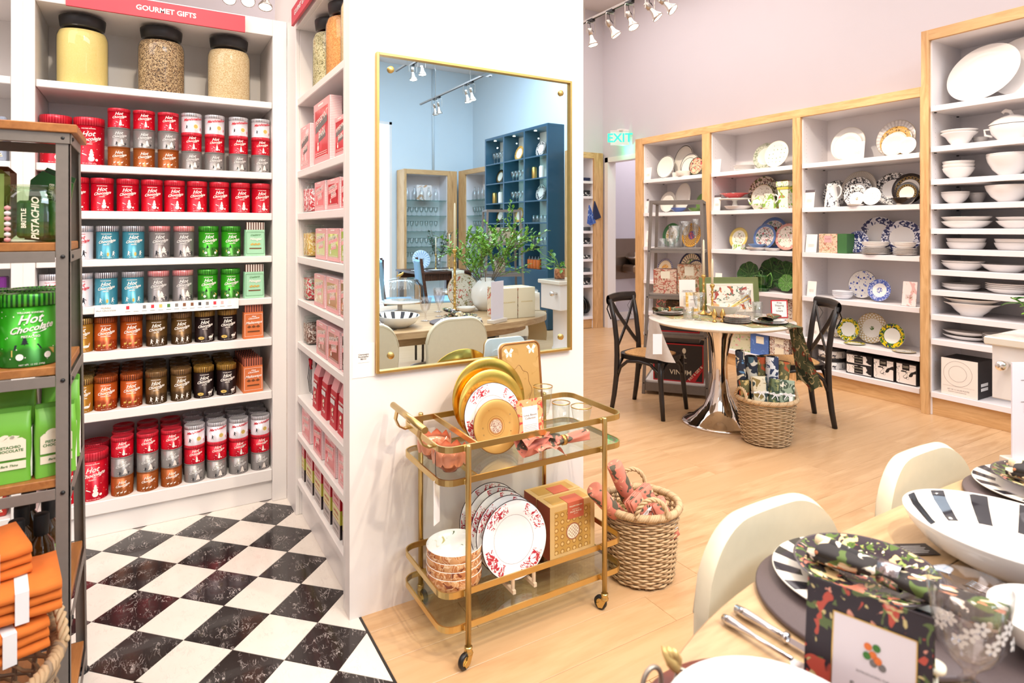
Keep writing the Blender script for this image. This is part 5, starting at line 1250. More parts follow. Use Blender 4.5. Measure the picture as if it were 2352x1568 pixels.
pm_lemon = platemat('lemon_wreath', (246, 244, 234), [], [(.62, .99, (70, 108, 40), 5, .42, 'blob'), (.64, .98, (236, 206, 30), 4.4, .50, 'blob')])
pm_lemonb = platemat('lemon_wreath_navy', (246, 244, 234), [(.62, .99, (40, 46, 80))], [(.62, .99, (70, 120, 40), 5, .46, 'blob'), (.64, .98, (240, 206, 26), 4.4, .50, 'blob')])
pm_gold3 = mat('porcelain_white', (246, 240, 236), .12, var=.01)
z = ZS[0]
# bay 3, top shelf
cplate('large white bee plate at the back, top shelf, right bay', pm_bee, 1910, 1990, 293, z, XM+.06); cplate('medium white bee plate, top shelf, right bay', pm_bee, 1918, 1980, 305, z, XM+.01); cplate('small white bee plate in front, top shelf, right bay', pm_bee, 1925, 1975, 320, z, XM-.05)
ccard('white card in front of the bee plates', 1950, 1988, 325, z, XM-.12)
cplate('clear patterned charger at right of the top shelf', pm_glass, 2017, 2103, 277, z, XM+.07); cplate('gold splashed plate in front of the patterned charger', pm_goldrim, 2025, 2095, 291, z, XM+.02); cplate('pleated white plate in front of the gold one', pm_pleat, 2027, 2082, 306, z, XM-.04); cplate('small pleated plate at the far right of the top shelf', pm_pleat, 2064, 2104, 315, z, XM-.10)
z = ZS[1]
ccard('white card with dark header beside the floral pitcher', 1844, 1872, 436, z, header=True)
def pitcher(label, px0, px1, ytop, zs, m, xd, spout=1):
    yc, ry = yspan(px0, px1, xd); h = P((px0+px1)/2, ytop, x=xd).z-zs; r = ry*.62
    t = thing('pitcher', label, 'pitcher', (xd, yc+ry*.2, zs+EPS), math.pi)
    MB().lathe([(0, 0), (r*1.05, 0), (r*1.1, h*.04), (r*.98, h*.4), (r*.74, h*.8), (r*.84, h*.97), (r*.86, h), (r*.8, h), (r*.7, h*.8), (0, h*.78)], 32, fr=lambda a, R, zz: 1+(.22*max(0, math.cos(a+math.pi/2))**6 if zz > h*.9 else 0)).obj('body', m, t)
    MB().tube([(0, r*.72, h*.86), (0, r*1.2, h*.92), (0, r*1.55, h*.78), (0, r*1.5, h*.56), (0, r*1.05, h*.40), (0, r*.9, h*.36)], r*.12, 8).obj('handle', m_porc, t); return t
m_bkfl = flor('black_sprig_china', (248, 244, 240), [((60, 60, 70), 26, .60, 2), ((120, 120, 130), 40, .66, 4)], .12)
cplate('dark patterned plate peeping over the pitcher', pm_bk, 1903, 1940, 415, z, XM+.12); pitcher('white pitcher with grey flowers, right bay', 1893, 1938, 422, z, m_bkfl, XM-.05)
cplate('grey beaded charger behind the black floral plates', pm_grey, 1937, 2012, 394, z, XM+.08); cplate('black floral dinner plate leaning on the beaded charger', pm_bk, 1938, 2004, 407, z, XM+.03)
cplate('small black floral plate in front of the larger one', pm_bk2, 1942, 1988, 424, z, XM-.03); cplate('white plate dotted with little bees', pm_beesm, 1982, 2025, 431, z, XM-.11)
cplate('hexagon white dish with one bee', platemat('hex_bee', (250, 246, 240), [], [(0, .2, (150, 120, 50), 10, .5, 'blob')]), 1956, 1981, 441, z, XM-.075); cbowl('white saucer dish under the hexagon dish', 1945, 1985, 469, z, pm_gold3, XC+.05, 'dish', 'saucer')
cplate('large oval black floral platter at right', pm_bk, 2008, 2100, 397, z, XM+.10, rnd=False, nm='platter'); cplate('large black and gold rimmed charger', pm_bgold, 2050, 2128, 399, z, XM+.05, rnd=True); cplate('smaller black and gold rimmed plate', pm_bgold, 2055, 2112, 419, z, XM-.02)
cbowl('shallow bowl with a black and gold band', 2046, 2103, 454, z, flor('black_gold_band', (44, 36, 32), [((246, 236, 224), 3, .5, 1)], .2), XC+.07, 'dish')
z = ZS[2]
ccard('white card left of the floral box', 1846, 1878, 538, z)
def cbox(label, px0, px1, ytop, zs, m, xd=None, dep=.16, lab=None, nm='gift_box', side=None, txt=None, ink='grey', labf=(.3, .7, .55, .9), z0=None):
    xd = XC+.05 if xd is None else xd; a, c = P(px0, 500, x=xd).y, P(px1, 500, x=xd).y; w = a-c; h = min(P((px0+px1)/2, ytop, x=xd).z-zs, .208 if zs == CT[5] else 9); a = min(a, 4.668) if a < 4.8 else a; zz = zs+EPS
    t = thing(nm, label, 'box', (xd, a, zz), -math.pi/2)
    MB().box((0, 0, 0), (w, dep, h), bev=.002).obj('box_body', side or m, t); MB().box((0, -.001, 0), (w, 0, h)).obj('front_print', m, t)
    if lab: MB().box((w*labf[0], -.0022, h*labf[2]), (w*labf[1], -.001, h*labf[3])).obj('label', lab, t)
    if txt:
        b = MB(); put_text(b, txt, h*.09, w*(labf[0]+labf[1])/2, h*(labf[2]+labf[3])/2, 0, 0, .0002, off=-.0027); b.obj('lettering', INK[ink], t)
    return t
m_flbox = flor('pale_floral_box', (222, 196, 168), [((190, 120, 100), 44, .60, 1), ((150, 150, 100), 50, .62, 5)], .6, veins=((196, 140, 110), 24, .02, 3)); m_greenbox = mat('green_card', (62, 110, 60), .5)
cbox('pale floral box with a blank label beside the green one', 1881, 1923, 537, z, m_flbox, XC+.06, .12, INK['pink'], txt='PLATES')
cbox('narrow green box end beside the floral box', 1924, 1945, 537, z, m_greenbox, XC+.06, .12)
cplate('small round navy patterned plate', pm_bluefull, 1945, 1996, 531, z, XM-.02); cplate('round navy rimmed platter behind the plate stack', pm_blue, 1980, 2056, 499, z, XM+.08, nm='platter'); cplate('large oval navy rimmed platter at right', pm_blue, 2026, 2120, 507, z, XM+.03, nm='platter', rnd=False)
cbowl('cream bowl in the left stack, third shelf, right bay', 1979, 2044, 553, z+.062, pm_gold3, XC+.10, 'dish', n=2, pitch=.014, hh=.034); cbowl('cream plate in the left stack, third shelf, right bay', 1978, 2046, 574, z, pm_gold3, XC+.10, 'dish', 'dinner_plate', n=5, pitch=.012, hh=.014, cat='plate')
cbowl('cream bowl in the right stack, third shelf, right bay', 2050, 2106, 557, z+.062, pm_gold3, XC+.09, 'dish', n=2, pitch=.014, hh=.034); cbowl('cream plate in the right stack, third shelf, right bay', 2050, 2108, 577, z, pm_gold3, XC+.09, 'dish', 'dinner_plate', n=5, pitch=.012, hh=.014, cat='plate')
z = ZS[3]
ccard('white card left of the blue flowered plates', 1850, 1876, 646, z); cbowl('small white bowl with blue rim', 1912, 1960, 665, z, pm_bluerim if False else mat('blue_white_china', (236, 236, 242), .12), XM-.08, 'dish', n=3, pitch=.014, hh=.042)
cplate('large round plate with blue flower sprigs', pm_blueflor, 1951, 2015, 622, z, XM+.06); cplate('blue rimmed plate with a white centre', pm_bluerim, 1993, 2049, 642, z, XM-.04)
ccard('picture card of pink tableware at the right', 2066, 2108, 647, z, XC+.05, m=flor('picture_card', (246, 226, 222), [((226, 180, 176), 12, .56, 2), ((190, 140, 90), 30, .68, 1)], .6))
z = ZS[4]
ccard('white card behind the right black chair', 1852, 1884, 738, z); cplate('gold lattice plate partly behind the black chair', pm_latt, 1897, 1948, 725, z, XM+.08); cplate('plate with a yellow lemon wreath', pm_lemon, 1923, 1976, 731, z, XM-.01, roll=1)
cplate('large gold lattice rimmed charger', pm_latt, 1972, 2036, 720, z, XM+.05); cplate('navy plate with a yellow lemon wreath', pm_lemonb, 2022, 2078, 744, z, XM-.04)
yc, ry = yspan(1937, 1986, XC+.08); lay_plate('small lemon plate lying flat on the shelf', pm_lemon, XC+.09, yc, z+EPS, ry*.9); yc, ry = yspan(2047, 2103, XC+.08); lay_plate('small lattice plate lying flat at the shelf end', pm_latt, XC+.09, yc, z+EPS, ry*.9)
z = ZS[5]
m_bwbox = flor('black_white_print', (246, 236, 228), [((26, 22, 24), 9, .60, 2)], .5, veins=((30, 26, 28), 14, .012, 3)); m_bk_card = mat('black_card', (24, 20, 22), .5)
for k in (0, 1):
    yc, ry = yspan(1884, 1943, XC+.17); t = thing('hat_box', '%s of two round white boxes with a black lid, bottom shelf' % ('lower', 'upper')[k], 'box', (XC+.16, yc, z+EPS+k*.098))
    MB().lathe([(0, 0), (ry*.94, 0), (ry*.94, .072), (0, .072)], 40).obj('box_body', m_bkfl, t); MB().lathe([(ry*.94, .066), (ry*.97, .066), (ry*.97, .095), (ry*.95, .097), (0, .097)], 40).obj('lid', m_bk_card, t)
yb = z
for k in (0, 1):
    h = .088; xd = XC+.05; a, c = P(1943, 500, x=xd).y, P(2003, 500, x=xd).y
    t = thing('print_box', '%s of two flat black edged print boxes on the bottom shelf' % ('lower', 'upper')[k], 'box', (xd, a, z+EPS+k*(h+.001)), -math.pi/2); w = a-c
    MB().box((0, 0, 0), (w, .2, h), bev=.002).obj('box_body', m_bk_card, t); MB().box((.008, -.001, .008), (w-.008, 0, h-.008)).obj('front_print', m_bwbox, t); MB().box((w*.33, -.002, .012), (w*.66, -.001, h-.012)).obj('label', m_bk_card, t)
    b = MB(); put_text(b, 'WILLIAMS SONOMA', .012, w*.5, h*.66, 0, off=-.0026); put_text(b, 'SALAD PLATES', .009, w*.5, h*.36, 0, off=-.0026); b.obj('lettering', INK['cream'], t)
for i, (a_, c_) in enumerate(((2005, 2054), (2057, 2106))):
    h = .175; xd = XC+.05; a, c = P(a_, 500, x=xd).y, P(c_, 500, x=xd).y; w = a-c
    t = thing('print_box', '%s tall black edged print box on the bottom shelf' % ('left', 'right')[i], 'box', (xd, a, z+EPS), -math.pi/2)
    MB().box((0, 0, 0), (w, .2, h), bev=.002).obj('box_body', m_bk_card, t); MB().box((.008, -.001, .008), (w-.008, 0, h-.008)).obj('front_print', m_bwbox, t); MB().box((w*.32, -.002, h*.68), (w*.66, -.001, h*.97)).obj('label', m_bk_card, t)
    b = MB(); put_text(b, 'WILLIAMS\nSONOMA', .010, w*.49, h*.83, 0, off=-.0026); b.obj('lettering', INK['cream'], t)
# bay 2
z = ZS[0]
pm_scal = platemat('green_sprig_scallop', (244, 240, 228), [(.965, 1.01, (224, 216, 196))], [(.1, .9, (120, 150, 80), 3.2, .13, 'sprig')])
pm_grim = platemat('sage_rim', (240, 236, 224), [(.64, 1.01, (208, 210, 190))], [(.66, .98, (150, 160, 130), 7, .55, 'blob')])
ccard('tilted white card on the top shelf of the middle bay', 1634, 1656, 366, z); cbowl('white plate in the small stack, top shelf, middle bay', 1688, 1732, 383, z, pm_gold3, XM-.05, 'dish', 'dinner_plate', n=4, pitch=.014, hh=.018, cat='plate')
cplate('sage rimmed platter behind the scalloped plate', pm_grim, 1733, 1785, 329, z, XM+.05, nm='platter'); cplate('round scalloped plate with green leaves', pm_scal, 1758, 1812, 324, z, XM-.04)
z = ZS[1]
ccard('white card with dark header, second shelf, middle bay', 1635, 1656, 448, z, header=True)
yc, ry = yspan(1656, 1721, XM-.08); t = thing('cake_stand', 'white footed cake stand under the red scalloped bowl', 'stand', (XM-.08, yc, z+EPS+.045)); MB().lathe([(0, .0), (.03, 0), (.028, .01), (.02, .045), (.03, .062), (ry*.88, .070), (ry*.9, .080), (0, .080)], 36).obj('stand_body', m_porc, t)
cbowl('white bowl under the cake stand', 1667, 1724, 478, z, pm_gold3, XM-.08, 'dish', hh=.044)
m_redb = platemat('red_scallop', (250, 238, 232), [(0, .01, WH)]); cbowl('red scalloped bowl on top of the cake stand', 1657, 1716, 441, z+.1262, flor('red_band', (216, 84, 84), [((250, 226, 220), 13, .62, 4)], .2), XM-.08, 'flare', hh=.055)
pm_brfl = platemat('brown_botanical', (238, 230, 214), [(.98, 1.01, (96, 84, 70))], [(.1, .97, (96, 110, 70), 6, .52, 'blob'), (.3, .97, (110, 70, 64), 7, .58, 'blob')])
pm_scgold = platemat('gold_edge_scallop', (240, 232, 218), [(.955, 1.01, (178, 150, 90))], [(0, .8, (150, 120, 100), 7, .62, 'blob')])
pm_gplat = platemat('green_platter', (150, 170, 90), [(.9, 1.01, (176, 150, 70))], [(.4, .9, (90, 100, 50), 6, .56, 'blob')])
cplate('large botanical charger, second shelf, middle bay', pm_brfl, 1722, 1786, 405, z, XM+.09); cplate('gold edged scalloped plate, second shelf, middle bay', pm_scgold, 1729, 1775, 424, z, XM+.02); cplate('green platter behind the yellow planter', pm_gplat, 1764, 1838, 414, z, XM+.10, nm='platter')
m_spr = flor('spring_china', (244, 240, 222), [((150, 190, 80), 22, .56, 2), ((214, 110, 110), 34, .68, 3)], .15)
def teapot(label, px0, px1, ytop, zs, m, xd):
    yc, ry = yspan(px0, px1, xd); r = ry*.58; h = (P((px0+px1)/2, ytop, x=xd).z-zs); t = thing('teapot', label, 'teapot', (xd, yc, zs+EPS))
    MB().lathe([(0, 0), (r*.6, 0), (r, h*.35), (r*.9, h*.6), (r*.5, h*.76), (0, h*.78)], 28).obj('body', m, t); MB().lathe([(r*.5, h*.76), (r*.3, h*.86), (r*.08, h*.88), (r*.12, h*.96), (0, h)], 20).obj('lid', m, t)
    MB().tube([(0, r*.8, h*.3), (0, r*1.35, h*.45), (0, r*1.65, h*.78)], [r*.18, r*.13, r*.09], 8).obj('spout', m, t); MB().tube([(0, -r*.8, h*.62), (0, -r*1.4, h*.66), (0, -r*1.5, h*.4), (0, -r*.85, h*.22)], r*.09, 8).obj('handle', m, t)
teapot('small flowered teapot, second shelf, middle bay', 1718, 1768, 450, z, m_spr, XM-.11)
pitcher('small flowered jug between teapot and planter', 1752, 1792, 445, z, m_spr, XM-.12)
yc, ry = yspan(1787, 1826, XM-.06); t = thing('planter', 'square yellow flowered planter at the right of the middle bay', 'planter', (XM-.06, yc, z+EPS)); MB().lathe([(0, 0), (ry*.72, 0), (ry*.9, .22), (ry*1.02, .222), (ry*1.02, .27), (ry*.9, .27), (ry*.86, .2), (0, .19)], 4, a0=math.pi/4, sm=False).obj('body', m_spr, t); MB().lathe([(ry*.905, .19), (ry*.93, .19), (ry*.95, .212), (ry*.92, .212)], 4, a0=math.pi/4, sm=False).obj('yellow_band', mat('lemon_band', (216, 206, 90), .3), t)
z = ZS[2]
pm_yel = platemat('yellow_rim', (244, 238, 222), [(.72, 1.01, (220, 196, 110)), (.97, 1.01, (170, 130, 60))], [(0, .55, (120, 140, 90), 5, .55, 'blob'), (0, .5, (200, 110, 100), 7, .64, 'blob')])
pm_bfl = platemat('blue_famille', (222, 214, 208), [(.80, 1.01, (92, 120, 176))], [(0, .78, (70, 110, 90), 6, .53, 'blob'), (0, .78, (190, 90, 90), 6, .60, 'blob')])
pm_pfl = platemat('pink_famille', (246, 236, 222), [(.80, 1.01, (226, 170, 156))], [(0, .78, (110, 140, 90), 5, .60, 'blob'), (0, .98, (200, 80, 96), 7, .63, 'blob')])
cplate('oval yellow rimmed plate, third shelf, middle bay', pm_yel, 1677, 1719, 523, z, XM, rnd=False); cplate('upper blue bordered flowered charger, third shelf', pm_bfl, 1750, 1805, 500, z, XM+.09); cplate('blue bordered flowered plate in front, third shelf', pm_bfl, 1732, 1784, 516, z, XM-.0, roll=1); cplate('pink bordered flowered plate at right, third shelf', pm_pfl, 1783, 1838, 514, z, XM+.01)
cbox('small square flowered butter dish with ring handle', 1682, 1703, 561, z, m_spr, XM-.12, .06); o = MB().tube([(0, .012*math.cos(a), .02*math.sin(a)) for a in [2*math.pi*k/16 for k in range(16)]], .003, 6, closed=True).obj('ring_handle', m_porc, [q for q in COL.objects if q.get('label', '').startswith('small square flowered butter')][0], (.035, .03, .075), (0, 0, math.pi/2))
cbowl('blue banded bowl on a white dish, third shelf', 1720, 1758, 553, z+.030, mat('blue_china', (110, 140, 190), .15), XM-.10, 'bowl', hh=.035); cbowl('white dish under the blue banded bowl', 1716, 1763, 562, z, pm_gold3, XM-.10, 'dish', hh=.032); cbowl('small white saucer beside the blue bowl', 1758, 1790, 570, z, pm_gold3, XM-.12, 'dish', 'saucer', hh=.016, n=2, pitch=.01, cat='saucer')
z = ZS[3]
def n_cab(name, c, v):
    n = N(name); co = n.coord(); r, sp = n.radius(co); ang = n.math('ARCTAN2', sp[1], sp[0])
    wob = n.math('MULTIPLY', n.noise(co, 3.0, 2), 1.6); vein = n.math('LESS_THAN', n.math('ABSOLUTE', n.math('SINE', n.math('MULTIPLY', n.math('ADD', ang, n.math('MULTIPLY', wob, .12)), 4.0))), n.math('ADD', .06, n.math('MULTIPLY', r, -.03)))
    f = n.noise(co, 7, 4, 1.5); n.col(n.mix(vein, n.mix(n.step(f, .35, .65), lin(tuple(int(q*.45) for q in c)), lin(c)), lin(v))); n.bump(f, .5, .05); return n.set(.15)
m_cab = n_cab('cabbage_green', (62, 120, 48), (170, 200, 120)); m_let = n_cab('lettuce_green', (112, 176, 76), (226, 240, 190))
cabm = MB().lathe([(0, 0), (.5, 0), (.6, .02), (.99, .12), (1, .14), (.97, .15), (.6, .06), (0, .03)], 72, fr=lambda a, R, zz: 1+(.07*abs(math.sin(4*a))*R**2-.03*R**2)).mesh('leaf_plate', [m_cab])
letm = MB().lathe([(0, 0), (.5, 0), (.6, .02), (.99, .12), (1, .14), (.97, .15), (.6, .06), (0, .03)], 72, fr=lambda a, R, zz: 1+(.03*math.sin(8*a)*R**2)).mesh('leaf_plate', [m_let])
def leafp(label, me, px0, px1, ytop, zs, xd, roll=0):
    PLM[('x', 1, 2)] = me; yc, ry = yspan(px0, px1, xd); zt = P((px0+px1)/2, ytop, x=xd).z; r = (zt-zs)/2/.99
    o = stand_plate(label, m_let, xd, yc, zs+EPS+.01, r*.97, face=math.pi, tilt=12, roll=roll, nm='leaf_plate'); o.data = me; return o
leafp('green cabbage leaf plate at the left of the fourth shelf', cabm, 1694, 1748, 603, z, XM-.02, .4); leafp('large dark cabbage leaf platter', cabm, 1738, 1815, 594, z, XM+.08, 1.2); leafp('cabbage leaf plate at right behind the light one', cabm, 1782, 1832, 602, z, XM+.02, 2.1); leafp('light green leaf plate in front at right', letm, 1788, 1826, 632, z, XM-.08, .2)
yc, ry = yspan(1724, 1772, XM-.13); t = thing('leaf_tureen', 'cabbage tureen with looped handles on a footed saucer', 'tureen', (XM-.13, yc, z+EPS)); r = ry*.62
MB().lathe([(0, 0), (r*.9, 0), (r*1.15, .03), (r*1.2, .035), (r*.5, .03), (r*.6, .04), (r*.95, .09), (r*.98, .15), (r*1.04, .158), (0, .165)], 36, fr=lambda a, R, zz: 1+.04*math.sin(9*a)).obj('body', m_cab, t)
MB().tube([(0, -r*.9, .15), (0, -r*1.5, .19), (0, -r*1.75, .14), (0, -r*1.5, .06), (0, -r, .04)], .007, 8).obj('handle', m_let, t); MB().tube([(0, .02*math.cos(a), .185+.022*math.sin(a)) for a in [2*math.pi*k/16 for k in range(16)]], .004, 6, closed=True).obj('lid_loop', m_let, t)
ccard('white card left of the green leaf plates', 1638, 1658, 627, z)
z = ZS[4]
cbowl('clear glass bowl behind the round table', 1745, 1796, 686, z+.04, m_clear, XM, 'bowl', nm='glass_bowl', hh=.09); cbowl('wide clear glass dish behind the round table', 1745, 1800, 725, z, m_clear, XM, 'dish', nm='glass_bowl', hh=.035)
m_lib = flor('liberty_box', (226, 214, 200), [((120, 84, 70), 60, .56, 2), ((170, 110, 90), 50, .60, 4)], .6); cbox('tall floral box at the right of the fifth shelf', 1805, 1820, 686, z, m_lib, XC+.08, .12)
z = ZS[5]
cbox('pale green box with pink flowers, bottom shelf', 1640, 1722, 755, z, flor('sage_flower_box', (212, 206, 172), [((230, 150, 160), 22, .62, 2), ((140, 170, 90), 26, .64, 3)], .6), XC+.06, .2)
cbox('blue box with cream label, bottom shelf', 1724, 1768, 757, z, flor('blue_box', (84, 120, 190), [((110, 144, 206), 20, .62, 2)], .5), XC+.04, .2, INK['cream'])
cbox('lower floral box beside the blue box', 1766, 1812, 794, z, m_lib, XC+.04, .2, INK['cream'], labf=(.3, .75, .2, .85)); t = cbox('upper floral box beside the blue box', 1766, 1812, 776, P(1789, 794, x=XC+.04).z+.001, m_lib, XC+.04, .2, INK['cream'], labf=(.3, .75, .2, .85))
# bay 1
z = ZS[0]
pm_navy = platemat('navy_line', (246, 240, 228), [(.93, .975, (28, 36, 60))]); pm_plain = mat('cream_plain', (240, 232, 220), .14, var=.02)
ccard('white card on the top shelf of the left bay', 1479, 1496, 385, z); cplate('oval navy lined plate at left, top shelf', pm_navy, 1510, 1550, 358, z, XM-.02, rnd=False); cplate('tall oval navy lined platter, top shelf', pm_navy, 1550, 1594, 334, z, XM+.1, nm='platter', rnd=False)
cplate('round navy lined plate, top shelf', pm_navy, 1565, 1606, 353, z, XM+.04); cplate('smaller navy lined plate, top shelf', pm_navy, 1567, 1600, 362, z, XM-.01)
cplate('colourful holiday village plate, top shelf, left bay', platemat('village_plate', (226, 190, 150), [(.9, 1.01, (60, 70, 40))], [(0, .9, (190, 50, 60), 5, .54, 'blob'), (0, .9, (50, 44, 50), 6, .57, 'blob'), (0, .9, (244, 230, 200), 8, .60, 'blob')]), 1583, 1618, 361, z, XM-.08)
cbowl('small navy lined cup on the top shelf', 1545, 1556, 393, z, pm_plain, XM-.13, 'straight', 'cup', hh=.055, cat='cup'); cbowl('navy lined bowl beside the cup, top shelf', 1556, 1584, 391, z, pm_plain, XM-.13, 'straight', hh=.06)
z = ZS[1]
ccard('white card with dark header above the grey metal shelf', 1475, 1489, 457, z, header=True); cplate('pale round platter, second shelf, left bay', pm_plain, 1519, 1552, 441, z, XM+.02, rnd=True); cplate('pale round plate leaning in front of the platter', pm_plain, 1521, 1548, 449, z, XM-.04); cplate('tall oval pale platter, second shelf, left bay', pm_plain, 1553, 1588, 421, z, XM+.04, rnd=False, nm='platter')
cplate('green plate edge beside the post, second shelf', mat('leaf_green_glaze', (96, 130, 60), .2), 1594, 1640, 443, z, XM+.03); cbowl('blue bowl behind the grey metal shelf', 1544, 1573, 476, z, mat('blue_glaze', (92, 116, 180), .15), XM-.10, hh=.05); cbowl('green bowl behind the grey metal shelf', 1583, 1612, 476, z, mat('leaf_green_glaze', (96, 130, 60), .2), XM-.1, 'dish', hh=.04)
z = ZS[2]
pm_g2 = platemat('green_ring', (238, 230, 206), [(.66, 1.01, (60, 120, 70))], [(0, .6, (200, 160, 60), 6, .5, 'blob')]); pm_py = platemat('purple_yellow', (220, 170, 70), [(.86, 1.01, (190, 140, 50)), (0, .36, (70, 60, 110))], [(.36, .86, (120, 84, 40), 26, .2, 'grid'), (0, .3, (180, 70, 60), 5, .5, 'blob')])
ccard('white card on the third shelf of the left bay', 1479, 1494, 530, z); cplate('green ringed plate behind the glasses', pm_g2, 1526, 1562, 513, z, XM+.04); cplate('yellow and purple medallion plate behind the glasses', pm_py, 1568, 1612, 513, z, XM)
z = ZS[3]
pm_sun = platemat('sunflower_plate', (240, 220, 184), [(.82, 1.01, (70, 72, 120)), (.78, .80, (60, 70, 50))], [(.84, .99, (200, 190, 190), 34, .3, 'stripe'), (0, .46, (226, 160, 50), 9, .45, 'blob'), (0, .12, (90, 50, 30), 9, .3, 'blob')]); pm_nav = platemat('navy_folk', (236, 216, 180), [(.86, 1.01, (34, 38, 76)), (.5, .54, (40, 44, 40))], [(.54, .84, (60, 70, 60), 26, .6, 'stripe'), (0, .5, (120, 150, 60), 5, .45, 'blob')])
cplate('folk plate with a sunflower and blue rim', pm_sun, 1498, 1560, 594, z, XM-.02); cplate('large navy rimmed folk charger', pm_nav, 1552, 1625, 579, z, XM+.07); cplate('green and yellow folk plate at right', pm_nav, 1576, 1622, 597, z, XM-.03, roll=.8)
z = ZS[4]
cbox('dark floral box behind the grey metal shelf', 1500, 1560, 686, z, flor('dark_liberty', (84, 66, 56), [((190, 90, 80), 24, .58, 2), ((110, 130, 90), 30, .6, 4)], .6), XC+.05, .18)
z = ZS[5]
cbox('grey storage box on the bottom shelf of the left bay', 1500, 1590, 770, z, mat('grey_card', (120, 104, 100), .6), XC+.06, .2)
# ---- tall cabinet of white serveware
XT = 5.24; XN = XT+.20; pw_ = pm_gold3; zt_ = lambda i: TT[i]
def tb(label, px0, px1, ytop, i, kind='bowl', nm='serving_bowl', n=1, pitch=.03, hh=None, sx=1.0, dz=0, cat='bowl', xd=None): return cbowl(label, px0, px1, ytop, zt_(i)+dz, pw_, xd or XN-.03, kind, nm, n, pitch, hh, sx, cat)
PLM.pop(('x', 1, 2), None)
stand_plate('big tilted oval white platter on the top shelf of the tall cabinet', pm_gold3, XN-.02, P(2262, 180, x=XN).y, zt_(0)+EPS, .215, face=math.pi-.1, tilt=14, sx=1.16, nm='platter', roll=.35)
stand_plate('white round platter behind, at the right of the top shelf', pm_gold3, XN+.06, P(2345, 200, x=XN).y, zt_(0)+EPS, .225, face=math.pi, tilt=12, nm='platter'); stand_plate('clear glass platter high behind at the right edge', platemat('glass_look', (226, 222, 222), [(.74, .76, (200, 196, 196))], rough=.05), XN+.16, P(2375, 150, x=XN).y, zt_(0)+EPS, .245, face=math.pi, tilt=8, nm='platter')
tb('flared white bowl at left, second shelf of the tall cabinet', 2150, 2240, 293, 1, 'flare', n=2, pitch=.022, hh=.10); tb('white bowl behind the flared pair', 2232, 2272, 305, 1, 'bowl', hh=.07, xd=XN+.12)
yc, ry = yspan(2262, 2390, XN-.03); t = thing('soup_tureen', 'white lidded soup tureen with a curled knob on the second shelf', 'tureen', (XN-.03, yc, zt_(1)+EPS)); r = ry*.82
MB().lathe([(0, 0), (r*.55, 0), (r*.6, .012), (r*.9, .06), (r, .115), (r*.97, .12), (0, .12)], 44, sx=.75).obj('body', pw_, t); MB().lathe([(r*1.02, .121), (r*1.03, .128), (r*.8, .155), (r*.4, .182), (r*.12, .19), (r*.08, .20), (0, .20)], 44, sx=.75).obj('lid', pw_, t)
MB().tube([(0, 0, .195), (0, .01, .215), (0, .035, .226), (0, .055, .216), (0, .045, .204)], [.012, .014, .016, .012, .006], 10).obj('knob', pw_, t)
for s_ in (-1, 1): MB().tube([(0, s_*r*.93, .10), (0, s_*(r*.98+.035), .10), (0, s_*(r*.98+.03), .06), (0, s_*r*.86, .045)], .009, 8).obj('handle', pw_, t)
tb('deep round white bowl at left, third shelf', 2163, 2241, 365, 2, 'bowl', n=3, pitch=.026, hh=.085); tb('very large white bowl at right, third shelf', 2262, 2378, 349, 2, 'bowl', n=2, pitch=.014, hh=.15)
tb('footed white bowl at left, fourth shelf', 2159, 2228, 437, 3, 'bowl', n=2, pitch=.014, hh=.080); tb('white bowl in shadow behind, fourth shelf', 2222, 2266, 440, 3, 'bowl', n=2, pitch=.012, hh=.075, xd=XN+.13); tb('large white bowl at right, fourth shelf', 2259, 2376, 422, 3, 'bowl', hh=.125)
tb('wide shallow white platter at left, fifth shelf', 2154, 2281, 497, 4, 'dish', n=2, pitch=.035, hh=.055, sx=.75, cat='platter', nm='platter'); tb('wide shallow white platter at right, fifth shelf', 2283, 2400, 502, 4, 'dish', n=2, pitch=.028, hh=.055, sx=.75, cat='platter', nm='platter')
tb('oval white baker at left, sixth shelf', 2170, 2270, 542, 5, 'straight', n=2, pitch=.030, hh=.052, sx=.7, nm='baking_dish', cat='dish'); tb('oval white baker at right, sixth shelf', 2279, 2390, 545, 5, 'straight', n=2, pitch=.030, hh=.052, sx=.7, nm='baking_dish', cat='dish')
tb('shallow flared dish at left, seventh shelf', 2150, 2258, 599, 6, 'dish', n=2, pitch=.016, hh=.055, sx=.75, nm='serving_dish', cat='dish'); tb('long shallow dish at right, seventh shelf', 2248, 2370, 605, 6, 'dish', hh=.055, sx=.75, nm='serving_dish', cat='dish')
tb('thin rimmed plate at left, eighth shelf', 2160, 2258, 652, 7, 'dish', n=3, pitch=.010, hh=.03, sx=.8, nm='serving_plate', cat='plate'); tb('stacked white platter at right, eighth shelf', 2258, 2378, 650, 7, 'dish', n=4, pitch=.013, hh=.035, sx=.75, nm='platter', cat='platter')
tb('large deep white basin, ninth shelf', 2163, 2305, 683, 8, 'flare', n=2, pitch=.032, hh=.10, sx=.75)
yc, ry = yspan(2149, 2253, XN-.03)
for k in (0, 1):
    t = thing('handled_platter', '%s white leaf-shaped platter with cut handle, tenth shelf' % ('lower', 'upper')[k], 'platter', (XN-.03, clampy(yc, ry), zt_(9)+EPS+k*.034)); r = ry*.86
    MB().lathe([(0, 0), (r*.45, 0), (r*.8, .012), (r, .030), (r*.99, .033), (r*.75, .02), (0, .010)], 48, sx=.6, fr=lambda a, R, zz: 1+.12*abs(math.sin(a))**6).obj('body', pw_, t); MB().lathe([(0, 0), (.035, 0), (.03, .004), (0, .005)], 20, c=(-r*.1, 0, .014), sy=1.6).obj('handle_opening', mat('shadow_grey', (120, 112, 112), .6), t)
tb('white plate at right of the leaf platters, tenth shelf', 2254, 2330, 762, 9, 'dish', n=5, pitch=.013, hh=.025, nm='serving_plate', cat='plate')
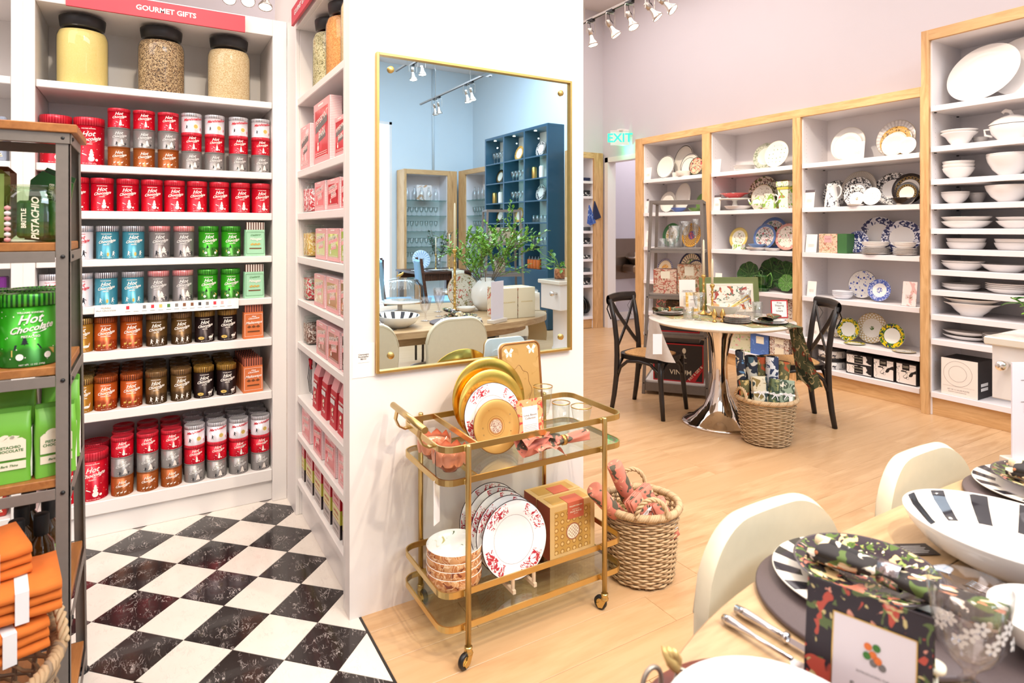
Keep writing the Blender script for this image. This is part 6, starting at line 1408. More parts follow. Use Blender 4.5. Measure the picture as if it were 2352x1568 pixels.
t = cbox('large white and black carton of plates in the tall cabinet bottom', 2162, 2246, 826, zt_(10), mat('white_carton', (246, 234, 224), .55, var=.01), XT+.03, .24, side=m_bk_card)
w = P(2162, 500, x=XT+.03).y-P(2246, 500, x=XT+.03).y; h = P(2204, 826, x=XT+.03).z-zt_(10); b = MB()
for R_ in (.095, .06): b.tube([(w*.46+R_*math.cos(a), -.0015, h*.60+R_*math.sin(a)) for a in [2*math.pi*k/40 for k in range(40)]], .0007, 4, closed=True)
put_text(b, 'SET OF 12 SALAD PLATES', .013, w*.48, h*.16, 0, off=-.0018); put_text(b, 'EVERYDAY WHITE DINNERWARE', .008, w*.45, h*.10, 0, off=-.0018); b.box((.01, -.0016, h*.25), (w-.02, -.0012, h*.252)); b.obj('lettering', INK['grey'], t)
b = MB(); b.box((w-.0, .05, h*.2), (w+.0015, .16, h*.28)); b.box((w-.0, .05, h*.32), (w+.0015, .16, h*.40)); o = b.obj('side_label', INK['silver'], t); o['kind'] = 'stuff'
# ---- linens in the narrow cabinet left of the doorway
m_navyc = mat('navy_linen', (40, 48, 84), .85); m_blkc = flor('black_white_linen', (40, 40, 44), [((216, 212, 208), 20, .56, 2)], .85); m_bluec = flor('blue_linen', (56, 90, 170), [((150, 176, 220), 30, .6, 2)], .85); m_greyc = mat('grey_linen', (92, 96, 100), .9)
yl = 7.21
def ln(px, y=yl): return P(px, 500, y=y).x
for i, (px, zi, m, h, rb, lb) in enumerate(((1356, 1, m_navyc, .05, 1, 'navy napkin bundle on the top shelf left of the doorway'), (1354, 2, m_blkc, .085, 0, 'black and white napkin pile on the second shelf left of the doorway'), (1357, 3, m_greyc, .055, 1, 'grey napkin bundle under the hanging blue cloths'),
        (1357, 4, m_blkc, .09, 1, 'dark bundle tied with white ribbon left of the doorway'), (1350, 5, m_blkc, .05, 0, 'small dark pile in the narrow cabinet'), (1352, 6, m_greyc, .05, 0, 'grey folded cloth low in the narrow cabinet'), (1355, 7, m_blkc, .10, 1, 'patterned napkin set with white sleeve in the narrow cabinet'))):
    zz = [2.2, LCZ[1]+.2, LCZ[1], LCZ[2], LCZ[3], LCZ[4], LCZ[5], LCZ[6]][zi]+.038
    if zi == 1: zz = LCZ[0]+.038
    if zi == 2: zz = LCZ[1]+.038
    folded(lb, 'napkin_bundle', 'napkin', (min(ln(px)-.035, 5.51), yl, zz+EPS), .13, .15, h, m, rz=.1*(-1)**i, layers=3, ribbon=m_ribbon if rb else None)
for px, z0, z1, m, lb in ((1350, 1.50, 1.80, m_bluec, 'blue flowered cloth hanging in the narrow cabinet'), (1362, 1.58, 1.86, m_navyc, 'navy cloth hanging beside the blue one')):
    xx = ln(px, 7.10); b = MB(); b.grid(lambda u, v: (xx+(u-.5)*.16*(v*.9+.12)+(0.04*(v)), 7.065-.012*math.sin(u*9)*v, z1-(z1-z0)*v*(1-.25*abs(u-.4))), 12, 8); tag(b.obj('hanging_cloth', m, None), lb, 'cloth')
for k in range(4):
    o = MB().lathe([(0, 0), (.13, 0), (.16, .012), (.158, .016), (.12, .006), (0, .006)], 32).obj('round_tray', m_black, None, (5.505-.045*k, 7.268, LCZ[7]+.038+.168), (0, math.radians(70), .2)); tag(o, '%s black round tray from the right standing upright at the cabinet foot' % ORD[k+1], 'tray')
# ---- exit sign
ep = P(1432, 318, x=5.72); t = thing('exit_sign', 'green lit EXIT sign projecting above the doorway', 'sign', (5.74, 6.60, 2.62))
w, h = .26, .20; az = math.radians(-38)
MB().box((-.10, -.06, h+.002), (.06, .02, h+.030), bev=.004).obj('mount', m_white, t)
o = MB().box((-w/2, -.008, 0), (w/2, .008, h), bev=.003).obj('sign_panel', mat('sign_acrylic', (228, 246, 238), .3, var=0), t, (-.08, -.02, 0), (0, 0, az))
b = MB(); put_text(b, 'EXIT', .17, 0, h*.5, 0, 0, .003, off=-.0095); b.obj('lettering', emis('exit_green', (30, 214, 140), 2.2), o)
MB().box((-w/2, -.012, h-.004), (w/2, .012, h+.01)).obj('top_rail', m_white, o)
l = bpy.data.lights.new('exit_glow', 'POINT'); l.energy = 1.6; l.specular_factor = 0.0; l.color = (.1, 1, .45); l.shadow_soft_size = .008; lo = bpy.data.objects.new('exit_glow', l); COL.objects.link(lo); lo.location = (5.70, 6.56, 2.60)
# ---- drinking fountain in the corridor
m_ss = mat('stainless_panel', (150, 130, 112), .30, .85, var=.08, vs=3)
fx0, fx1 = 6.30, 6.95; t = thing('drinking_fountain', 'stainless steel drinking fountain on its wall panel through the doorway', 'fountain', (fx0, 7.555, .65))
MB().box((0, -.012, .235), (fx1-fx0, 0, .648), bev=.002).obj('upper_panel', m_ss, t); MB().box((0, -.012, 0), (fx1-fx0, 0, .232), bev=.002).obj('lower_panel', m_ss, t)
MB().lathe([(0, 0), (.12, 0), (.19, .10), (.24, .13), (.235, .14), (.17, .11), (0, .10)], 32, sy=.8).obj('basin', m_silver, t, (.46, -.17, .22)); MB().box((.22, -.32, .10), (.66, -.012, .235), bev=.03).obj('body', m_ss, t); MB().lathe([(0, 0), (.02, 0), (.02, .06), (.012, .10), (0, .10)], 16).obj('spout', m_silver, t, (.44, -.10, .33))
# ---- track lights
def track_head(px, py, x, aim, lb, zt=None, lit=True, sc=1.0):
    p = P(px, py, x=x) if zt is None else P(px, py, z=zt)
    t = thing('track_light', lb, 'light', p, scale=sc)
    d = (Vector(aim)-Vector(p)).normalized(); q = Vector((0, 0, -1)).rotation_difference(d); R_ = q.to_matrix().to_4x4()
    m_al = mat('satin_aluminium', (206, 196, 186), .3, .9)
    MB().lathe([(.018, .0), (.030, -.060), (.052, -.100), (.055, -.104), (.055, -.120), (.050, -.120), (.050, -.104)], 24).lathe([(0, .07), (.024, .07), (.026, .06), (.026, 0), (.018, 0)], 20).xf(Matrix.Translation((0, 0, 0)) @ R_).obj('lamp_housing', m_al, t)
    MB().lathe([(0, -.112), (.049, -.112), (.049, -.114), (0, -.116)], 24).xf(R_).obj('lens', emis('lamp_lens', (255, 248, 232), 14) if lit else m_al, t)
    MB().tube([(-.058, 0, -.0), (-.058, 0, .12), (-.05, 0, .135), (.05, 0, .135), (.058, 0, .12), (.058, 0, 0)], .004, flat=(.012, .003)).obj('yoke', m_al, t)
    MB().box((-.022, -.05, .137), (.022, .05, .168), bev=.003).obj('adapter', m_black, t)
    MB().tube([(0, .02, .137), (.04, .05, .09), (.06, .03, .05), (.02, .01, .065)], .003, 5).obj('cable', m_black, t)
    return p, d
def track(label, a, c):
    t = thing('light_track', label, 'track', a); a = Vector(a); c = Vector(c)-a
    MB().tube([(0, 0, 0), tuple(c)], .01, flat=(.036, .022)).obj('rail', mat('track_grey', (176, 166, 160), .4), t); MB().tube([(0, 0, -.0122), (c.x, c.y, c.z-.0122)], .01, flat=(.014, .003)).obj('slot', m_black, t)
    for f in (.25, .75): MB().tube([(c.x*f, c.y*f, .01), (c.x*f, c.y*f, ZC-a.z)], .004, 6).obj('hanging_rod', m_silver, t)
xt = 4.10; zt0 = P(1355, 62, x=xt).z
track('grey ceiling light track running above the oak cabinets', (xt, 6.4, zt0+.08), (xt, 2.2, zt0+.08))
heads = []
for px, lb, aim in ((1357, 'far left', (4.6, 4.6, 0)), (1402, 'second', (5.3, 4.0, 1.2)), (1446, 'third', (4.4, 3.0, 0)), (1493, 'fourth', (5.3, 3.2, 1.6)), (1525, 'fifth', (5.3, 2.2, 1.4))):
    y_ = P(px, 500, x=xt).y; p = Vector((xt, y_, zt0-.10)); pxx = px
    track_head(None, None, None, None, None) if False else None
    tt = P(px, 500, x=xt); q = (HY-0)/CF
    pp = Vector((xt, tt.y, zt0-.09)); t_ = (pp.x*CC+pp.y*CS)
    heads.append((pp, aim, lb))
for pp, aim, lb in heads:
    # place through z so that P() is not needed
    r_ = pp; track_head(CX+CF*((r_.x*CS-r_.y*CC)/(r_.x*CC+r_.y*CS)), HY-CF*(r_.z-CH)/(r_.x*CC+r_.y*CS), xt, aim, lb+' silver spotlight on the track above the oak cabinets')
track('ceiling light track behind the gourmet shelving', (-.35, 5.35, 3.52), (1.6, 5.35, 3.52))
for px, py, aim, lb in ((533, -6, (-.3, 3.4, 1), 'leftmost'), (573, -2, (.1, 3.3, .8), 'second'), (611, 2, (.5, 4.3, 0), 'third'), (648, 6, (1.3, 3.6, 0), 'rightmost')):
    track_head(px, py-12, None, aim, lb+' round spotlight above the gourmet shelving', zt=3.40)
# ================================================================ ROUND TABLE GROUP
# tapered grey shelf
def etagere(label, loc, rz, W0=.54, D0=.57, W1=.43, D1=.40, H=1.68, lv=(1.28, .875, .543, .12)):
    t = thing('metal_shelf', label, 'shelf', loc, rz)
    def hw(z): k = z/H; return (W0+(W1-W0)*k)/2, (D0+(D1-D0)*k)/2
    for sx in (-1, 1):
        for sy in (-1, 1):
            a = hw(0); c = hw(H); b = MB(); e = .013
            V = [(sx*a[0]+dx, sy*a[1]+dy, 0) for dx, dy in ((-e, -e), (e, -e), (e, e), (-e, e))]+[(sx*c[0]+dx, sy*c[1]+dy, H) for dx, dy in ((-e, -e), (e, -e), (e, e), (-e, e))]
            b.add(V, [(3, 2, 1, 0), (4, 5, 6, 7), (0, 1, 5, 4), (1, 2, 6, 5), (2, 3, 7, 6), (3, 0, 4, 7)]).obj('post', m_rack, t)
            b = MB()
            for z in lv+(H-.02,): w, d = hw(z); b.lathe([(0, 0), (.007, 0), (.006, .003), (0, .004)], 8, c=(0, 0, 0)); b.xf(Matrix.Translation((sx*w, -d-.0135, z-.01)) @ Matrix.Rotation(math.pi/2, 4, 'X'), len(b.v)-0 if False else len(b.v)-26+0) if False else None
    for z in lv:
        w, d = hw(z); MB().box((-w+.0135, -d+.005, z-.016), (w-.0135, d-.005, z), bev=.001).obj('shelf_board', m_rack if z > .2 else m_white, t)
        for sy in (-1, 1): MB().box((-w+.0135, sy*d-.011, z-.040 if z > .2 else .03), (w-.0135, sy*d+.011, z-.0165)).obj('rail', m_rack, t)
        for sx in (-1, 1): MB().box((sx*w-.011, -d+.0135, z-.040 if z > .2 else .03), (sx*w+.011, d-.0135, z-.0165)).obj('rail', m_rack, t)
        for sx in (-1, 1): MB().lathe([(0, 0), (.007, 0), (.006, .003), (0, .004)], 8).xf(Matrix.Translation((sx*w, -d-.0125, z-.025)) @ Matrix.Rotation(math.pi/2, 4, 'X')).obj('bolt', m_black, t)
    w, d = hw(H)
    for sy in (-1, 1): MB().box((-w-.013, sy*d-.012, H), (w+.013, sy*d+.012, H+.024)).obj('rail', m_rack, t)
    for sx in (-1, 1): MB().box((sx*w-.012, -d+.012, H), (sx*w+.012, d-.012, H+.024)).obj('rail', m_rack, t)
    return t
ex, ey = 3.92, 3.835; ea = math.radians(-51.7); dv = Vector((math.cos(ea+math.pi/2), math.sin(ea+math.pi/2)))
ec = Vector((ex, ey))+dv*.285
E1 = etagere('tapered grey metal shelf behind the round marble table', (ec.x, ec.y, 0), ea)
def eo(u, v, z): a = Vector((math.cos(ea), math.sin(ea))); p = ec+a*u+dv*v; return (p.x, p.y, z+EPS)
m_cut = glass('cut_glass', (244, 246, 246), alpha=.80)
def flute(a, R, z): return 1+.03*math.sin(a*16)
stemware('wide fluted tumbler pair left on the grey shelf', *eo(-.13, -.10, 1.28), tumbler(.085, .04, .036), m=m_cut, fr=flute); stemware('low fluted tumbler in front on the grey shelf', *eo(-.05, -.13, 1.28), tumbler(.085, .04, .036), m=m_cut, fr=flute)
stemware('tall fluted cylinder glass at the back of the grey shelf', *eo(-.03, .02, 1.28), tumbler(.20, .058, .055), m=m_cut, fr=flute); stemware('cut glass goblet in the middle of the grey shelf', *eo(.06, -.05, 1.28), goblet(.24, .050, .036, .42), m=m_cut, fr=flute); stemware('slim cut glass flute at right on the grey shelf', *eo(.155, -.05, 1.28), goblet(.26, .030, .034, .38), m=m_cut, fr=flute)
def ebox(label, u0, u1, v, z, h, dep, m, lab=None, side=None, nm='gift_box'):
    t = thing(nm, label, 'box', eo(u0, v, z), ea); w = u1-u0
    MB().box((0, 0, 0), (w, dep, h), bev=.002).obj('box_body', side or m, t); MB().box((0, -.001, 0), (w, 0, h)).obj('front_print', m, t)
    if lab: MB().box((w*.32, -.002, h*.62), (w*.72, -.001, h*.92)).obj('label', INK['cream'], t)
    return t, w
m_straw = flor('strawberry_box', (226, 196, 170), [((196, 96, 80), 26, .57, 1), ((150, 120, 90), 40, .62, 3)], .6, veins=((190, 110, 90), 16, .03, 2)); m_straw2 = flor('sand_floral_box', (226, 200, 168), [((206, 130, 96), 30, .57, 4), ((130, 130, 90), 40, .63, 6)], .6, veins=((180, 120, 80), 18, .03, 5))
ebox('pink floral gift box with cream label, left on the grey shelf', -.20, .0, -.16, .875, .215, .18, m_straw, 1); ebox('taller sand floral gift box with cream label, right on the grey shelf', .005, .20, -.12, .875, .26, .18, m_straw2, 1)
m_redc = mat('signal_red', (206, 36, 44), .5); m_char = mat('charcoal_card', (54, 46, 44), .55)
def glass_carton(label, u0, u1, v, z, h, txt):
    t, w = ebox(label, u0, u1, v, z, h, .26, m_char, side=m_char, nm='carton'); e = .010
    b = MB(); b.box((0, -.0022, 0), (w, -.001, e)).box((0, -.0022, h-e), (w, -.001, h)).box((0, -.0022, e), (e, -.001, h-e)).box((w-e, -.0022, e), (w, -.001, h-e)); o = b.obj('red_border', m_redc, t)
    if txt:
        b = MB(); put_text(b, 'VINUM', .060, w*.55, h*.24, 0, 0, .0004, off=-.003); put_text(b, 'RIEDEL', .034, w*.54, h*.66, 0, 0, .0008, off=-.003); put_text(b, 'THE WINE GLASS COMPANY', .010, w*.52, h*.50, 0, off=-.003)
        put_disc(b, w*.62, h*.82, .016, .024, 0, off=-.003); put_poly(b, [(w*.617, h*.70), (w*.623, h*.70), (w*.623, h*.80), (w*.617, h*.80)], 0, off=-.003); b.obj('lettering', INK['cream'], t)
        b = MB(); b.add([(w*.66, -.0034, e), (w*.84, -.0034, e), (w-.002, -.0034, h*.36), (w-.002, -.0034, h*.52)], [(0, 1, 2, 3)]); b.obj('corner_banner', m_redc, t)
        b = MB(); put_text(b, 'PAY 6 GET 8', .030, 0, 0, 0, 0, .0006, off=0); b.xf(Matrix.Translation((w*.845, -.0042, h*.245)) @ Matrix.Rotation(-.85, 4, 'Y')); b.obj('banner_lettering', INK['cream'], t)
    return t
glass_carton('red edged black wine glass carton at the foot of the grey shelf', -.19, .235, -.24, .12, .33, True)
glass_carton('red edged dark carton on the middle tier behind the table', -.19, .20, -.20, .543, .14, False)
ebox('low brown patterned box on the middle tier behind the table', -.10, .12, -.10, .684, .12, .18, flor('brown_liberty', (96, 78, 60), [((150, 110, 80), 26, .56, 1), ((90, 110, 70), 28, .6, 3)], .6))
ebox('low grey storage tin above the black carton', -.17, .20, -.20, .452, .06, .2, mat('grey_tin', (120, 108, 104), .4))
# marble table
TX, TY, TZ, TR_ = 3.69, 3.15, .775, .525
m_marb = n_marble('table_marble', (236, 228, 214), (206, 196, 182), .03, .12, 2.2, (226, 216, 200))
t = thing('round_table', 'round marble topped table on a flared chrome pedestal', 'table', (TX, TY, 0))
MB().lathe([(0, TZ-.030), (TR_*.90, TZ-.030), (TR_*.97, TZ-.020), (TR_, TZ-.008), (TR_, TZ-.003), (TR_-.004, TZ), (0, TZ)], 72).obj('tabletop', m_marb, t)
MB().lathe([(0, 0), (.275, 0), (.280, .004), (.278, .012), (.255, .022), (.19, .055), (.12, .12), (.075, .22), (.056, .33), (.052, .42), (.060, .53), (.085, .64), (.13, .72), (.15, .745), (0, .745)], 64).obj('pedestal', m_chrome, t)
def TP(px, py, dz=0): p = P(px, py, z=TZ); return (p.x, p.y, TZ+EPS+dz)
m_morr = flor('dark_botanical', (92, 100, 72), [((150, 70, 50), 13, .58, 1), ((206, 190, 150), 20, .63, 3), ((52, 62, 44), 11, .56, 5)], .8, veins=((210, 190, 140), 9, .012, 2))
m_matc = flor('placemat_botanical', (150, 146, 100), [((186, 116, 76), 15, .58, 1), ((226, 212, 170), 22, .6, 3)], .8)
for lb, px, py, rz in (('patterned placemat at the left of the round table', 1560, 724, 1.2), ('patterned placemat at the right of the round table', 1752, 744, -.3), ('patterned runner square in the middle of the round table', 1655, 732, .4)):
    p = TP(px, py); b = MB(); b.grid(lambda u, v: ((u-.5)*.36, (v-.5)*.28, .0012+.0006*math.sin(u*7+v*5)), 8, 6).grid(lambda u, v: ((.5-u)*.36, (v-.5)*.28, .0003), 2, 2); tag(b.obj('placemat', m_matc, None, p, (0, 0, rz)), lb, 'placemat')
pm_cob = platemat('cobalt_edge', (246, 240, 230), [(.95, 1.01, (40, 46, 60))])
def setting(tag_, px, py, k=''):
    p = TP(px, py, .003); lay_plate('larger white plate with dark edge, %s of the round table' % tag_, pm_cob, p[0], p[1], p[2], .125); lay_plate('upper white plate with dark edge, %s of the round table' % tag_, pm_cob, p[0], p[1], p[2]+.0155, .105)
    t = thing('napkin', 'green botanical napkin in a copper ring on the %s plates' % tag_, 'napkin', (p[0], p[1], p[2]+.040), .4 if k else -.3)
    MB().grid(lambda u, v: (-.12+.24*v, (.014+.04*abs(v-.5)*2)*math.cos(2*math.pi*u), (.010+.012*abs(v-.5))*math.sin(2*math.pi*u)*(1+.2*math.sin(9*v+3*u))), 20, 14, cu=True).obj('cloth', m_morr, t); MB().lathe([(.016, -.010), (.018, -.010), (.018, .010), (.016, .010)], 16).xf(Matrix.Rotation(math.pi/2, 4, 'Y')).obj('napkin_ring', mat('copper', (196, 120, 60), .25, .9), t)
setting('left', 1537, 722); setting('right', 1768, 743, 1)
pm_or = platemat('orange_mottle', (240, 226, 206), [(.93, 1.01, (60, 64, 80))], [(0, .9, (206, 150, 110), 9, .5, 'blob')])
for k in range(4): p = TP(1692, 741); lay_plate('small patterned plate, %s of the four at the front of the round table' % ('bottom', 'second', 'third', 'top')[k], pm_or, p[0], p[1], p[2]+k*.0125, .098)
stemware('low cut tumbler at the front left of the round table', *TP(1581, 734, .003), tumbler(.09, .040, .036), m=m_cut, fr=flute); stemware('cut goblet beside the tumbler on the round table', *TP(1606, 735, .003), goblet(.20, .045, .036, .40), m=m_cut, fr=flute)
stemware('cut goblet at the back right of the round table', *TP(1712, 722, .003), goblet(.19, .043, .036, .38), m=m_cut, fr=flute); stemware('cut tumbler at the back right of the round table', *TP(1740, 727, .003), tumbler(.11, .038, .035), m=m_cut, fr=flute)
for px, lb in ((1641, 'left'), (1660, 'right')):
    t = thing('salt_shaker', '%s little gold shaker on the round table' % lb, 'shaker', TP(px, 740, .003)); MB().lathe([(0, 0), (.018, 0), (.016, .006), (.006, .014), (.006, .024), (.018, .040), (.019, .060), (.010, .082), (.006, .092), (0, .096)], 20).obj('body', m_gold, t)
p = TP(1662, 728, .003); cbm = MB().lathe([(0, 0), (.05, 0), (.055, .006), (.105, .05), (.128, .088), (.130, .090), (.126, .090), (.10, .056), (.05, .014), (0, .012)], 44, mis=[0]*6+[1]*3).mesh('salad_bowl', [m_porc, flor('bowl_inside', (236, 220, 196), [((206, 160, 110), 24, .55, 2)], .3)]); tag(ob('salad_bowl', cbm, None, p), 'white salad bowl with gold servers on the round table', 'bowl')
for k in (0, 1):
    t = thing('salad_server', '%s gold salad server resting in the bowl on the round table' % ('upper', 'lower')[k], 'cutlery', (p[0]+.02, p[1]-.02, p[2]+.055), rot=(0, -.50-.1*k, -.9+.25*k)); MB().tube([(-.06, 0, 0), (.0, 0, .002), (.19, 0, .004)], [.004, .0035, .006], 8).obj('handle', m_gold, t); MB().lathe([(0, 0), (.02, .004), (.026, .01)], 16, sx=1.5).xf(Matrix.Translation((-.075, 0, -.004))).obj('spoon_bowl', m_gold, t)
def candlestick(label, loc, hs, hc, r=.010, bend=0):
    t = thing('candlestick', label, 'candlestick', loc)
    pr = [(0, 0), (.045, 0), (.046, .006), (.02, .014), (r, .03)]
    z = .05
    while z < hs-.04: pr += [(r*.75, z), (r*.9, z+.01), (r*1.35, z+.016), (r*.9, z+.022)]; z += .055
    pr += [(r*.9, hs-.03), (r*1.7, hs-.02), (r*1.9, hs-.004), (r*1.2, hs), (0, hs)]
    MB().lathe(pr, 20).obj('holder', m_gold, t); MB().lathe([(0, hs), (.0095, hs), (.0085, hs+hc*.8), (.006, hs+hc*.97), (0, hs+hc)], 14).obj('taper_candle', mat('ivory_wax', (250, 236, 204), .5, var=0), t); return t
candlestick('tall gold candlestick with ivory taper on the round table', TP(1616, 722, .003), .31, .28); candlestick('shorter gold candlestick with ivory taper on the round table', TP(1636, 724, .003), .24, .20)
# trays on the table
vw = -math.atan2(CC*0+1, 1)*0
ang_t = math.radians(-27)
def upright(label, px0, px1, ytop, ybase, m, nm, cat, rz, th=.008, tiltb=-.16, frame=None, fcol=None, dz=0):
    p0 = P(px0, ybase, z=TZ); p1 = P(px1, ybase, z=TZ); c = (p0+p1)/2; w = (p1-p0).length; Zc = c.x*CC+c.y*CS; h = (ybase-ytop)*Zc/CF
    t = thing(nm, label, cat, (c.x, c.y, TZ+.003+dz), rot=(tiltb, 0, rz if rz is not None else math.atan2(p1.y-p0.y, p1.x-p0.x)))
    MB().box((-w/2, 0, 0), (w/2, th, h), bev=.003).obj('tray_body' if cat == 'tray' else 'panel', m, t); return t, w, h
t, w, h = upright('large green edged patterned tray standing on the round table', 1609, 1746, 637, 713, mat('olive_tray', (112, 120, 58), .4), 'serving_tray', 'tray', None, .012)
MB().box((-w/2+.04, -.002, .04), (w/2-.04, 0, h-.04)).obj('tray_face', mat('olive_face', (126, 134, 70), .4), t)
t, w, h = upright('white rimmed tray with red tulip pattern, in front of the green tray', 1625, 1733, 652, 717, mat('cream_lacquer', (238, 226, 206), .3), 'serving_tray', 'tray', None, .010, -.14)
MB().box((-w/2+.022, -.0016, .022), (w/2-.022, 0, h-.022)).obj('pattern_panel', flor('tulip_print', (246, 236, 218), [((176, 70, 56), 18, .615, 1), ((206, 120, 60), 22, .64, 3), ((90, 110, 80), 34, .64, 5)], .4, veins=((110, 130, 110), 10, .014, 2)), t)
p = P(1580, 712, z=TZ); card('tall white text card at the back left of the round table', (p.x, p.y, TZ+.003), .135, .25, -.55, INK['white'], 0, 9, 'The Pottery Barn' if False else 'The Strawberry Thief\nCollection of Tableware', .0095, tiltb=-.1, nm='info_card')
p = P(1592, 716, z=TZ); card('small yellow bordered card in front of the tall white card', (p.x, p.y, TZ+.003), .115, .155, -.55, flor('yellow_border', (232, 184, 90), [((250, 226, 170), 26, .56, 2)], .6), .022, 7, 'Collection', .011, tiltb=-.1)
p = P(1791, 731, z=TZ); card('red framed sign reading Free Shipping on Linens on the table', (p.x, p.y, TZ+.003), .125, .135, -.55, m_redc, .008, 0, 'Free\nShipping\non\nLinens', .020, tiltb=-.1, ink='dark')
# hanging runner at the right, canvas bag at the left
c = P(1822, 748, z=TZ); b = MB(); dr = Vector((CS, -CC, 0)); df = Vector((CC, CS, 0))
def run(u, v):
    q = Vector((c.x, c.y, TZ))+dr*(-.05+.02*v)+df*(.10-.20*u)
    if v < .2917: q += dr*(v/.2917*.095-.03); q.z = TZ+.005
    else:
        k = (v-.28)/.72; q += dr*(.055+.10*k*(.5+u*.5)); q += df*(-.05*k*(u-.3)); q.z = TZ-.004-.42*k+.03*math.sin(u*8)*k; q += dr*.012*math.sin(u*11+k*3)*k
    return q
b.grid(run, 16, 24); o = b.obj('table_runner', m_morr); tag(o, 'dark green botanical runner hanging over the right edge of the marble table', 'linen')
c = P(1512, 742, z=TZ); t = thing('canvas_bag', 'pale grey cloth hanging from the left edge of the marble table', 'cloth', (c.x, c.y, 0))
c2 = Vector((TX, TY, 0))
def bag(u, v):
    a = math.radians(149+u*(19+26*v)-5*v); rr = TR_+.006+.015*math.sin(u*9)*v+.02*v; q = c2+Vector((math.cos(a), math.sin(a), 0))*rr; q.z = TZ+.002-.275*v+.04*v*(u-.5); return q-Vector((c.x, c.y, 0))
MB().grid(bag, 16, 12).obj('cloth', mat('grey_linen_pale', (206, 198, 190), .9, vs=40), t)
m4 = P(1510, 790, y=c.y-.10); MB().box((-.032, -.0008, -.07), (.032, .0008, .07)).xf(Matrix.Translation(Vector((m4.x, m4.y, m4.z))-Vector((c.x, c.y, 0))) @ Matrix.Rotation(-.5, 4, 'Z')).obj('price_tag', mat('tag_white', (240, 238, 244), .6, var=.01), t)
# cross-back chairs
m_blackwood = mat('black_wood', (34, 28, 26), .35, vs=8, var=.12); m_ratt = flor('rattan', (214, 164, 104), [((184, 130, 76), 120, .55, 2)], .6)
def xchair(label, loc, rz):
    t = thing('cross_back_chair', label, 'chair', loc, rz); SZ = .455
    MB().grid(lambda u, v: ((.215*math.copysign(abs(math.cos(2*math.pi*u))**.55, math.cos(2*math.pi*u)))*1.0+.0, .21*math.copysign(abs(math.sin(2*math.pi*u))**.55, math.sin(2*math.pi*u))*(.93+.07*math.cos(2*math.pi*u)), SZ-.035+.035*v), 40, 1, cu=True).prism([(.215*math.copysign(abs(math.cos(a))**.55, math.cos(a)), .21*math.copysign(abs(math.sin(a))**.55, math.sin(a))*(.93+.07*math.cos(a))) for a in [2*math.pi*k/40 for k in range(40)]], SZ-.035, SZ-.002).obj('seat_frame', m_blackwood, t)
    MB().prism([(.178*math.copysign(abs(math.cos(a))**.55, math.cos(a)), .172*math.copysign(abs(math.sin(a))**.55, math.sin(a))) for a in [2*math.pi*k/32 for k in range(32)]], SZ-.002, SZ+.006).obj('rattan_seat', m_ratt, t)
    for s in (-1, 1):
        MB().tube([(-.245, s*.185, 0), (-.225, s*.180, .12), (-.205, s*.178, .28), (-.20, s*.178, .44), (-.205, s*.176, .56), (-.225, s*.178, .72), (-.262, s*.190, .885)], [.018, .020, .022, .022, .021, .020, .018], 10).obj('rear_leg', m_blackwood, t)
        MB().tube([(.215, s*.205, 0), (.200, s*.198, .15), (.185, s*.188, .30), (.180, s*.183, .43)], [.016, .019, .021, .022], 10).obj('front_leg', m_blackwood, t)
        b = MB(); b.tube([(.190, s*.19, .27), (.165, s*.19, .35), (.10, s*.19, .405), (0, s*.19, .418), (-.10, s*.19, .405), (-.165, s*.185, .35), (-.195, s*.18, .27)], .013, 8); b.obj('side_arch', m_blackwood, t)
        b = MB(); b.tube([(-.218, s*.172, .655), (-.236, s*.06, .60), (-.222, -s*.08, .53), (-.21, -s*.150, .475)] if False else [(-.250, s*.165, .850), (-.238, s*.10, .76), (-.222, 0, .655), (-.212, -s*.10, .56), (-.205, -s*.168, .50)], .01, flat=(.011, .030)); b.obj('cross_brace', m_blackwood, t)
        MB().tube([(-.27, s*.186, .86), (-.30, s*.165, .80), (-.26, s*.17, .72)], .004, flat=(.010, .002)).obj('metal_strap', m_black, t)
    for x in (.190, -.195): MB().tube([(x, -.19, .27), (x, -.165, .35), (x, -.10, .405), (x, 0, .418), (x, .10, .405), (x, .165, .35), (x, .19, .27)], .013, 8).obj('cross_arch', m_blackwood, t)
    MB().grid(lambda u, v: (-.262-.035*math.sin(math.pi*u)*1.0+.017*math.cos(2*math.pi*v), -.215+.43*u, .880+.038*math.sin(2*math.pi*v)+.006*math.sin(math.pi*u)), 20, 12, cu=False).obj('top_rail', m_blackwood, t)
    b = MB()
    for s in (-1, 1): b.lathe([(0, 0), (.033, 0), (.0, .004)], 12, sx=.4).xf(Matrix.Identity(4), len(b.v))
    return t
xchair('black cross back chair with rattan seat left of the marble table', (3.462, 3.655, 0), math.radians(-71))
xchair('black cross back chair at the right of the marble table', (4.20, 2.915, 0), math.radians(144))
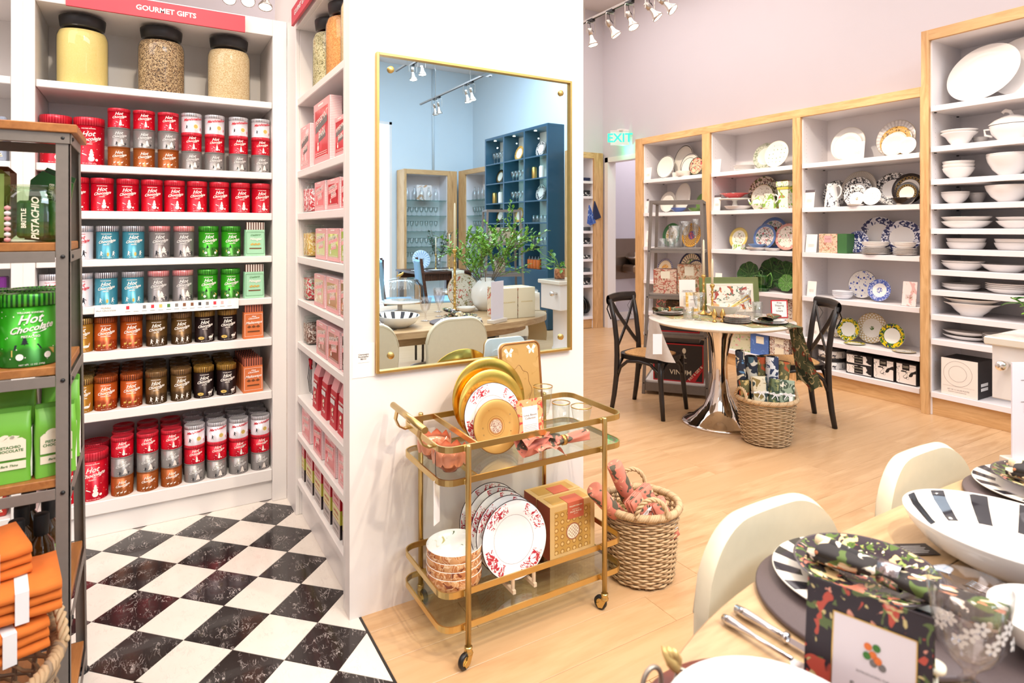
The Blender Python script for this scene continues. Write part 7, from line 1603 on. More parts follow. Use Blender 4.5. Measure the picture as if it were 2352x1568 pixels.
# basket by the table
bx, by = 3.635, 2.71
bk = basket('wicker basket of botanical table linens in front of the marble table', (bx, by, 0), .190, .150, .300, stakes=24, rows=24, rz=-.3, hh=.07, ms=0)
MB().lathe([(0, .02), (.13, .02), (.165, .23), (0, .24)], 20).obj('paper_liner', mat('kraft', (206, 170, 110), .9), bk)
m_in = [flor('indigo_bird', (40, 46, 60), [((90, 130, 170), 12, .56, 1), ((214, 204, 180), 16, .62, 3)], .8), flor('night_flower', (38, 44, 56), [((216, 208, 190), 13, .58, 2), ((70, 100, 110), 15, .58, 4)], .8), flor('rust_green', (104, 100, 62), [((184, 84, 42), 10, .56, 2), ((196, 170, 110), 24, .62, 4)], .8),
        flor('indigo_white', (48, 60, 92), [((226, 226, 226), 26, .50, 2)], .8), flor('green_strips', (96, 108, 72), [((60, 78, 60), 22, .52, 3), ((150, 150, 100), 26, .6, 1)], .8), flor('cream_acanthus', (214, 204, 176), [((50, 66, 66), 13, .54, 2), ((140, 120, 70), 17, .6, 4)], .8)]
R_ = Vector((CS, -CC, 0)); Fw = Vector((CC, CS, 0))
def roll(label, u, v, z, r, L, m, rx=0, ry=0):
    p = Vector((bx, by, 0))+R_*u+Fw*v; t = thing('linen_roll', label, 'linen', (p.x, p.y, z), rot=(rx, ry, 0)); MB().lathe([(0, 0), (r*.9, 0), (r, .005), (r, L-.005), (r*.9, L), (r*.3, L-.004), (0, L-.004)], 22).obj('roll', m, t)
    MB().tube([(r*.9*(k/40)*math.cos(k*.55), r*.9*(k/40)*math.sin(k*.55), L+.0005) for k in range(4, 41)], .0012, 4).obj('rolled_edge', m_dark, t)
for i, (u, v, z, r, L, m, rx, ry, lb) in enumerate(((-.150, .02, .25, .030, .37, 0, 0, -.10, 'tallest dark blue roll at the left of the table basket'), (-.075, .06, .25, .042, .32, 1, 0, -.03, 'dark roll with white flowers in the table basket'), (.0, .09, .25, .042, .31, 2, 0, 0, 'rust and green roll at the back of the table basket'),
        (.055, .035, .25, .042, .32, 3, 0, 0, 'blue and white speckled roll in the middle of the table basket'), (.12, .06, .25, .042, .28, 2, 0, .18, 'rust and green roll leaning right in the table basket'), (-.150, -.01, .245, .034, .18, 2, 0, -.05, 'short red and green roll at the left of the table basket'))):
    roll(lb, u, v, z, r, L, m_in[m], rx, ry)
def stood(label, u, v, z, w, d, h, m, rz, ry=0, **k):
    p = Vector((bx, by, 0))+R_*u+Fw*v; return folded(label, 'napkin_bundle', 'napkin', (p.x, p.y, z), w, d, h, m, rot=(math.radians(78), ry, rz), ribbon=m_ribbon, **k)
fr_ = math.atan2(-CC, CS)
stood('cream and black napkin bundle with white ribbon in the table basket', -.070, -.04, .345, .095, .21, .05, m_in[5], fr_, 0); stood('green striped napkin bundle leaning in the table basket', .015, -.06, .335, .07, .20, .05, m_in[4], fr_, .25)
stood('green patterned napkin bundle with white bow at right in the table basket', .095, -.06, .335, .10, .19, .05, m_in[4] if False else flor('sage_net', (150, 164, 140), [((70, 86, 70), 26, .54, 2), ((226, 222, 206), 34, .64, 3)], .8), fr_, .12, tagc=True); stood('narrow dark blue bundle between the green ones', .055, -.03, .33, .05, .17, .05, m_in[0], fr_, .05)
# ================================================================ FOREGROUND DINING TABLE
FZ = .79; m_tabw = wood('greige_oak', (176, 142, 104), (206, 174, 132), .38, (1.0, 8, 8), rnd=False)
t = thing('dining_table', 'large oval greige oak dining table set for dinner, in the foreground', 'table', (1.57, .10, 0))
def sup(a, A=1.20, B=.685, n=3.0): c, s_ = math.cos(a), math.sin(a); return (A*math.copysign(abs(c)**(2/n), c), B*math.copysign(abs(s_)**(2/n), s_))
K = 120; ang = [2*math.pi*k/K for k in range(K)]
b = MB()
for z0, z1, e in ((FZ-.045, FZ-.004, 0), (FZ-.004, FZ, .004)):
    A0 = [sup(a, 1.20, .685) for a in ang]; A1 = [sup(a, 1.20-e, .685-e) for a in ang]
    b.add([(x, y, z0) for x, y in A0]+[(x, y, z1) for x, y in A1], [(i, (i+1) % K, K+(i+1) % K, K+i) for i in range(K)], 0, True)
I0 = [sup(a, 1.20-.19, .685-.19, 3.4) for a in ang]; O0 = [sup(a, 1.196, .681) for a in ang]
b.add([(x, y, FZ) for x, y in O0]+[(x, y, FZ) for x, y in I0], [(i, (i+1) % K, K+(i+1) % K, K+i) for i in range(K)]); b.add([(x, y, FZ-.045) for x, y in [sup(a) for a in ang]], [tuple(reversed(range(K)))])
b.obj('edge_band', m_tabw, t)
G = [sup(a, 1.20-.1925, .685-.1925, 3.4) for a in ang]; MB().add([(x, y, FZ-.0015) for x, y in I0], [tuple(range(K))]).obj('groove', mat('table_groove', (110, 84, 60), .7), t)
MB().add([(x, y, FZ) for x, y in G], [tuple(range(K))]).obj('centre_panel', m_tabw, t)
MB().prism([sup(a, 1.05, .53) for a in ang], FZ-.12, FZ-.045).obj('apron', m_tabw, t)
for x in (-.45, .45): MB().lathe([(0, 0), (.26, 0), (.26, .03), (.10, .06), (.075, .35), (.10, .62), (.2, FZ-.12), (0, FZ-.12)], 28, c=(x, 0, 0)).obj('pedestal', m_tabw, t)
z = FZ+EPS
# cream dining chairs
m_cream = mat('cream_leather', (226, 214, 186), .42, var=.03, vs=40)
def cream_chair(label, x, y, rz):
    t = thing('dining_chair', label, 'chair', (x, y, 0), rz)
    def back(off):
        def f(u, v):
            a = (u-.5)*2; a = math.copysign(abs(a)**.8, a); w = .217-.012*(1-v); r = .150; dx = max(0, abs(w*a)-(w-r)); zz = .42+.442*v; cur = .024*(a*a); top = -(r-math.sqrt(max(0, r*r-dx*dx)))*v
            return (w*a, off+cur*(-1)-.02*(1-v)+.012*math.sin(math.pi*v), zz+top)
        return f
    fo, fi = back(.018), back(-.018); b = MB(); nu, nv = 28, 22
    b.grid(fo, nu, nv); b.grid(lambda u, v: fi(1-u, v), nu, nv)
    rim = [(0, v/nv) for v in range(nv+1)]+[(u/nu, 1) for u in range(1, nu+1)]+[(1, 1-v/nv) for v in range(1, nv+1)]
    V = []
    for u, v in rim:
        o, i_ = Vector(fo(u, v)), Vector(fi(u, v)); mdl = (o+i_)/2; out = Vector((.010 if u == 1 else -.010 if u == 0 else 0, 0, .010 if v == 1 else 0)); V += [o, mdl+out, i_]
    F = []
    for k in range(len(rim)-1):
        for j in (0, 1): F.append((k*3+j, k*3+j+1, k*3+j+4, k*3+j+3))
    b.add(V, F, 0, True); b.obj('backrest', m_cream, t)
    MB().tube([fo(q/20, .98) for q in range(21)], .0022, 5).obj('seam', mat('cream_piping', (212, 200, 170), .5), t)
    MB().grid(lambda u, v: (.225*math.copysign(abs(math.cos(2*math.pi*u))**.6, math.cos(2*math.pi*u))*math.sin(math.pi*v)**.35, -.24+.225*math.copysign(abs(math.sin(2*math.pi*u))**.6, math.sin(2*math.pi*u))*math.sin(math.pi*v)**.35, .455-.040*math.cos(math.pi*v)), 32, 12, cu=True).obj('seat', m_cream, t)
    for sx in (-1, 1):
        for sy in (-.42, -.05): MB().tube([(sx*.17, sy, .43), (sx*.20, sy-(.03 if sy < -.2 else -.04), 0)], [.016, .011], 10).obj('leg', mat('dark_walnut', (70, 50, 40), .4), t)
cream_chair('cream leather dining chair nearest the camera at the table edge', 1.125, .845, 0); cream_chair('cream leather dining chair farther along the table, right of the first', 1.755, .845, 0)
cream_chair('cream leather dining chair at the far right of the table, seen in the mirror', 2.36, .80, -.15) if False else None
# place settings
m_charg = mat('charcoal_charger', (98, 84, 84), .55, vs=60, var=.08)
pm_strip = platemat('striped_rim', (250, 242, 228), [], [(.66, .985, (44, 42, 48), 14, 0, 'stripe')], .1)
def n_dark():
    n = N('dark_floral'); co = n.coord(); r, sp = n.radius(co); c = lin((54, 46, 52))
    for col, s_, th, sd in (((86, 112, 50), 4.2, .55, 1), ((150, 168, 92), 6.0, .62, 2), ((238, 206, 150), 3.0, .60, 3), ((250, 232, 200), 4.6, .65, 4), ((222, 132, 108), 3.6, .63, 6)):
        c = n.mix(n.step(n.noise(n.coord(loc=(sd*3.1, sd*1.7, 0)), s_, 2.5, 1.2), th, th+.02), c, lin(col))
    c = n.mix(n.math('GREATER_THAN', r, .965), c, lin((90, 82, 84))); n.col(c); return n.set(.12)
m_dkpl = n_dark()
def floral(name, sc): return flor(name, (52, 48, 48), [((96, 116, 60), 11, .54, 1), ((246, 224, 186), 8, .565, 3), ((252, 242, 224), 14, .60, 4), ((228, 150, 110), 13, .64, 6)], .8, sc=sc)
m_dkcl = floral('dark_floral_cloth', 2.3)
CHP = [(0, 0), (.98, 0), (1.0, .02), (1.0, .05), (.985, .062), (0, .062)]
def place(cx, cy, where, seat='near', nap_rz=-1.44, full=True):
    o = ob('charger', pmesh(m_charg, CHP), None, (cx, cy, z), scale=.186); tag(o, 'round charcoal charger of the %s place setting' % where, 'charger')
    lay_plate('white plate with black striped rim, %s place setting' % where, pm_strip, cx+.025, cy+.033, z+.0125, .146); lay_plate('dark floral salad plate, %s place setting' % where, m_dkpl, cx+.025, cy+.02, z+.0345, .120, prof=COUPE)
    t = thing('napkin', 'dark floral napkin rolled in a silver ring, %s place setting' % where, 'napkin', (cx+.000, cy-.035, z+.070), nap_rz)
    def np_(u, v):
        k = abs(v-.42)/.58; w = .017+.020*k; hh = .013+.005*k
        return ((v-.42)*.27, w*math.cos(2*math.pi*u)*(1+.10*math.sin(6*math.pi*u)), hh*math.sin(2*math.pi*u)*(1+.2*math.cos(4*math.pi*u)))
    MB().grid(np_, 30, 20, cu=True).add([np_(k/30, 0) for k in range(30)], [tuple(range(30))]).add([np_(k/30, 1) for k in range(30)], [tuple(range(30))]).obj('cloth', m_dkcl, t)
    b = MB()
    for q, dz in ((-.010, -.005), (.006, .004), (.0, -.012)): b.tube([(-.05, q, dz), (-.105, q*1.8, dz*1.4), (-.130, q*2.2, dz*1.7)], [.010, .012, .009], 10)
    b.obj('rolled_end', m_dkcl, t)
    MB().lathe([(.0205, -.017), (.0215, -.017), (.0215, .017), (.0205, .017)], 28, sy=.86).xf(Matrix.Rotation(math.pi/2, 4, 'Y')).obj('napkin_ring', mat('ring_silver', (206, 194, 196), .22, .95), t)
place(1.085, .600, 'near'); place(1.86, .585, 'far')
# cutlery beside the near charger
def knife(label, x, y, zz, rz):
    t = thing('knife', label, 'cutlery', (x, y, zz), rz)
    MB().tube([(0, 0, 0), (0, -.02, .001), (0, -.06, .001), (0, -.090, .001)], [.0075, .0085, .0062, .0055], 10).obj('handle', m_silver2, t); MB().lathe([(0, -.005), (.0085, -.003), (.0085, .003), (0, .005)], 12).xf(Matrix.Translation((0, -.092, .001)) @ Matrix.Rotation(math.pi/2, 4, 'X')).obj('collar', m_silver2, t)
    MB().prism([(-.007, -.095), (.006, -.095), (.0085, -.15), (.006, -.20), (-.003, -.222), (-.008, -.17)], -.001, .0012).obj('blade', m_silver2, t)
def fork(label, x, y, zz, rz, tines=4):
    t = thing('fork', label, 'cutlery', (x, y, zz), rz)
    MB().tube([(0, 0, .0), (0, -.012, .001), (0, -.035, .0015), (0, -.06, .002), (0, -.125, .004)], [.0062, .0085, .0062, .0042, .0034], 10).obj('handle', m_silver2, t)
    MB().grid(lambda u, v: ((u-.5)*(.007+.019*min(1, v*2.2)**.8), -.122-.035*v, .004-.004*math.sin(math.pi*v)), 8, 6).obj('fork_head', m_silver2, t)
    b = MB()
    for k in range(tines): x0 = (k-(tines-1)/2)*.0066; b.tube([(x0, -.155, .004), (x0, -.175, .0025), (x0, -.198, .005)], [.0019, .0018, .001], 6)
    b.obj('tines', m_silver2, t)
m_silver2 = mat('polished_silver', (216, 212, 212), .14, 1.0, var=0)
knife('silver dinner knife with ornate handle left of the near charger', .866, .705, z+.008, .06); fork('silver dinner fork left of the knife at the near setting', .828, .700, z+.008, .03)
knife('silver knife half hidden behind the near napkin', 1.268, .690, z+.008, .02); fork('silver fork right of the near charger', 1.292, .690, z+.008, .0)
# black floral card
t = thing('framed_card', 'black floral tent card titled Botanical Rose Collection in the foreground', 'sign', (.7865, .528, z), -1.262)
cw, ch = .150, .165
for sgn, yy0 in ((1, 0), (-1, .05)):
    MB().add([(0, yy0, 0), (cw, yy0, 0), (cw, .026, ch), (0, .026, ch), (0, yy0+.0015*sgn, 0), (cw, yy0+.0015*sgn, 0), (cw, .026+.001*sgn, ch), (0, .026+.001*sgn, ch)], [(0, 1, 2, 3), (7, 6, 5, 4), (0, 4, 5, 1), (1, 5, 6, 2), (2, 6, 7, 3), (3, 7, 4, 0)]).obj('card_panel', flor('black_rose_card', (44, 34, 42), [((92, 108, 62), 40, .585, 1), ((190, 80, 64), 38, .60, 3), ((220, 150, 130), 50, .64, 5), ((204, 186, 130), 60, .655, 6)], .5), t)
th_ = math.atan2(.026, ch); Mx = Matrix.Translation((0, -.0008, 0)) @ Matrix.Rotation(-th_, 4, 'X')
b = MB(); put_poly(b, [(.036, -.0), (cw-.018, -.0), (cw-.018, ch*.80), (.036, ch*.80)], 0); b.xf(Mx); b.obj('white_panel', mat('lilac_white', (232, 222, 226), .6, var=.01), t)
b = MB()
for a_, c_ in (((.0345, 0), (.036, ch*.81)), ((cw-.018, 0), (cw-.0165, ch*.81)), ((.0345, ch*.80), (cw-.0165, ch*.81))): put_poly(b, [(a_[0], a_[1]), (c_[0], a_[1]), (c_[0], c_[1]), (a_[0], c_[1])], 0)
b.xf(Matrix.Translation((0, -.0004, 0)) @ Mx); b.obj('gold_border', m_gold, t)
b = MB(); cxx = (.036+cw-.018)/2; put_text(b, 'Sanderson\nBotanical Rose\nCollection', .0125, cxx, ch*.22, 0, 0, .0003); put_text(b, 'INTRODUCING THE', .0042, cxx, ch*.42, 0)
for q, w_, k in ((0, .58, 1), (.006, .55, 1), (-.006, .63, 1), (.001, .52, 0), (.011, .51, 0), (-.007, .56, 2), (.004, .64, 2)): put_disc(b, cxx+q, ch*w_, .0048, .0048, k, off=-.0005-.0003*k)
b.xf(Matrix.Translation((0, -.0004, 0)) @ Mx); b.obj('lettering', [INK['grey'], INK['orange'], INK['green']], t)
# bowls
m_stripin = platemat('bowl_stripes', (250, 240, 226), [], [(.74, .98, (48, 46, 52), 13, 0.35, 'stripe')], .08)
def n_bowl(nm, R, H, sx, sy, m_out, m_in_, loc, label, flower=True, cat='bowl', name='serving_bowl', foot=.5):
    t = thing(name, label, cat, loc); pr = [(0, 0), (foot, 0), (foot+.02, .03), (.82, .38), (.95, .72), (1.0, .97), (1.0, 1.0), (.985, 1.0), (.93, .76), (.78, .42), (.58, .14), (0, .10)]
    o = ob('bowl_body', MB().lathe([(r_, zz*H/R) for r_, zz in pr], 64, mis=[0]*7+[1]*4).mesh('bowl_body', [m_out, m_in_]), t, scale=(R*sx, R*sy, R)); return t
bwl = n_bowl('striped', .16, .078, .92, 1.18, m_porc, m_stripin, (1.445, .525, z), 'large oval white bowl with black stripes inside, on the foreground table')
b = MB(); put_disc(b, 0, 0, .034, .020, 0, off=0, n=14); put_disc(b, .004, .002, .024, .013, 1, off=-.0006, n=12); put_poly(b, [(.03, -.004), (.075, -.010), (.076, -.007), (.034, .002)], 2, off=-.0002); b.xf(Matrix.Translation((-.012, -.02, .0092)) @ Matrix.Rotation(-math.pi/2, 4, 'X') @ Matrix.Identity(4)); b.obj('flower_print', [mat('peach_petal', (236, 190, 140), .2), mat('peach_heart', (250, 214, 180), .2), mat('stem_brown', (150, 120, 70), .3)], bwl)
n_bowl('white', .085, .060, 1, 1, m_porc, m_porc, (1.185, .375, z+.012), 'plain white bowl behind the crystal goblet', name='soup_bowl', foot=.45); o = ob('charger', pmesh(m_charg, CHP), None, (1.19, .36, z), scale=.175); tag(o, 'charcoal charger under the plain white bowl', 'charger')
# crystal goblet
m_crys = glass('crystal', (250, 248, 248), alpha=.84)
t = thing('crystal_goblet', 'cut crystal goblet in the right foreground', 'glass', (.972, .402, z))
def facet(a, R, zz): return 1+(.035*abs(math.sin(a*6)) if .07 < zz < .125 else 0)
MB().lathe([(0, .0), (.030, 0), (.034, .003), (.02, .008), (.008, .014), (.007, .022), (.012, .030), (.014, .036), (.008, .042), (.008, .050), (.016, .060), (.030, .074), (.040, .095), (.046, .13), (.0505, .170), (.0495, .170), (.045, .13), (.038, .097), (.027, .078), (.012, .068), (0, .066)], 48, fr=facet).obj('bowl_and_stem', m_crys, t)
b = MB(); rnd = random.Random(5)
for k in range(9):
    ax_ = (k-4)*.012; az_ = .125+.014*math.sin(k*2.1)
    for q in range(5): put_disc(b, ax_+.006*math.cos(q*1.256), az_+.006*math.sin(q*1.256), .0042, .0030, 0, .0475, n=8, rot=q*1.256)
b.xf(Matrix.Rotation(-.9, 4, 'Z')); o = b.obj('etched_flowers', mat('etched_white', (236, 230, 226), .7), t); o['kind'] = 'stuff'
t = thing('crystal_goblet', 'second cut crystal goblet at the bottom right corner', 'glass', (.985, .265, z)); MB().lathe([(0, .0), (.030, 0), (.034, .003), (.02, .008), (.008, .014), (.014, .036), (.008, .050), (.030, .074), (.040, .095), (.046, .13), (.0505, .150), (.0495, .150), (.038, .097), (.012, .068), (0, .066)], 40, fr=facet).obj('bowl_and_stem', m_crys, t)
# white enamel spoon-like place tag between card and goblet
t = thing('place_tag', 'cream tassel tag standing against the dark card', 'tag', (.868, .402, z)); MB().tube([(0, 0, 0), (.002, 0, .05), (.004, 0, .085)], [.004, .006, .007], 8).obj('tassel', INK['cream'], t); MB().lathe([(0, 0), (.014, .004), (.014, .010), (0, .014)], 16).obj('bead', INK['cream'], t, (.006, 0, .086))
t = thing('info_card', 'small charcoal label with white print lying beyond the near plate', 'label', (1.355, .655, z+.001), -.5); MB().box((-.035, -.022, 0), (.035, .022, .0012)).obj('card', m_char, t); b = MB()
for k in range(5): b.box((-.026, -.014+k*.006, .0012), (.016+.006*(k % 2), -.0125+k*.006, .0016))
b.obj('print', INK['silver'], t); COL.objects[-1]['kind'] = 'stuff' if False else COL.objects[-1].get('kind', '')
# left end setting, only partly in view
o = ob('charger', pmesh(mat('russet_charger', (126, 66, 52), .35), CHP), None, (.665, .490, z), scale=.168); tag(o, 'russet brown charger at the bottom edge of the view', 'charger')
n_bowl('white', .132, .05, 1, 1, m_porc, m_porc, (.640, .462, z+.012), 'wide white bowl at the bottom edge of the view', name='soup_bowl', foot=.6)
t = thing('napkin_ring', 'silver branch and gold bud ornament at the left table corner', 'ornament', (.615, .625, z+.012))
m_twig = mat('antique_silver', (176, 164, 150), .4, .7)
MB().tube([(0, 0, 0), (.02, -.004, .010), (.035, .004, .020), (.05, -.006, .014), (.078, -.012, .012)], .0035, 8).obj('twig', m_twig, t)
MB().tube([(-.004+.022*math.cos(a)*.8-.01, .006, .016+.022*math.sin(a)) for a in [2*math.pi*k/18 for k in range(18)]], .0035, 7, closed=True).obj('loop', m_twig, t)
for k, (x, y, zz, rr) in enumerate(((-.035, .01, .006, .5), (-.04, -.02, .004, 1.3), (.01, -.03, .004, 2.2))): MB().lathe([(0, -.018), (.006, -.008), (.008, 0), (.005, .010), (0, .018)], 10).xf(Matrix.Translation((x, y, zz)) @ Matrix.Rotation(rr, 4, 'Z') @ Matrix.Rotation(1.2, 4, 'X')).obj('leaf', m_twig, t)
for k in range(3): MB().lathe([(0, -.022), (.007, -.010), (.009, 0), (.006, .014), (0, .026)], 12).xf(Matrix.Translation((.022+.004*k, .004, .034)) @ Matrix.Rotation(-.5+.35*k, 4, 'X') @ Matrix.Rotation(-.4, 4, 'Y')).obj('gold_bud', mat('pale_gold', (232, 200, 130), .3, .5), t)
# white acrylic sign
t = thing('sign_stand', 'tall white sign in a wooden foot on the far right of the table', 'sign', (2.12, .715, z), -.45); MB().box((-.075, -.002, .012), (.075, .002, .29)).obj('panel', mat('sign_lilac', (236, 228, 238), .5, var=.01), t); MB().box((-.085, -.03, 0), (.085, .03, .024), bev=.002).obj('foot', mat('pale_foot', (226, 212, 196), .5), t)
b = MB()
for k, w_ in enumerate((.05, .04, .05, .03)): z_ = .24-.03*k; put_poly(b, [(-w_, z_), (w_, z_), (w_, z_+.0018), (-w_, z_+.0018)], 0, off=-.0026)
for k in range(3): put_poly(b, [(-.04+.03*k, .15), (-.024+.03*k, .15), (-.024+.03*k, .175), (-.04+.03*k, .175)], 0, off=-.0026)
b.xf(Matrix.Identity(4)); o = b.obj('print', INK['grey'], t)
# pedestal with plant jar at the right
t = thing('pedestal_table', 'white pedestal with square marble top at the right edge', 'pedestal', (2.61, .84, 0)); hm = 1.083
MB().box((-.14, -.14, hm-.028), (.14, .14, hm), bev=.004).obj('marble_top', m_marb, t); MB().box((-.122, -.122, hm-.21), (.122, .122, hm-.029), bev=.002).obj('apron', m_white, t)
MB().lathe([(0, .06), (.115, .06), (.118, .08), (.10, .10), (.082, .12), (.080, .52), (.088, .53), (.088, .54), (.082, .55), (.088, .56), (.088, .57), (.080, .58), (.082, .86), (.10, .868), (.10, .873), (0, .873)], 40).obj('column', m_white, t); MB().box((-.15, -.15, 0), (.15, .15, .06), bev=.006).obj('plinth', m_white, t)
MB().lathe([(0, 0), (.010, 0), (.011, .02), (.016, .028), (.018, .040), (.014, .052), (0, .056)], 20).xf(Matrix.Translation((-.122, .08, hm-.09)) @ Matrix.Rotation(-math.pi/2, 4, 'Y')).obj('chrome_knob', m_chrome, t)
m_leaf = flor('leaf_green', (120, 178, 66), [((164, 212, 96), 60, .55, 2), ((62, 116, 36), 50, .6, 3)], .5); m_leafd = mat('leaf_deep', (60, 120, 40), .5); m_stem = mat('stem', (104, 88, 58), .7)
def leaf(b, p, d, up, L, w, m=0):
    d = d.normalized(); s_ = d.cross(up).normalized() if d.cross(up).length > .05 else Vector((1, 0, 0)); n_ = s_.cross(d); pts = []
    for u, ww, bend in ((0, .02, 0), (.25, .8, .03), (.5, 1, .05), (.75, .7, .04), (1, .02, -.04)):
        c_ = p+d*L*u+n_*L*bend; pts += [c_-s_*w*ww/2+n_*w*.12, c_, c_+s_*w*ww/2+n_*w*.12]
    F = []
    for k in range(4): F += [(k*3, k*3+1, k*3+4, k*3+3), (k*3+1, k*3+2, k*3+5, k*3+4)]
    b.add(pts, F, m, True)
t = thing('potted_plant', 'leafy green sprig in a copper banded glass jar on the marble pedestal', 'plant', (2.60, .80, hm+EPS))
MB().lathe([(0, 0), (.04, 0), (.044, .006), (.044, .10), (.040, .115)], 24).obj('glass_jar', m_clear, t); MB().lathe([(0, .003), (.040, .003), (.0405, .075), (0, .075)], 24).obj('copper_moss', flor('copper_moss', (150, 84, 44), [((196, 120, 70), 60, .5, 1)], .7), t)
rnd = random.Random(4); b = MB(); lb_ = []
for k in range(11):
    a = rnd.uniform(1.2, 5.2); L_ = rnd.uniform(.07, .16); tip = Vector((math.cos(a)*L_, math.sin(a)*L_, .10+rnd.uniform(-.02, .10))); b.tube([(0, 0, .06), tuple(tip*.5+Vector((0, 0, .06))), tuple(tip)], .0018, 5); lb_.append(tip)
b.obj('stems', mat('green_stem', (96, 130, 60), .6), t)
for k, tip in enumerate(lb_):
    for q in range(3):
        bb = MB(); d = Vector((tip.x, tip.y, .0))+Vector((rnd.uniform(-.6, .6), rnd.uniform(-.6, .6), rnd.uniform(-.3, .7)))*.12; leaf(bb, tip*(1-.18*q), d, Vector((0, 0, 1)), rnd.uniform(.045, .07), rnd.uniform(.024, .036)); bb.obj('leaf', m_leaf if q else m_leafd, t)
# ---- things on the table that show in the mirror
candlestick('tallest gold candlestick with ivory taper on the oval table', (2.10, .055, z), .50, .37, .012)
t = thing('cake_dome', 'ribbed glass cake dome with a bird knob on the oval table', 'dome', (1.72, -.16, z))
MB().lathe([(0, 0), (.07, 0), (.07, .006), (.02, .016), (.02, .06), (.16, .075), (.175, .08), (.175, .086), (0, .084)], 40).obj('footed_stand', m_porc, t)
MB().lathe([(.155, .088), (.156, .17), (.145, .215), (.11, .25), (.05, .268), (0, .27)], 96, fr=lambda a, R, zz: 1+.018*math.cos(32*a)).obj('glass_dome', m_cut, t)
b = MB(); b.tube([(-.03, 0, .285), (0, 0, .292), (.02, 0, .302), (.03, 0, .315)], [.004, .012, .009, .006], 10).tube([(0, 0, .268), (0, 0, .285)], .004, 6); b.obj('bird_knob', m_gold, t)
stemware('cut goblet left of the candlestick, seen in the mirror', 1.705, .40, z, goblet(.17, .045, .036, .38), m=m_crys); stemware('taller cut goblet nearer the candlestick, seen in the mirror', 1.88, .25, z, goblet(.20, .045, .036, .40), m=m_crys); stemware('third cut goblet beside the cake dome, in the mirror', 1.98, .0, z, goblet(.19, .042, .036, .40), m=m_crys)
pm_rose = platemat('rose_plate', (240, 232, 216), [(.96, 1.01, (190, 150, 100))], [(0, .9, (206, 110, 96), 4.2, .60, 'blob'), (0, .9, (150, 140, 90), 5.4, .61, 'blob')])
stand_plate('standing rose patterned plate beside the candlestick, in the mirror', pm_rose, 2.22, -.05, z, .145, face=math.pi/2, tilt=10); n_bowl('w', .075, .04, 1, 1, m_porc, m_porc, (2.17, .12, z), 'small white bowl in front of the rose plate, in the mirror', name='soup_bowl')
t = thing('vase', 'round white vase of leafy green branches on the oval table', 'vase', (2.36, .10, z)); MB().lathe([(0, 0), (.06, 0), (.10, .04), (.125, .11), (.118, .18), (.07, .235), (.045, .25), (.045, .262), (.04, .262), (.04, .24), (0, .22)], 40).obj('vase_body', m_porc, t)
MB().box((-.022, -.135, .16), (.022, -.118, .23)).obj('dark_tag', m_char, t) if False else None
t2 = thing('branches', 'spray of fine leafed green branches standing in the white vase', 'plant', (2.36, .10, z+.24)); bs = MB(); bl = MB(); rnd = random.Random(11); nl = 0
def grow(p, d, L, dep):
    global nl
    q = p+d*L; mid = p+d*L*.5+Vector((rnd.uniform(-1, 1), rnd.uniform(-1, 1), rnd.uniform(-.4, .6)))*L*.07
    bs.tube([tuple(p), tuple(mid), tuple(q)], [.0028/(dep+1)+.0008, .002/(dep+1)+.0007, .0009], 5)
    if dep >= 1:
        for k in range(9):
            u = (k+.6)/9; c_ = p.lerp(q, u); dd = (d+Vector((rnd.uniform(-1, 1), rnd.uniform(-1, 1), rnd.uniform(-.6, .8)))).normalized(); leaf(bl, c_, dd, Vector((0, 0, 1)), rnd.uniform(.026, .044), rnd.uniform(.018, .028)); nl += 1
    if dep < 2:
        for k in range(4 if dep == 0 else 3): u = rnd.uniform(.35, 1); grow(p.lerp(q, u), (d*.8+Vector((rnd.uniform(-1, 1), rnd.uniform(-1, 1), rnd.uniform(-.35, .7)))).normalized(), L*rnd.uniform(.42, .62), dep+1)
for k in range(9): a = 2*math.pi*k/9+rnd.uniform(-.2, .2); grow(Vector((0, 0, -.1)), Vector((math.cos(a)*.62, math.sin(a)*.62, .9+rnd.uniform(-.2, .2))).normalized(), rnd.uniform(.36, .50), 0)
bs.obj('branch', m_stem, t2); o = bl.obj('foliage', m_leaf, t2); o['kind'] = 'stuff'
for x, lb in ((2.14, 'left'), (2.42, 'right')):
    pass
m_crbox = mat('cream_carton', (238, 226, 196), .6, var=.02)
for x0, x1, lb in ((2.20, 2.345, 'left'), (2.352, 2.50, 'right')):
    t = thing('gift_box', '%s cream gift carton on the oval table, seen in the mirror' % lb, 'box', (x0, .42, z)); MB().box((0, 0, 0), (x1-x0, .20, .225), bev=.002).obj('box_body', m_crbox, t); MB().box((-.0012, .0, 0), (0, .20, .225)).obj('floral_side', flor('rose_side', (240, 222, 196), [((214, 120, 100), 22, .56, 2), ((160, 140, 90), 26, .62, 3)], .6), t); b = MB(); put_text(b, 'BOTANICAL ROSE', .012, 0, .12, 0); b.xf(Matrix.Translation(((x1-x0)/2, .2012, 0)) @ Matrix.Rotation(math.pi, 4, 'Z')); b.obj('lettering', INK['gold'], t)
b = MB(); b.grid(lambda u, v: (2.70+(u-.5)*.10+.012*math.sin(v*9), .33+.12*(u-.5), FZ+.003-.24*v*v if v > .35 else FZ+.003), 10, 14); tag(b.obj('table_runner', mat('sand_linen', (206, 180, 134), .9)), 'sand coloured runner hanging over the right end of the oval table', 'linen'); COL.objects[-1].location.z += .0
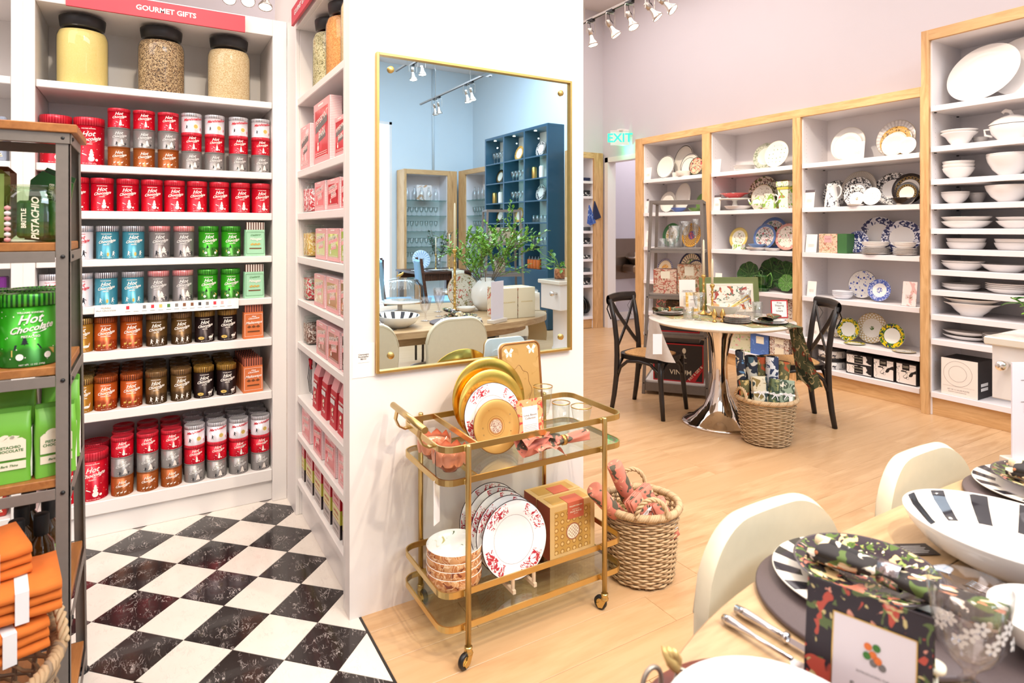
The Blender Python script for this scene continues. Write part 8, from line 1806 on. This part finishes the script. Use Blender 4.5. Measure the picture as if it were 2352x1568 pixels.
# ================================================================ THE SHOP BEHIND THE CAMERA, SEEN IN THE MIRROR
GS2 = [.12, .50, .80, 1.10, 1.40, 1.70, 2.00]
def glass_cab(label, loc, rz, bays, stiles, ztop=2.59, depth=.40, shelves=GS2):
    t = oak_cab(label, 0, bays, stiles, ztop, .09, [.123], .123, depth=depth); t.location = loc; t.rotation_euler = (0, 0, rz)
    for b0, b1 in bays:
        for z_ in shelves[1:]: MB().box((.03, b0+.011-stiles[-1][0], z_), (depth-.03, b1-.011-stiles[-1][0], z_+.008)).obj('glass_shelf', glass('shelf_glass', (214, 236, 232), alpha=.78), t)
    return t
xr = 5.24
gcR = glass_cab('oak cabinet with glass shelves on the right wall, in the mirror', (xr, -6.40, 0), 0, [(.28, 1.30)], [(1.30, 1.45), (0, .28)])
gcL = glass_cab('oak cabinet with glass shelves on the front wall, in the mirror', (xr-.01, -6.40-.005, 0), -math.pi/2, [(-1.18, -.06), (-2.0+.0, -1.30)] if False else [(.30, 1.08)], [(1.08, 1.20), (0, .30)]) if False else None
# front-wall cabinet faces +y: local -x -> world +y  (rotation -90 deg), local y -> world +x
x0c = 4.13; gcL = glass_cab('oak cabinet with glass shelves on the front wall, in the mirror', (x0c, -6.45, 0), -math.pi/2, [(.05, .90)], [(.90, 1.10), (0, .05)])
gcN = glass_cab('oak cabinet with glass shelves nearer the camera on the right wall', (xr, -2.80, 0), 0, [(.13, 1.2), (1.33, 2.5)], [(2.5, 2.6), (1.2, 1.33), (0, .13)])
rnd = random.Random(3); gk = 0
protoG = [stemware('w', 0, 0, 0, goblet(.20, .040, .034, .45), m=m_cut, nm='wine_glass'), stemware('w', 0, 0, 0, goblet(.17, .048, .036, .35), m=m_cut, nm='wine_glass'), stemware('w', 0, 0, 0, tumbler(.11, .038, .034), m=m_cut, nm='tumbler'), stemware('w', 0, 0, 0, [(0, 0), (.05, 0), (.055, .01), (.05, .16), (.018, .20), (.02, .26)], m=m_cut, nm='decanter')]
index_kids(); usedg = [False]*4
def rowglass(pts, z_, k, label, group):
    lab0 = label
    for q_, (x, y) in enumerate(pts):
        o = protoG[k]; label = ORD[q_+1]+' '+lab0
        if usedg[k]: o = dup(protoG[k], (x, y, z_+EPS), 0, label, group)
        else: o.location = (x, y, z_+EPS); o['label'] = label; o['group'] = group; usedg[k] = True
NMR = ['lowest', 'second', 'third', 'fourth', 'fifth', 'sixth', 'top']
for i, z_ in enumerate(GS2[1:]):
    k = [2, 0, 1, 0, 1, 3][i]
    rowglass([(x0c+.12+.100*j*(1.5 if k == 3 else 1), -6.62) for j in range(7 if k != 3 else 5)], z_+.008, k, 'clear glass of the row on the %s glass shelf, front wall cabinet' % NMR[i+1], 'glasses in the front wall cabinet')
    rowglass([(5.42, -6.05+.105*j*(1.5 if k == 3 else 1)) for j in range(9 if k != 3 else 6)], z_+.008, k, 'clear glass of the row on the %s glass shelf, corner right wall cabinet' % NMR[i+1], 'glasses in the corner right wall cabinet')
for x, y, rz, lb in ((4.62, -6.66, 0, 'front wall'), (5.50, -5.70, -math.pi/2, 'right wall')):
    o = MB().box((-.16, 0, 0), (.16, .01, .30)).obj('picture_card', flor('blossom_card', (246, 236, 230), [((214, 170, 130), 9, .60, 2)], .6), None, (x, y, GS2[5]+.31+.008), rot=(0, 0, rz)); tag(o, 'blossom picture card high in the %s glass cabinet' % lb, 'picture')
    o.location.z = GS2[6]+.009+EPS
# blue cabinet
m_blue = mat('teal_blue_lacquer', (38, 76, 98), .35, var=.03)
t = thing('display_cabinet', 'tall blue cabinet with mirrored back, right of centre in the mirror', 'cabinet', (4.93, -4.72, 0)); D = .29; Hb = 2.94; B3 = [0, .62, 1.25, 1.88]
bp_ = lambda n_, a, c, m=m_blue: MB().box(a, c, bev=.001).obj(n_, m, t)
bp_('side_panel', (0, 0, 0), (D, .035, Hb)); bp_('side_panel', (0, 1.88, 0), (D, 1.915, Hb)); bp_('top_panel', (0, 0, Hb), (D, 1.915, Hb+.04)); bp_('base', (0, .035, 0), (D, 1.88, .85))
for y in B3[1:3]: bp_('divider', (0, y, .85), (D, y+.035, Hb))
bp_('mirror_back', (D-.012, .035, .85), (D-.004, 1.88, Hb), mat('painted_reflection', (214, 222, 222), .25, .1, var=0))  # pale colour stands in for the bright room reflected in the mirrored back
BZ = [.85, 1.22, 1.55, 1.88, 2.21, 2.54]
for z_ in BZ[1:]:
    for j in range(3): bp_('glass_shelf', (.014, B3[j]+.036, z_-.008), (D-.013, B3[j+1]-.001, z_), glass('shelf_glass')); bp_('shelf_edge', (.002, B3[j]+.036, z_-.020), (.013, B3[j+1]-.001, z_))
for j in range(3):
    for k in (0, 1): MB().lathe([(0, 0), (.022, 0), (.022, -.006), (0, -.006)], 16).obj('down_light', emis('down_light', (255, 244, 220), 5), t, (.09+.11*k, B3[j]+.2+.2*k, Hb-.002))
l = bpy.data.lights.new('cabinet_glow', 'POINT'); l.energy = 1.6; l.color = WARM; l.shadow_soft_size = .006
for j in range(3): lo = bpy.data.objects.new('cabinet_glow', l); COL.objects.link(lo); lo.location = (4.99, -4.72+B3[j]+.33, 2.80)
bcx = 5.06
for i, z_ in enumerate(BZ[1:]):
    for j in range(3):
        ys = [-4.72+B3[j]+.10+.105*q for q in range(5)]; nm = '%s tier of the %s bay, blue cabinet' % (NMR[i], ['left', 'middle', 'right'][j])
        c = (i*3+j)
        if c % 5 in (0, 2): rowglass([(bcx, y) for y in ys], z_, (c % 3), 'clear glass on the '+nm, 'glasses in the blue cabinet')
        elif c % 5 == 1:
            for q, y in enumerate(ys[::2]): o = tag(MB().lathe([(0, 0), (.038, 0), (.04, .01), (.04, .17), (.03, .19), (0, .19)], 20).obj('canister', m_gold if q != 1 else m_porc, None, (bcx, y, z_+EPS)), '%s canister from the left on the %s' % (ORD[q+1], nm), 'canister')
        else:
            for q, y in enumerate((ys[1], ys[1]+.27)): stand_plate('%s decorated plate on the %s' % (['left', 'right'][q], nm), [pm_bgold, pm_goldrim, pm_bk][(c+q) % 3], bcx+.06, y, z_+EPS, .125, face=math.pi, tilt=14)
for q in range(4): tag(MB().lathe([(0, 0), (.036, 0), (.038, .01), (.038, .14), (.03, .16), (.018, .165), (.018, .19), (0, .19)], 20, mis=[0, 0, 0, 1, 1, 1, 1]).obj('syrup_bottle', [mat('amber_glass', (196, 100, 40), .1), m_black], None, (5.00, -3.40+.085*q, .85+EPS)), '%s amber bottle with black cap at the base of the blue cabinet' % ORD[q+1], 'bottle')
# second tapered grey shelf, linen-laid round table, dark dining table with blue chairs
p = PM(1150, 483, z=1.70); E2 = etagere('tapered grey metal shelf reflected in the mirror behind the branches', (p.x, p.y, 0), .35)
for k, (u, z_) in enumerate(((-.08, 1.28), (.10, 1.28), (0, .875))): t = thing('gift_box', '%s scenic patterned box on the reflected grey shelf' % ('left', 'right', 'lower')[k], 'box', (p.x+u, p.y-.05, z_+EPS)); MB().box((-.06, -.05, 0), (.06, .05, .19), bev=.002).obj('box_body', flor('scene_box', (206, 190, 160), [((110, 120, 70), 15, .54, 2), ((120, 80, 60), 20, .6, 4)], .6), t)
tx, ty = 3.30, -1.55; t = thing('round_table', 'round table with a pale cloth and blue napkins, seen in the mirror', 'table', (tx, ty, 0)); MB().lathe([(0, .74), (.52, .74), (.54, .75), (.54, .765), (0, .765)], 56).obj('tabletop', m_marb, t); MB().lathe([(0, 0), (.28, 0), (.28, .02), (.08, .08), (.05, .35), (.10, .74), (0, .74)], 32).obj('pedestal', m_black, t)
b = MB(); b.grid(lambda u, v: (tx-.20+.5*u, ty+.556+.012*math.sin(u*20)*v if v > .334 else ty+.556-.28*(1-v*3), .77 if v <= .334 else .77-.45*(v-.333)/.667), 24, 12); tag(b.obj('tablecloth', mat('pale_linen', (234, 224, 206), .9)), 'pale linen runner hanging from the reflected round table', 'tablecloth')
for x, y, lb in ((-.27, .18, 'left'), (.20, .24, 'right')):
    lay_plate('%s white plate on the reflected round table' % lb, pm_gold3, tx+x, ty+y, .770+EPS, .13); t = thing('napkin', '%s periwinkle blue napkin on the reflected round table' % lb, 'napkin', (tx+x, ty+y, .800)); MB().grid(lambda u, v: (-.15+.30*v, (.018+.035*abs(v-.5)*2)*math.cos(2*math.pi*u), (.014+.01*abs(v-.5))*math.sin(2*math.pi*u)*(1+.2*math.sin(9*v+3*u))), 20, 14, cu=True).obj('cloth', mat('periwinkle', (84, 104, 178), .85), t); MB().lathe([(.019, -.012), (.021, -.012), (.021, .012), (.019, .012)], 16).xf(Matrix.Rotation(math.pi/2, 4, 'Y')).obj('napkin_ring', m_porc, t)
t = thing('side_chair', 'rattan backed chair beside the reflected round table', 'chair', (tx-.62, ty-.1, 0), .2); MB().grid(lambda u, v: (-.18-.04*math.sin(math.pi*u), -.2+.4*u, .50+.36*v), 14, 10).obj('rattan_back', m_ratt, t); MB().tube([(-.18, -.2, 0), (-.18, -.21, .6), (-.19, -.19, .85), (-.215, -.08, .90), (-.215, .08, .90), (-.19, .19, .85), (-.18, .21, .6), (-.18, .2, 0)], .013, 8).obj('frame', m_blackwood, t); MB().box((-.2, -.2, .42), (.2, .2, .46), bev=.02).obj('seat', m_ratt, t)
for sy in (-1, 1): MB().tube([(.18, sy*.18, .42), (.2, sy*.19, 0)], .013, 8).obj('front_leg', m_blackwood, t)
t = thing('dining_table', 'dark walnut dining table with fluted apron, seen in the mirror', 'table', (3.58, -4.45, 0)); m_dkw = wood('dark_walnut_wood', (58, 34, 26), (92, 58, 42), .35, (1, 8, 8), rnd=False)
MB().box((0, -.95, .74), (1.0, 0, .775), bev=.003).obj('tabletop', m_dkw, t)
for x in (.03, .89):
    for y in (-.92, -.11): MB().box((x, y, 0), (x+.08, y+.08, .74)).obj('leg', m_dkw, t)
b = MB()
for k in range(28): b.box((.115+.0275*k, -.052, .63), (.137+.0275*k, -.034, .74))
o = b.obj('fluting', m_dkw, t); o['kind'] = 'stuff'; MB().box((.11, -.07, .63), (.89, -.053, .74)).box((.11, -.9, .63), (.89, -.88, .74)).obj('apron', m_dkw, t)
b = MB(); b.grid(lambda u, v: (3.58+.60+.22*u, -4.45+.006-.5*(1-v*2) if v < .5 else -4.45+.008+.004*math.sin(u*18), .7785 if v < .5 else .7785-.38*(v-.5)*2), 16, 14); tag(b.obj('table_runner', mat('oat_linen', (214, 202, 178), .9)), 'oat linen runner hanging from the dark dining table, in the mirror', 'linen')
for k in range(3): x = 3.70+.3*k; lay_plate('%s white plate on the dark dining table in the mirror' % ORD[k+1], pm_gold3, x, -4.68, .776+EPS, .12); stemware('%s clear glass on the dark dining table in the mirror' % ORD[k+1], x+.13, -4.85, .776+EPS, goblet(.2, .04, .035, .4), m=m_cut)
stand_plate('patterned pale blue plate standing on the dark dining table', platemat('ice_blue_plate', (214, 230, 242), [], [(.2, .95, (150, 180, 214), 20, .2, 'stripe')]), 3.92, -5.1, .776+EPS, .16, face=math.pi/2)
candlestick('left brass candlestick on the dark dining table, in the mirror', (4.10, -4.9, .776+EPS), .26, .28); candlestick('right brass candlestick on the dark dining table, in the mirror', (4.30, -4.8, .776+EPS), .36, .24)
t = thing('vase', 'glass vase of eucalyptus on the dark dining table, in the mirror', 'vase', (4.22, -5.08, .776+EPS)); MB().lathe([(0, 0), (.06, 0), (.06, .2), (.05, .22)], 24).obj('glass_body', m_cut, t); bl = MB(); bs = MB(); rn = random.Random(8)
for k in range(12):
    a = rn.uniform(0, 6.28); tip = Vector((math.cos(a)*.28, math.sin(a)*.2, .55+rn.uniform(-.1, .12))); bs.tube([(0, 0, .05), tuple(tip*.5+Vector((0, 0, .1))), tuple(tip)], .003, 5)
    for q in range(9): c_ = Vector((0, 0, .1)).lerp(tip, .35+.07*q); leaf(bl, c_, Vector((rn.uniform(-1, 1), rn.uniform(-1, 1), rn.uniform(-.5, 1))), Vector((0, 0, 1)), .055, .045)
bs.obj('stems', m_stem, t); o = bl.obj('foliage', mat('eucalyptus', (84, 118, 100), .6), t); o['kind'] = 'stuff'
m_skyb = mat('sky_blue_upholstery', (150, 196, 224), .6)
for k, (px, lb) in enumerate(((884, 'left'), (918, 'right'))):
    p = PM(px, 597, z=1.02); t = thing('side_chair', '%s sky blue upholstered chair by the dark dining table, in the mirror' % lb, 'chair', (p.x-.02+.38*k, p.y, 0), .25); MB().box((-.03, -.22, .42), (.03, .22, 1.02), bev=.015).xf(Matrix.Rotation(-.10, 4, 'Y')).obj('back_cushion', m_skyb, t)
    MB().box((.0, -.23, .40), (.42, .23, .48), bev=.03).obj('seat', m_skyb, t)
    for s_ in (-1, 1): MB().tube([(-.02, s_*.235, 0), (.0, s_*.235, .45), (-.08, s_*.235, 1.04)], .016, flat=(.030, .040)).obj('rear_leg', m_dkw, t); MB().tube([(.38, s_*.2, 0), (.38, s_*.2, .40)], .018, 8).obj('front_leg', m_dkw, t)
# light tracks and conduit seen in the mirror
za = PM(965, 240, y=-5.2).z
a = PM(965, 240, y=-5.6); c = PM(1105, 175, y=-2.9)
track('ceiling light track crossing the upper part of the mirror', tuple(a), (a.x, a.y+2.6, a.z)); 
for k, (f, lb) in enumerate(((.25, 'left pair'), (.29, 'left pair second'), (.72, 'right pair'), (.76, 'right pair second'))):
    q = Vector((a.x, a.y+2.6*f, a.z-.17)); Zc = q.x*CC+q.y*CS
    t = track_head(0, 0, None, (4.4, -4.4, .8), 'silver spotlight of the %s on the reflected track' % lb, zt=1.0) if False else None
def head_at(q, aim, lb):
    t = thing('track_light', lb, 'light', q); d = (Vector(aim)-Vector(q)).normalized(); R_ = Vector((0, 0, -1)).rotation_difference(d).to_matrix().to_4x4(); m_al = MATS['satin_aluminium']
    MB().lathe([(.018, .0), (.030, -.060), (.052, -.100), (.055, -.104), (.055, -.120), (.050, -.120), (.050, -.104)], 24).lathe([(0, .07), (.024, .07), (.026, .06), (.026, 0), (.018, 0)], 20).xf(R_).obj('lamp_housing', m_al, t)
    MB().lathe([(0, -.112), (.049, -.112), (.049, -.114), (0, -.116)], 24).xf(R_).obj('lens', emis('lamp_lens', (255, 248, 232), 14), t); MB().tube([(-.058, 0, 0), (-.058, 0, .12), (-.05, 0, .135), (.05, 0, .135), (.058, 0, .12), (.058, 0, 0)], .004, flat=(.012, .003)).obj('yoke', m_al, t); MB().box((-.022, -.05, .137), (.022, .05, .160), bev=.003).obj('adapter', m_black, t)
for f, lb in ((.24, 'first'), (.30, 'second'), (.70, 'third'), (.76, 'fourth')): head_at((a.x, a.y+2.6*f, a.z-.172), (4.6, -5.2 if f < .5 else -3.4, .8), '%s silver spotlight along the track reflected in the mirror' % lb)
q = PM(965, 160, y=-3.6); track('short ceiling light track at the top edge of the mirror', (q.x, -4.6, q.z+.2), (q.x, -2.6, q.z+.2))
for y, lb in ((-3.9, 'left'), (-3.55, 'right')): head_at((q.x, y, q.z+.028), (3.4, -3.2, 0), '%s spotlight hanging at the top of the mirror view' % lb)
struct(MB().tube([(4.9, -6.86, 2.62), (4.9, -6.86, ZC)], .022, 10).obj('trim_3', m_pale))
# spotlights that light the displays
for src, dst, pw, deg in (((.2, .9, 3.4), (-.05, 3.5, 1.7), 90, 60), ((-.2, 1.1, 3.3), (.1, 3.5, .8), 60, 55), ((.0, 1.6, 3.3), (.75, 2.8, 1.3), 35, 60), ((1.2, -.4, 3.5), (1.2, 2.1, .8), 170, 62), ((2.0, .3, 3.6), (1.7, 1.9, .2), 120, 60), ((.5, .2, 3.5), (1.0, 2.25, 1.6), 70, 70),
                          ((3.9, 4.9, 3.55), (5.5, 5.3, 1.5), 90, 62), ((3.9, 3.9, 3.55), (5.5, 4.2, 1.5), 90, 62), ((3.9, 2.9, 3.55), (5.5, 3.1, 1.5), 90, 62), ((3.9, 1.9, 3.7), (5.5, 1.9, 1.6), 60, 62),
                          ((3.3, 2.0, 3.6), (3.7, 3.1, .6), 60, 50), ((1.6, -.6, 3.5), (1.3, .5, .8), 50, 55), ((2.6, -.6, 3.5), (2.3, .5, .8), 40, 55), ((3.2, -3.4, 3.4), (5.0, -3.8, 1.6), 60, 70)):
    spot('track_spot', src, dst, pw, WARM, deg, .7, .04)
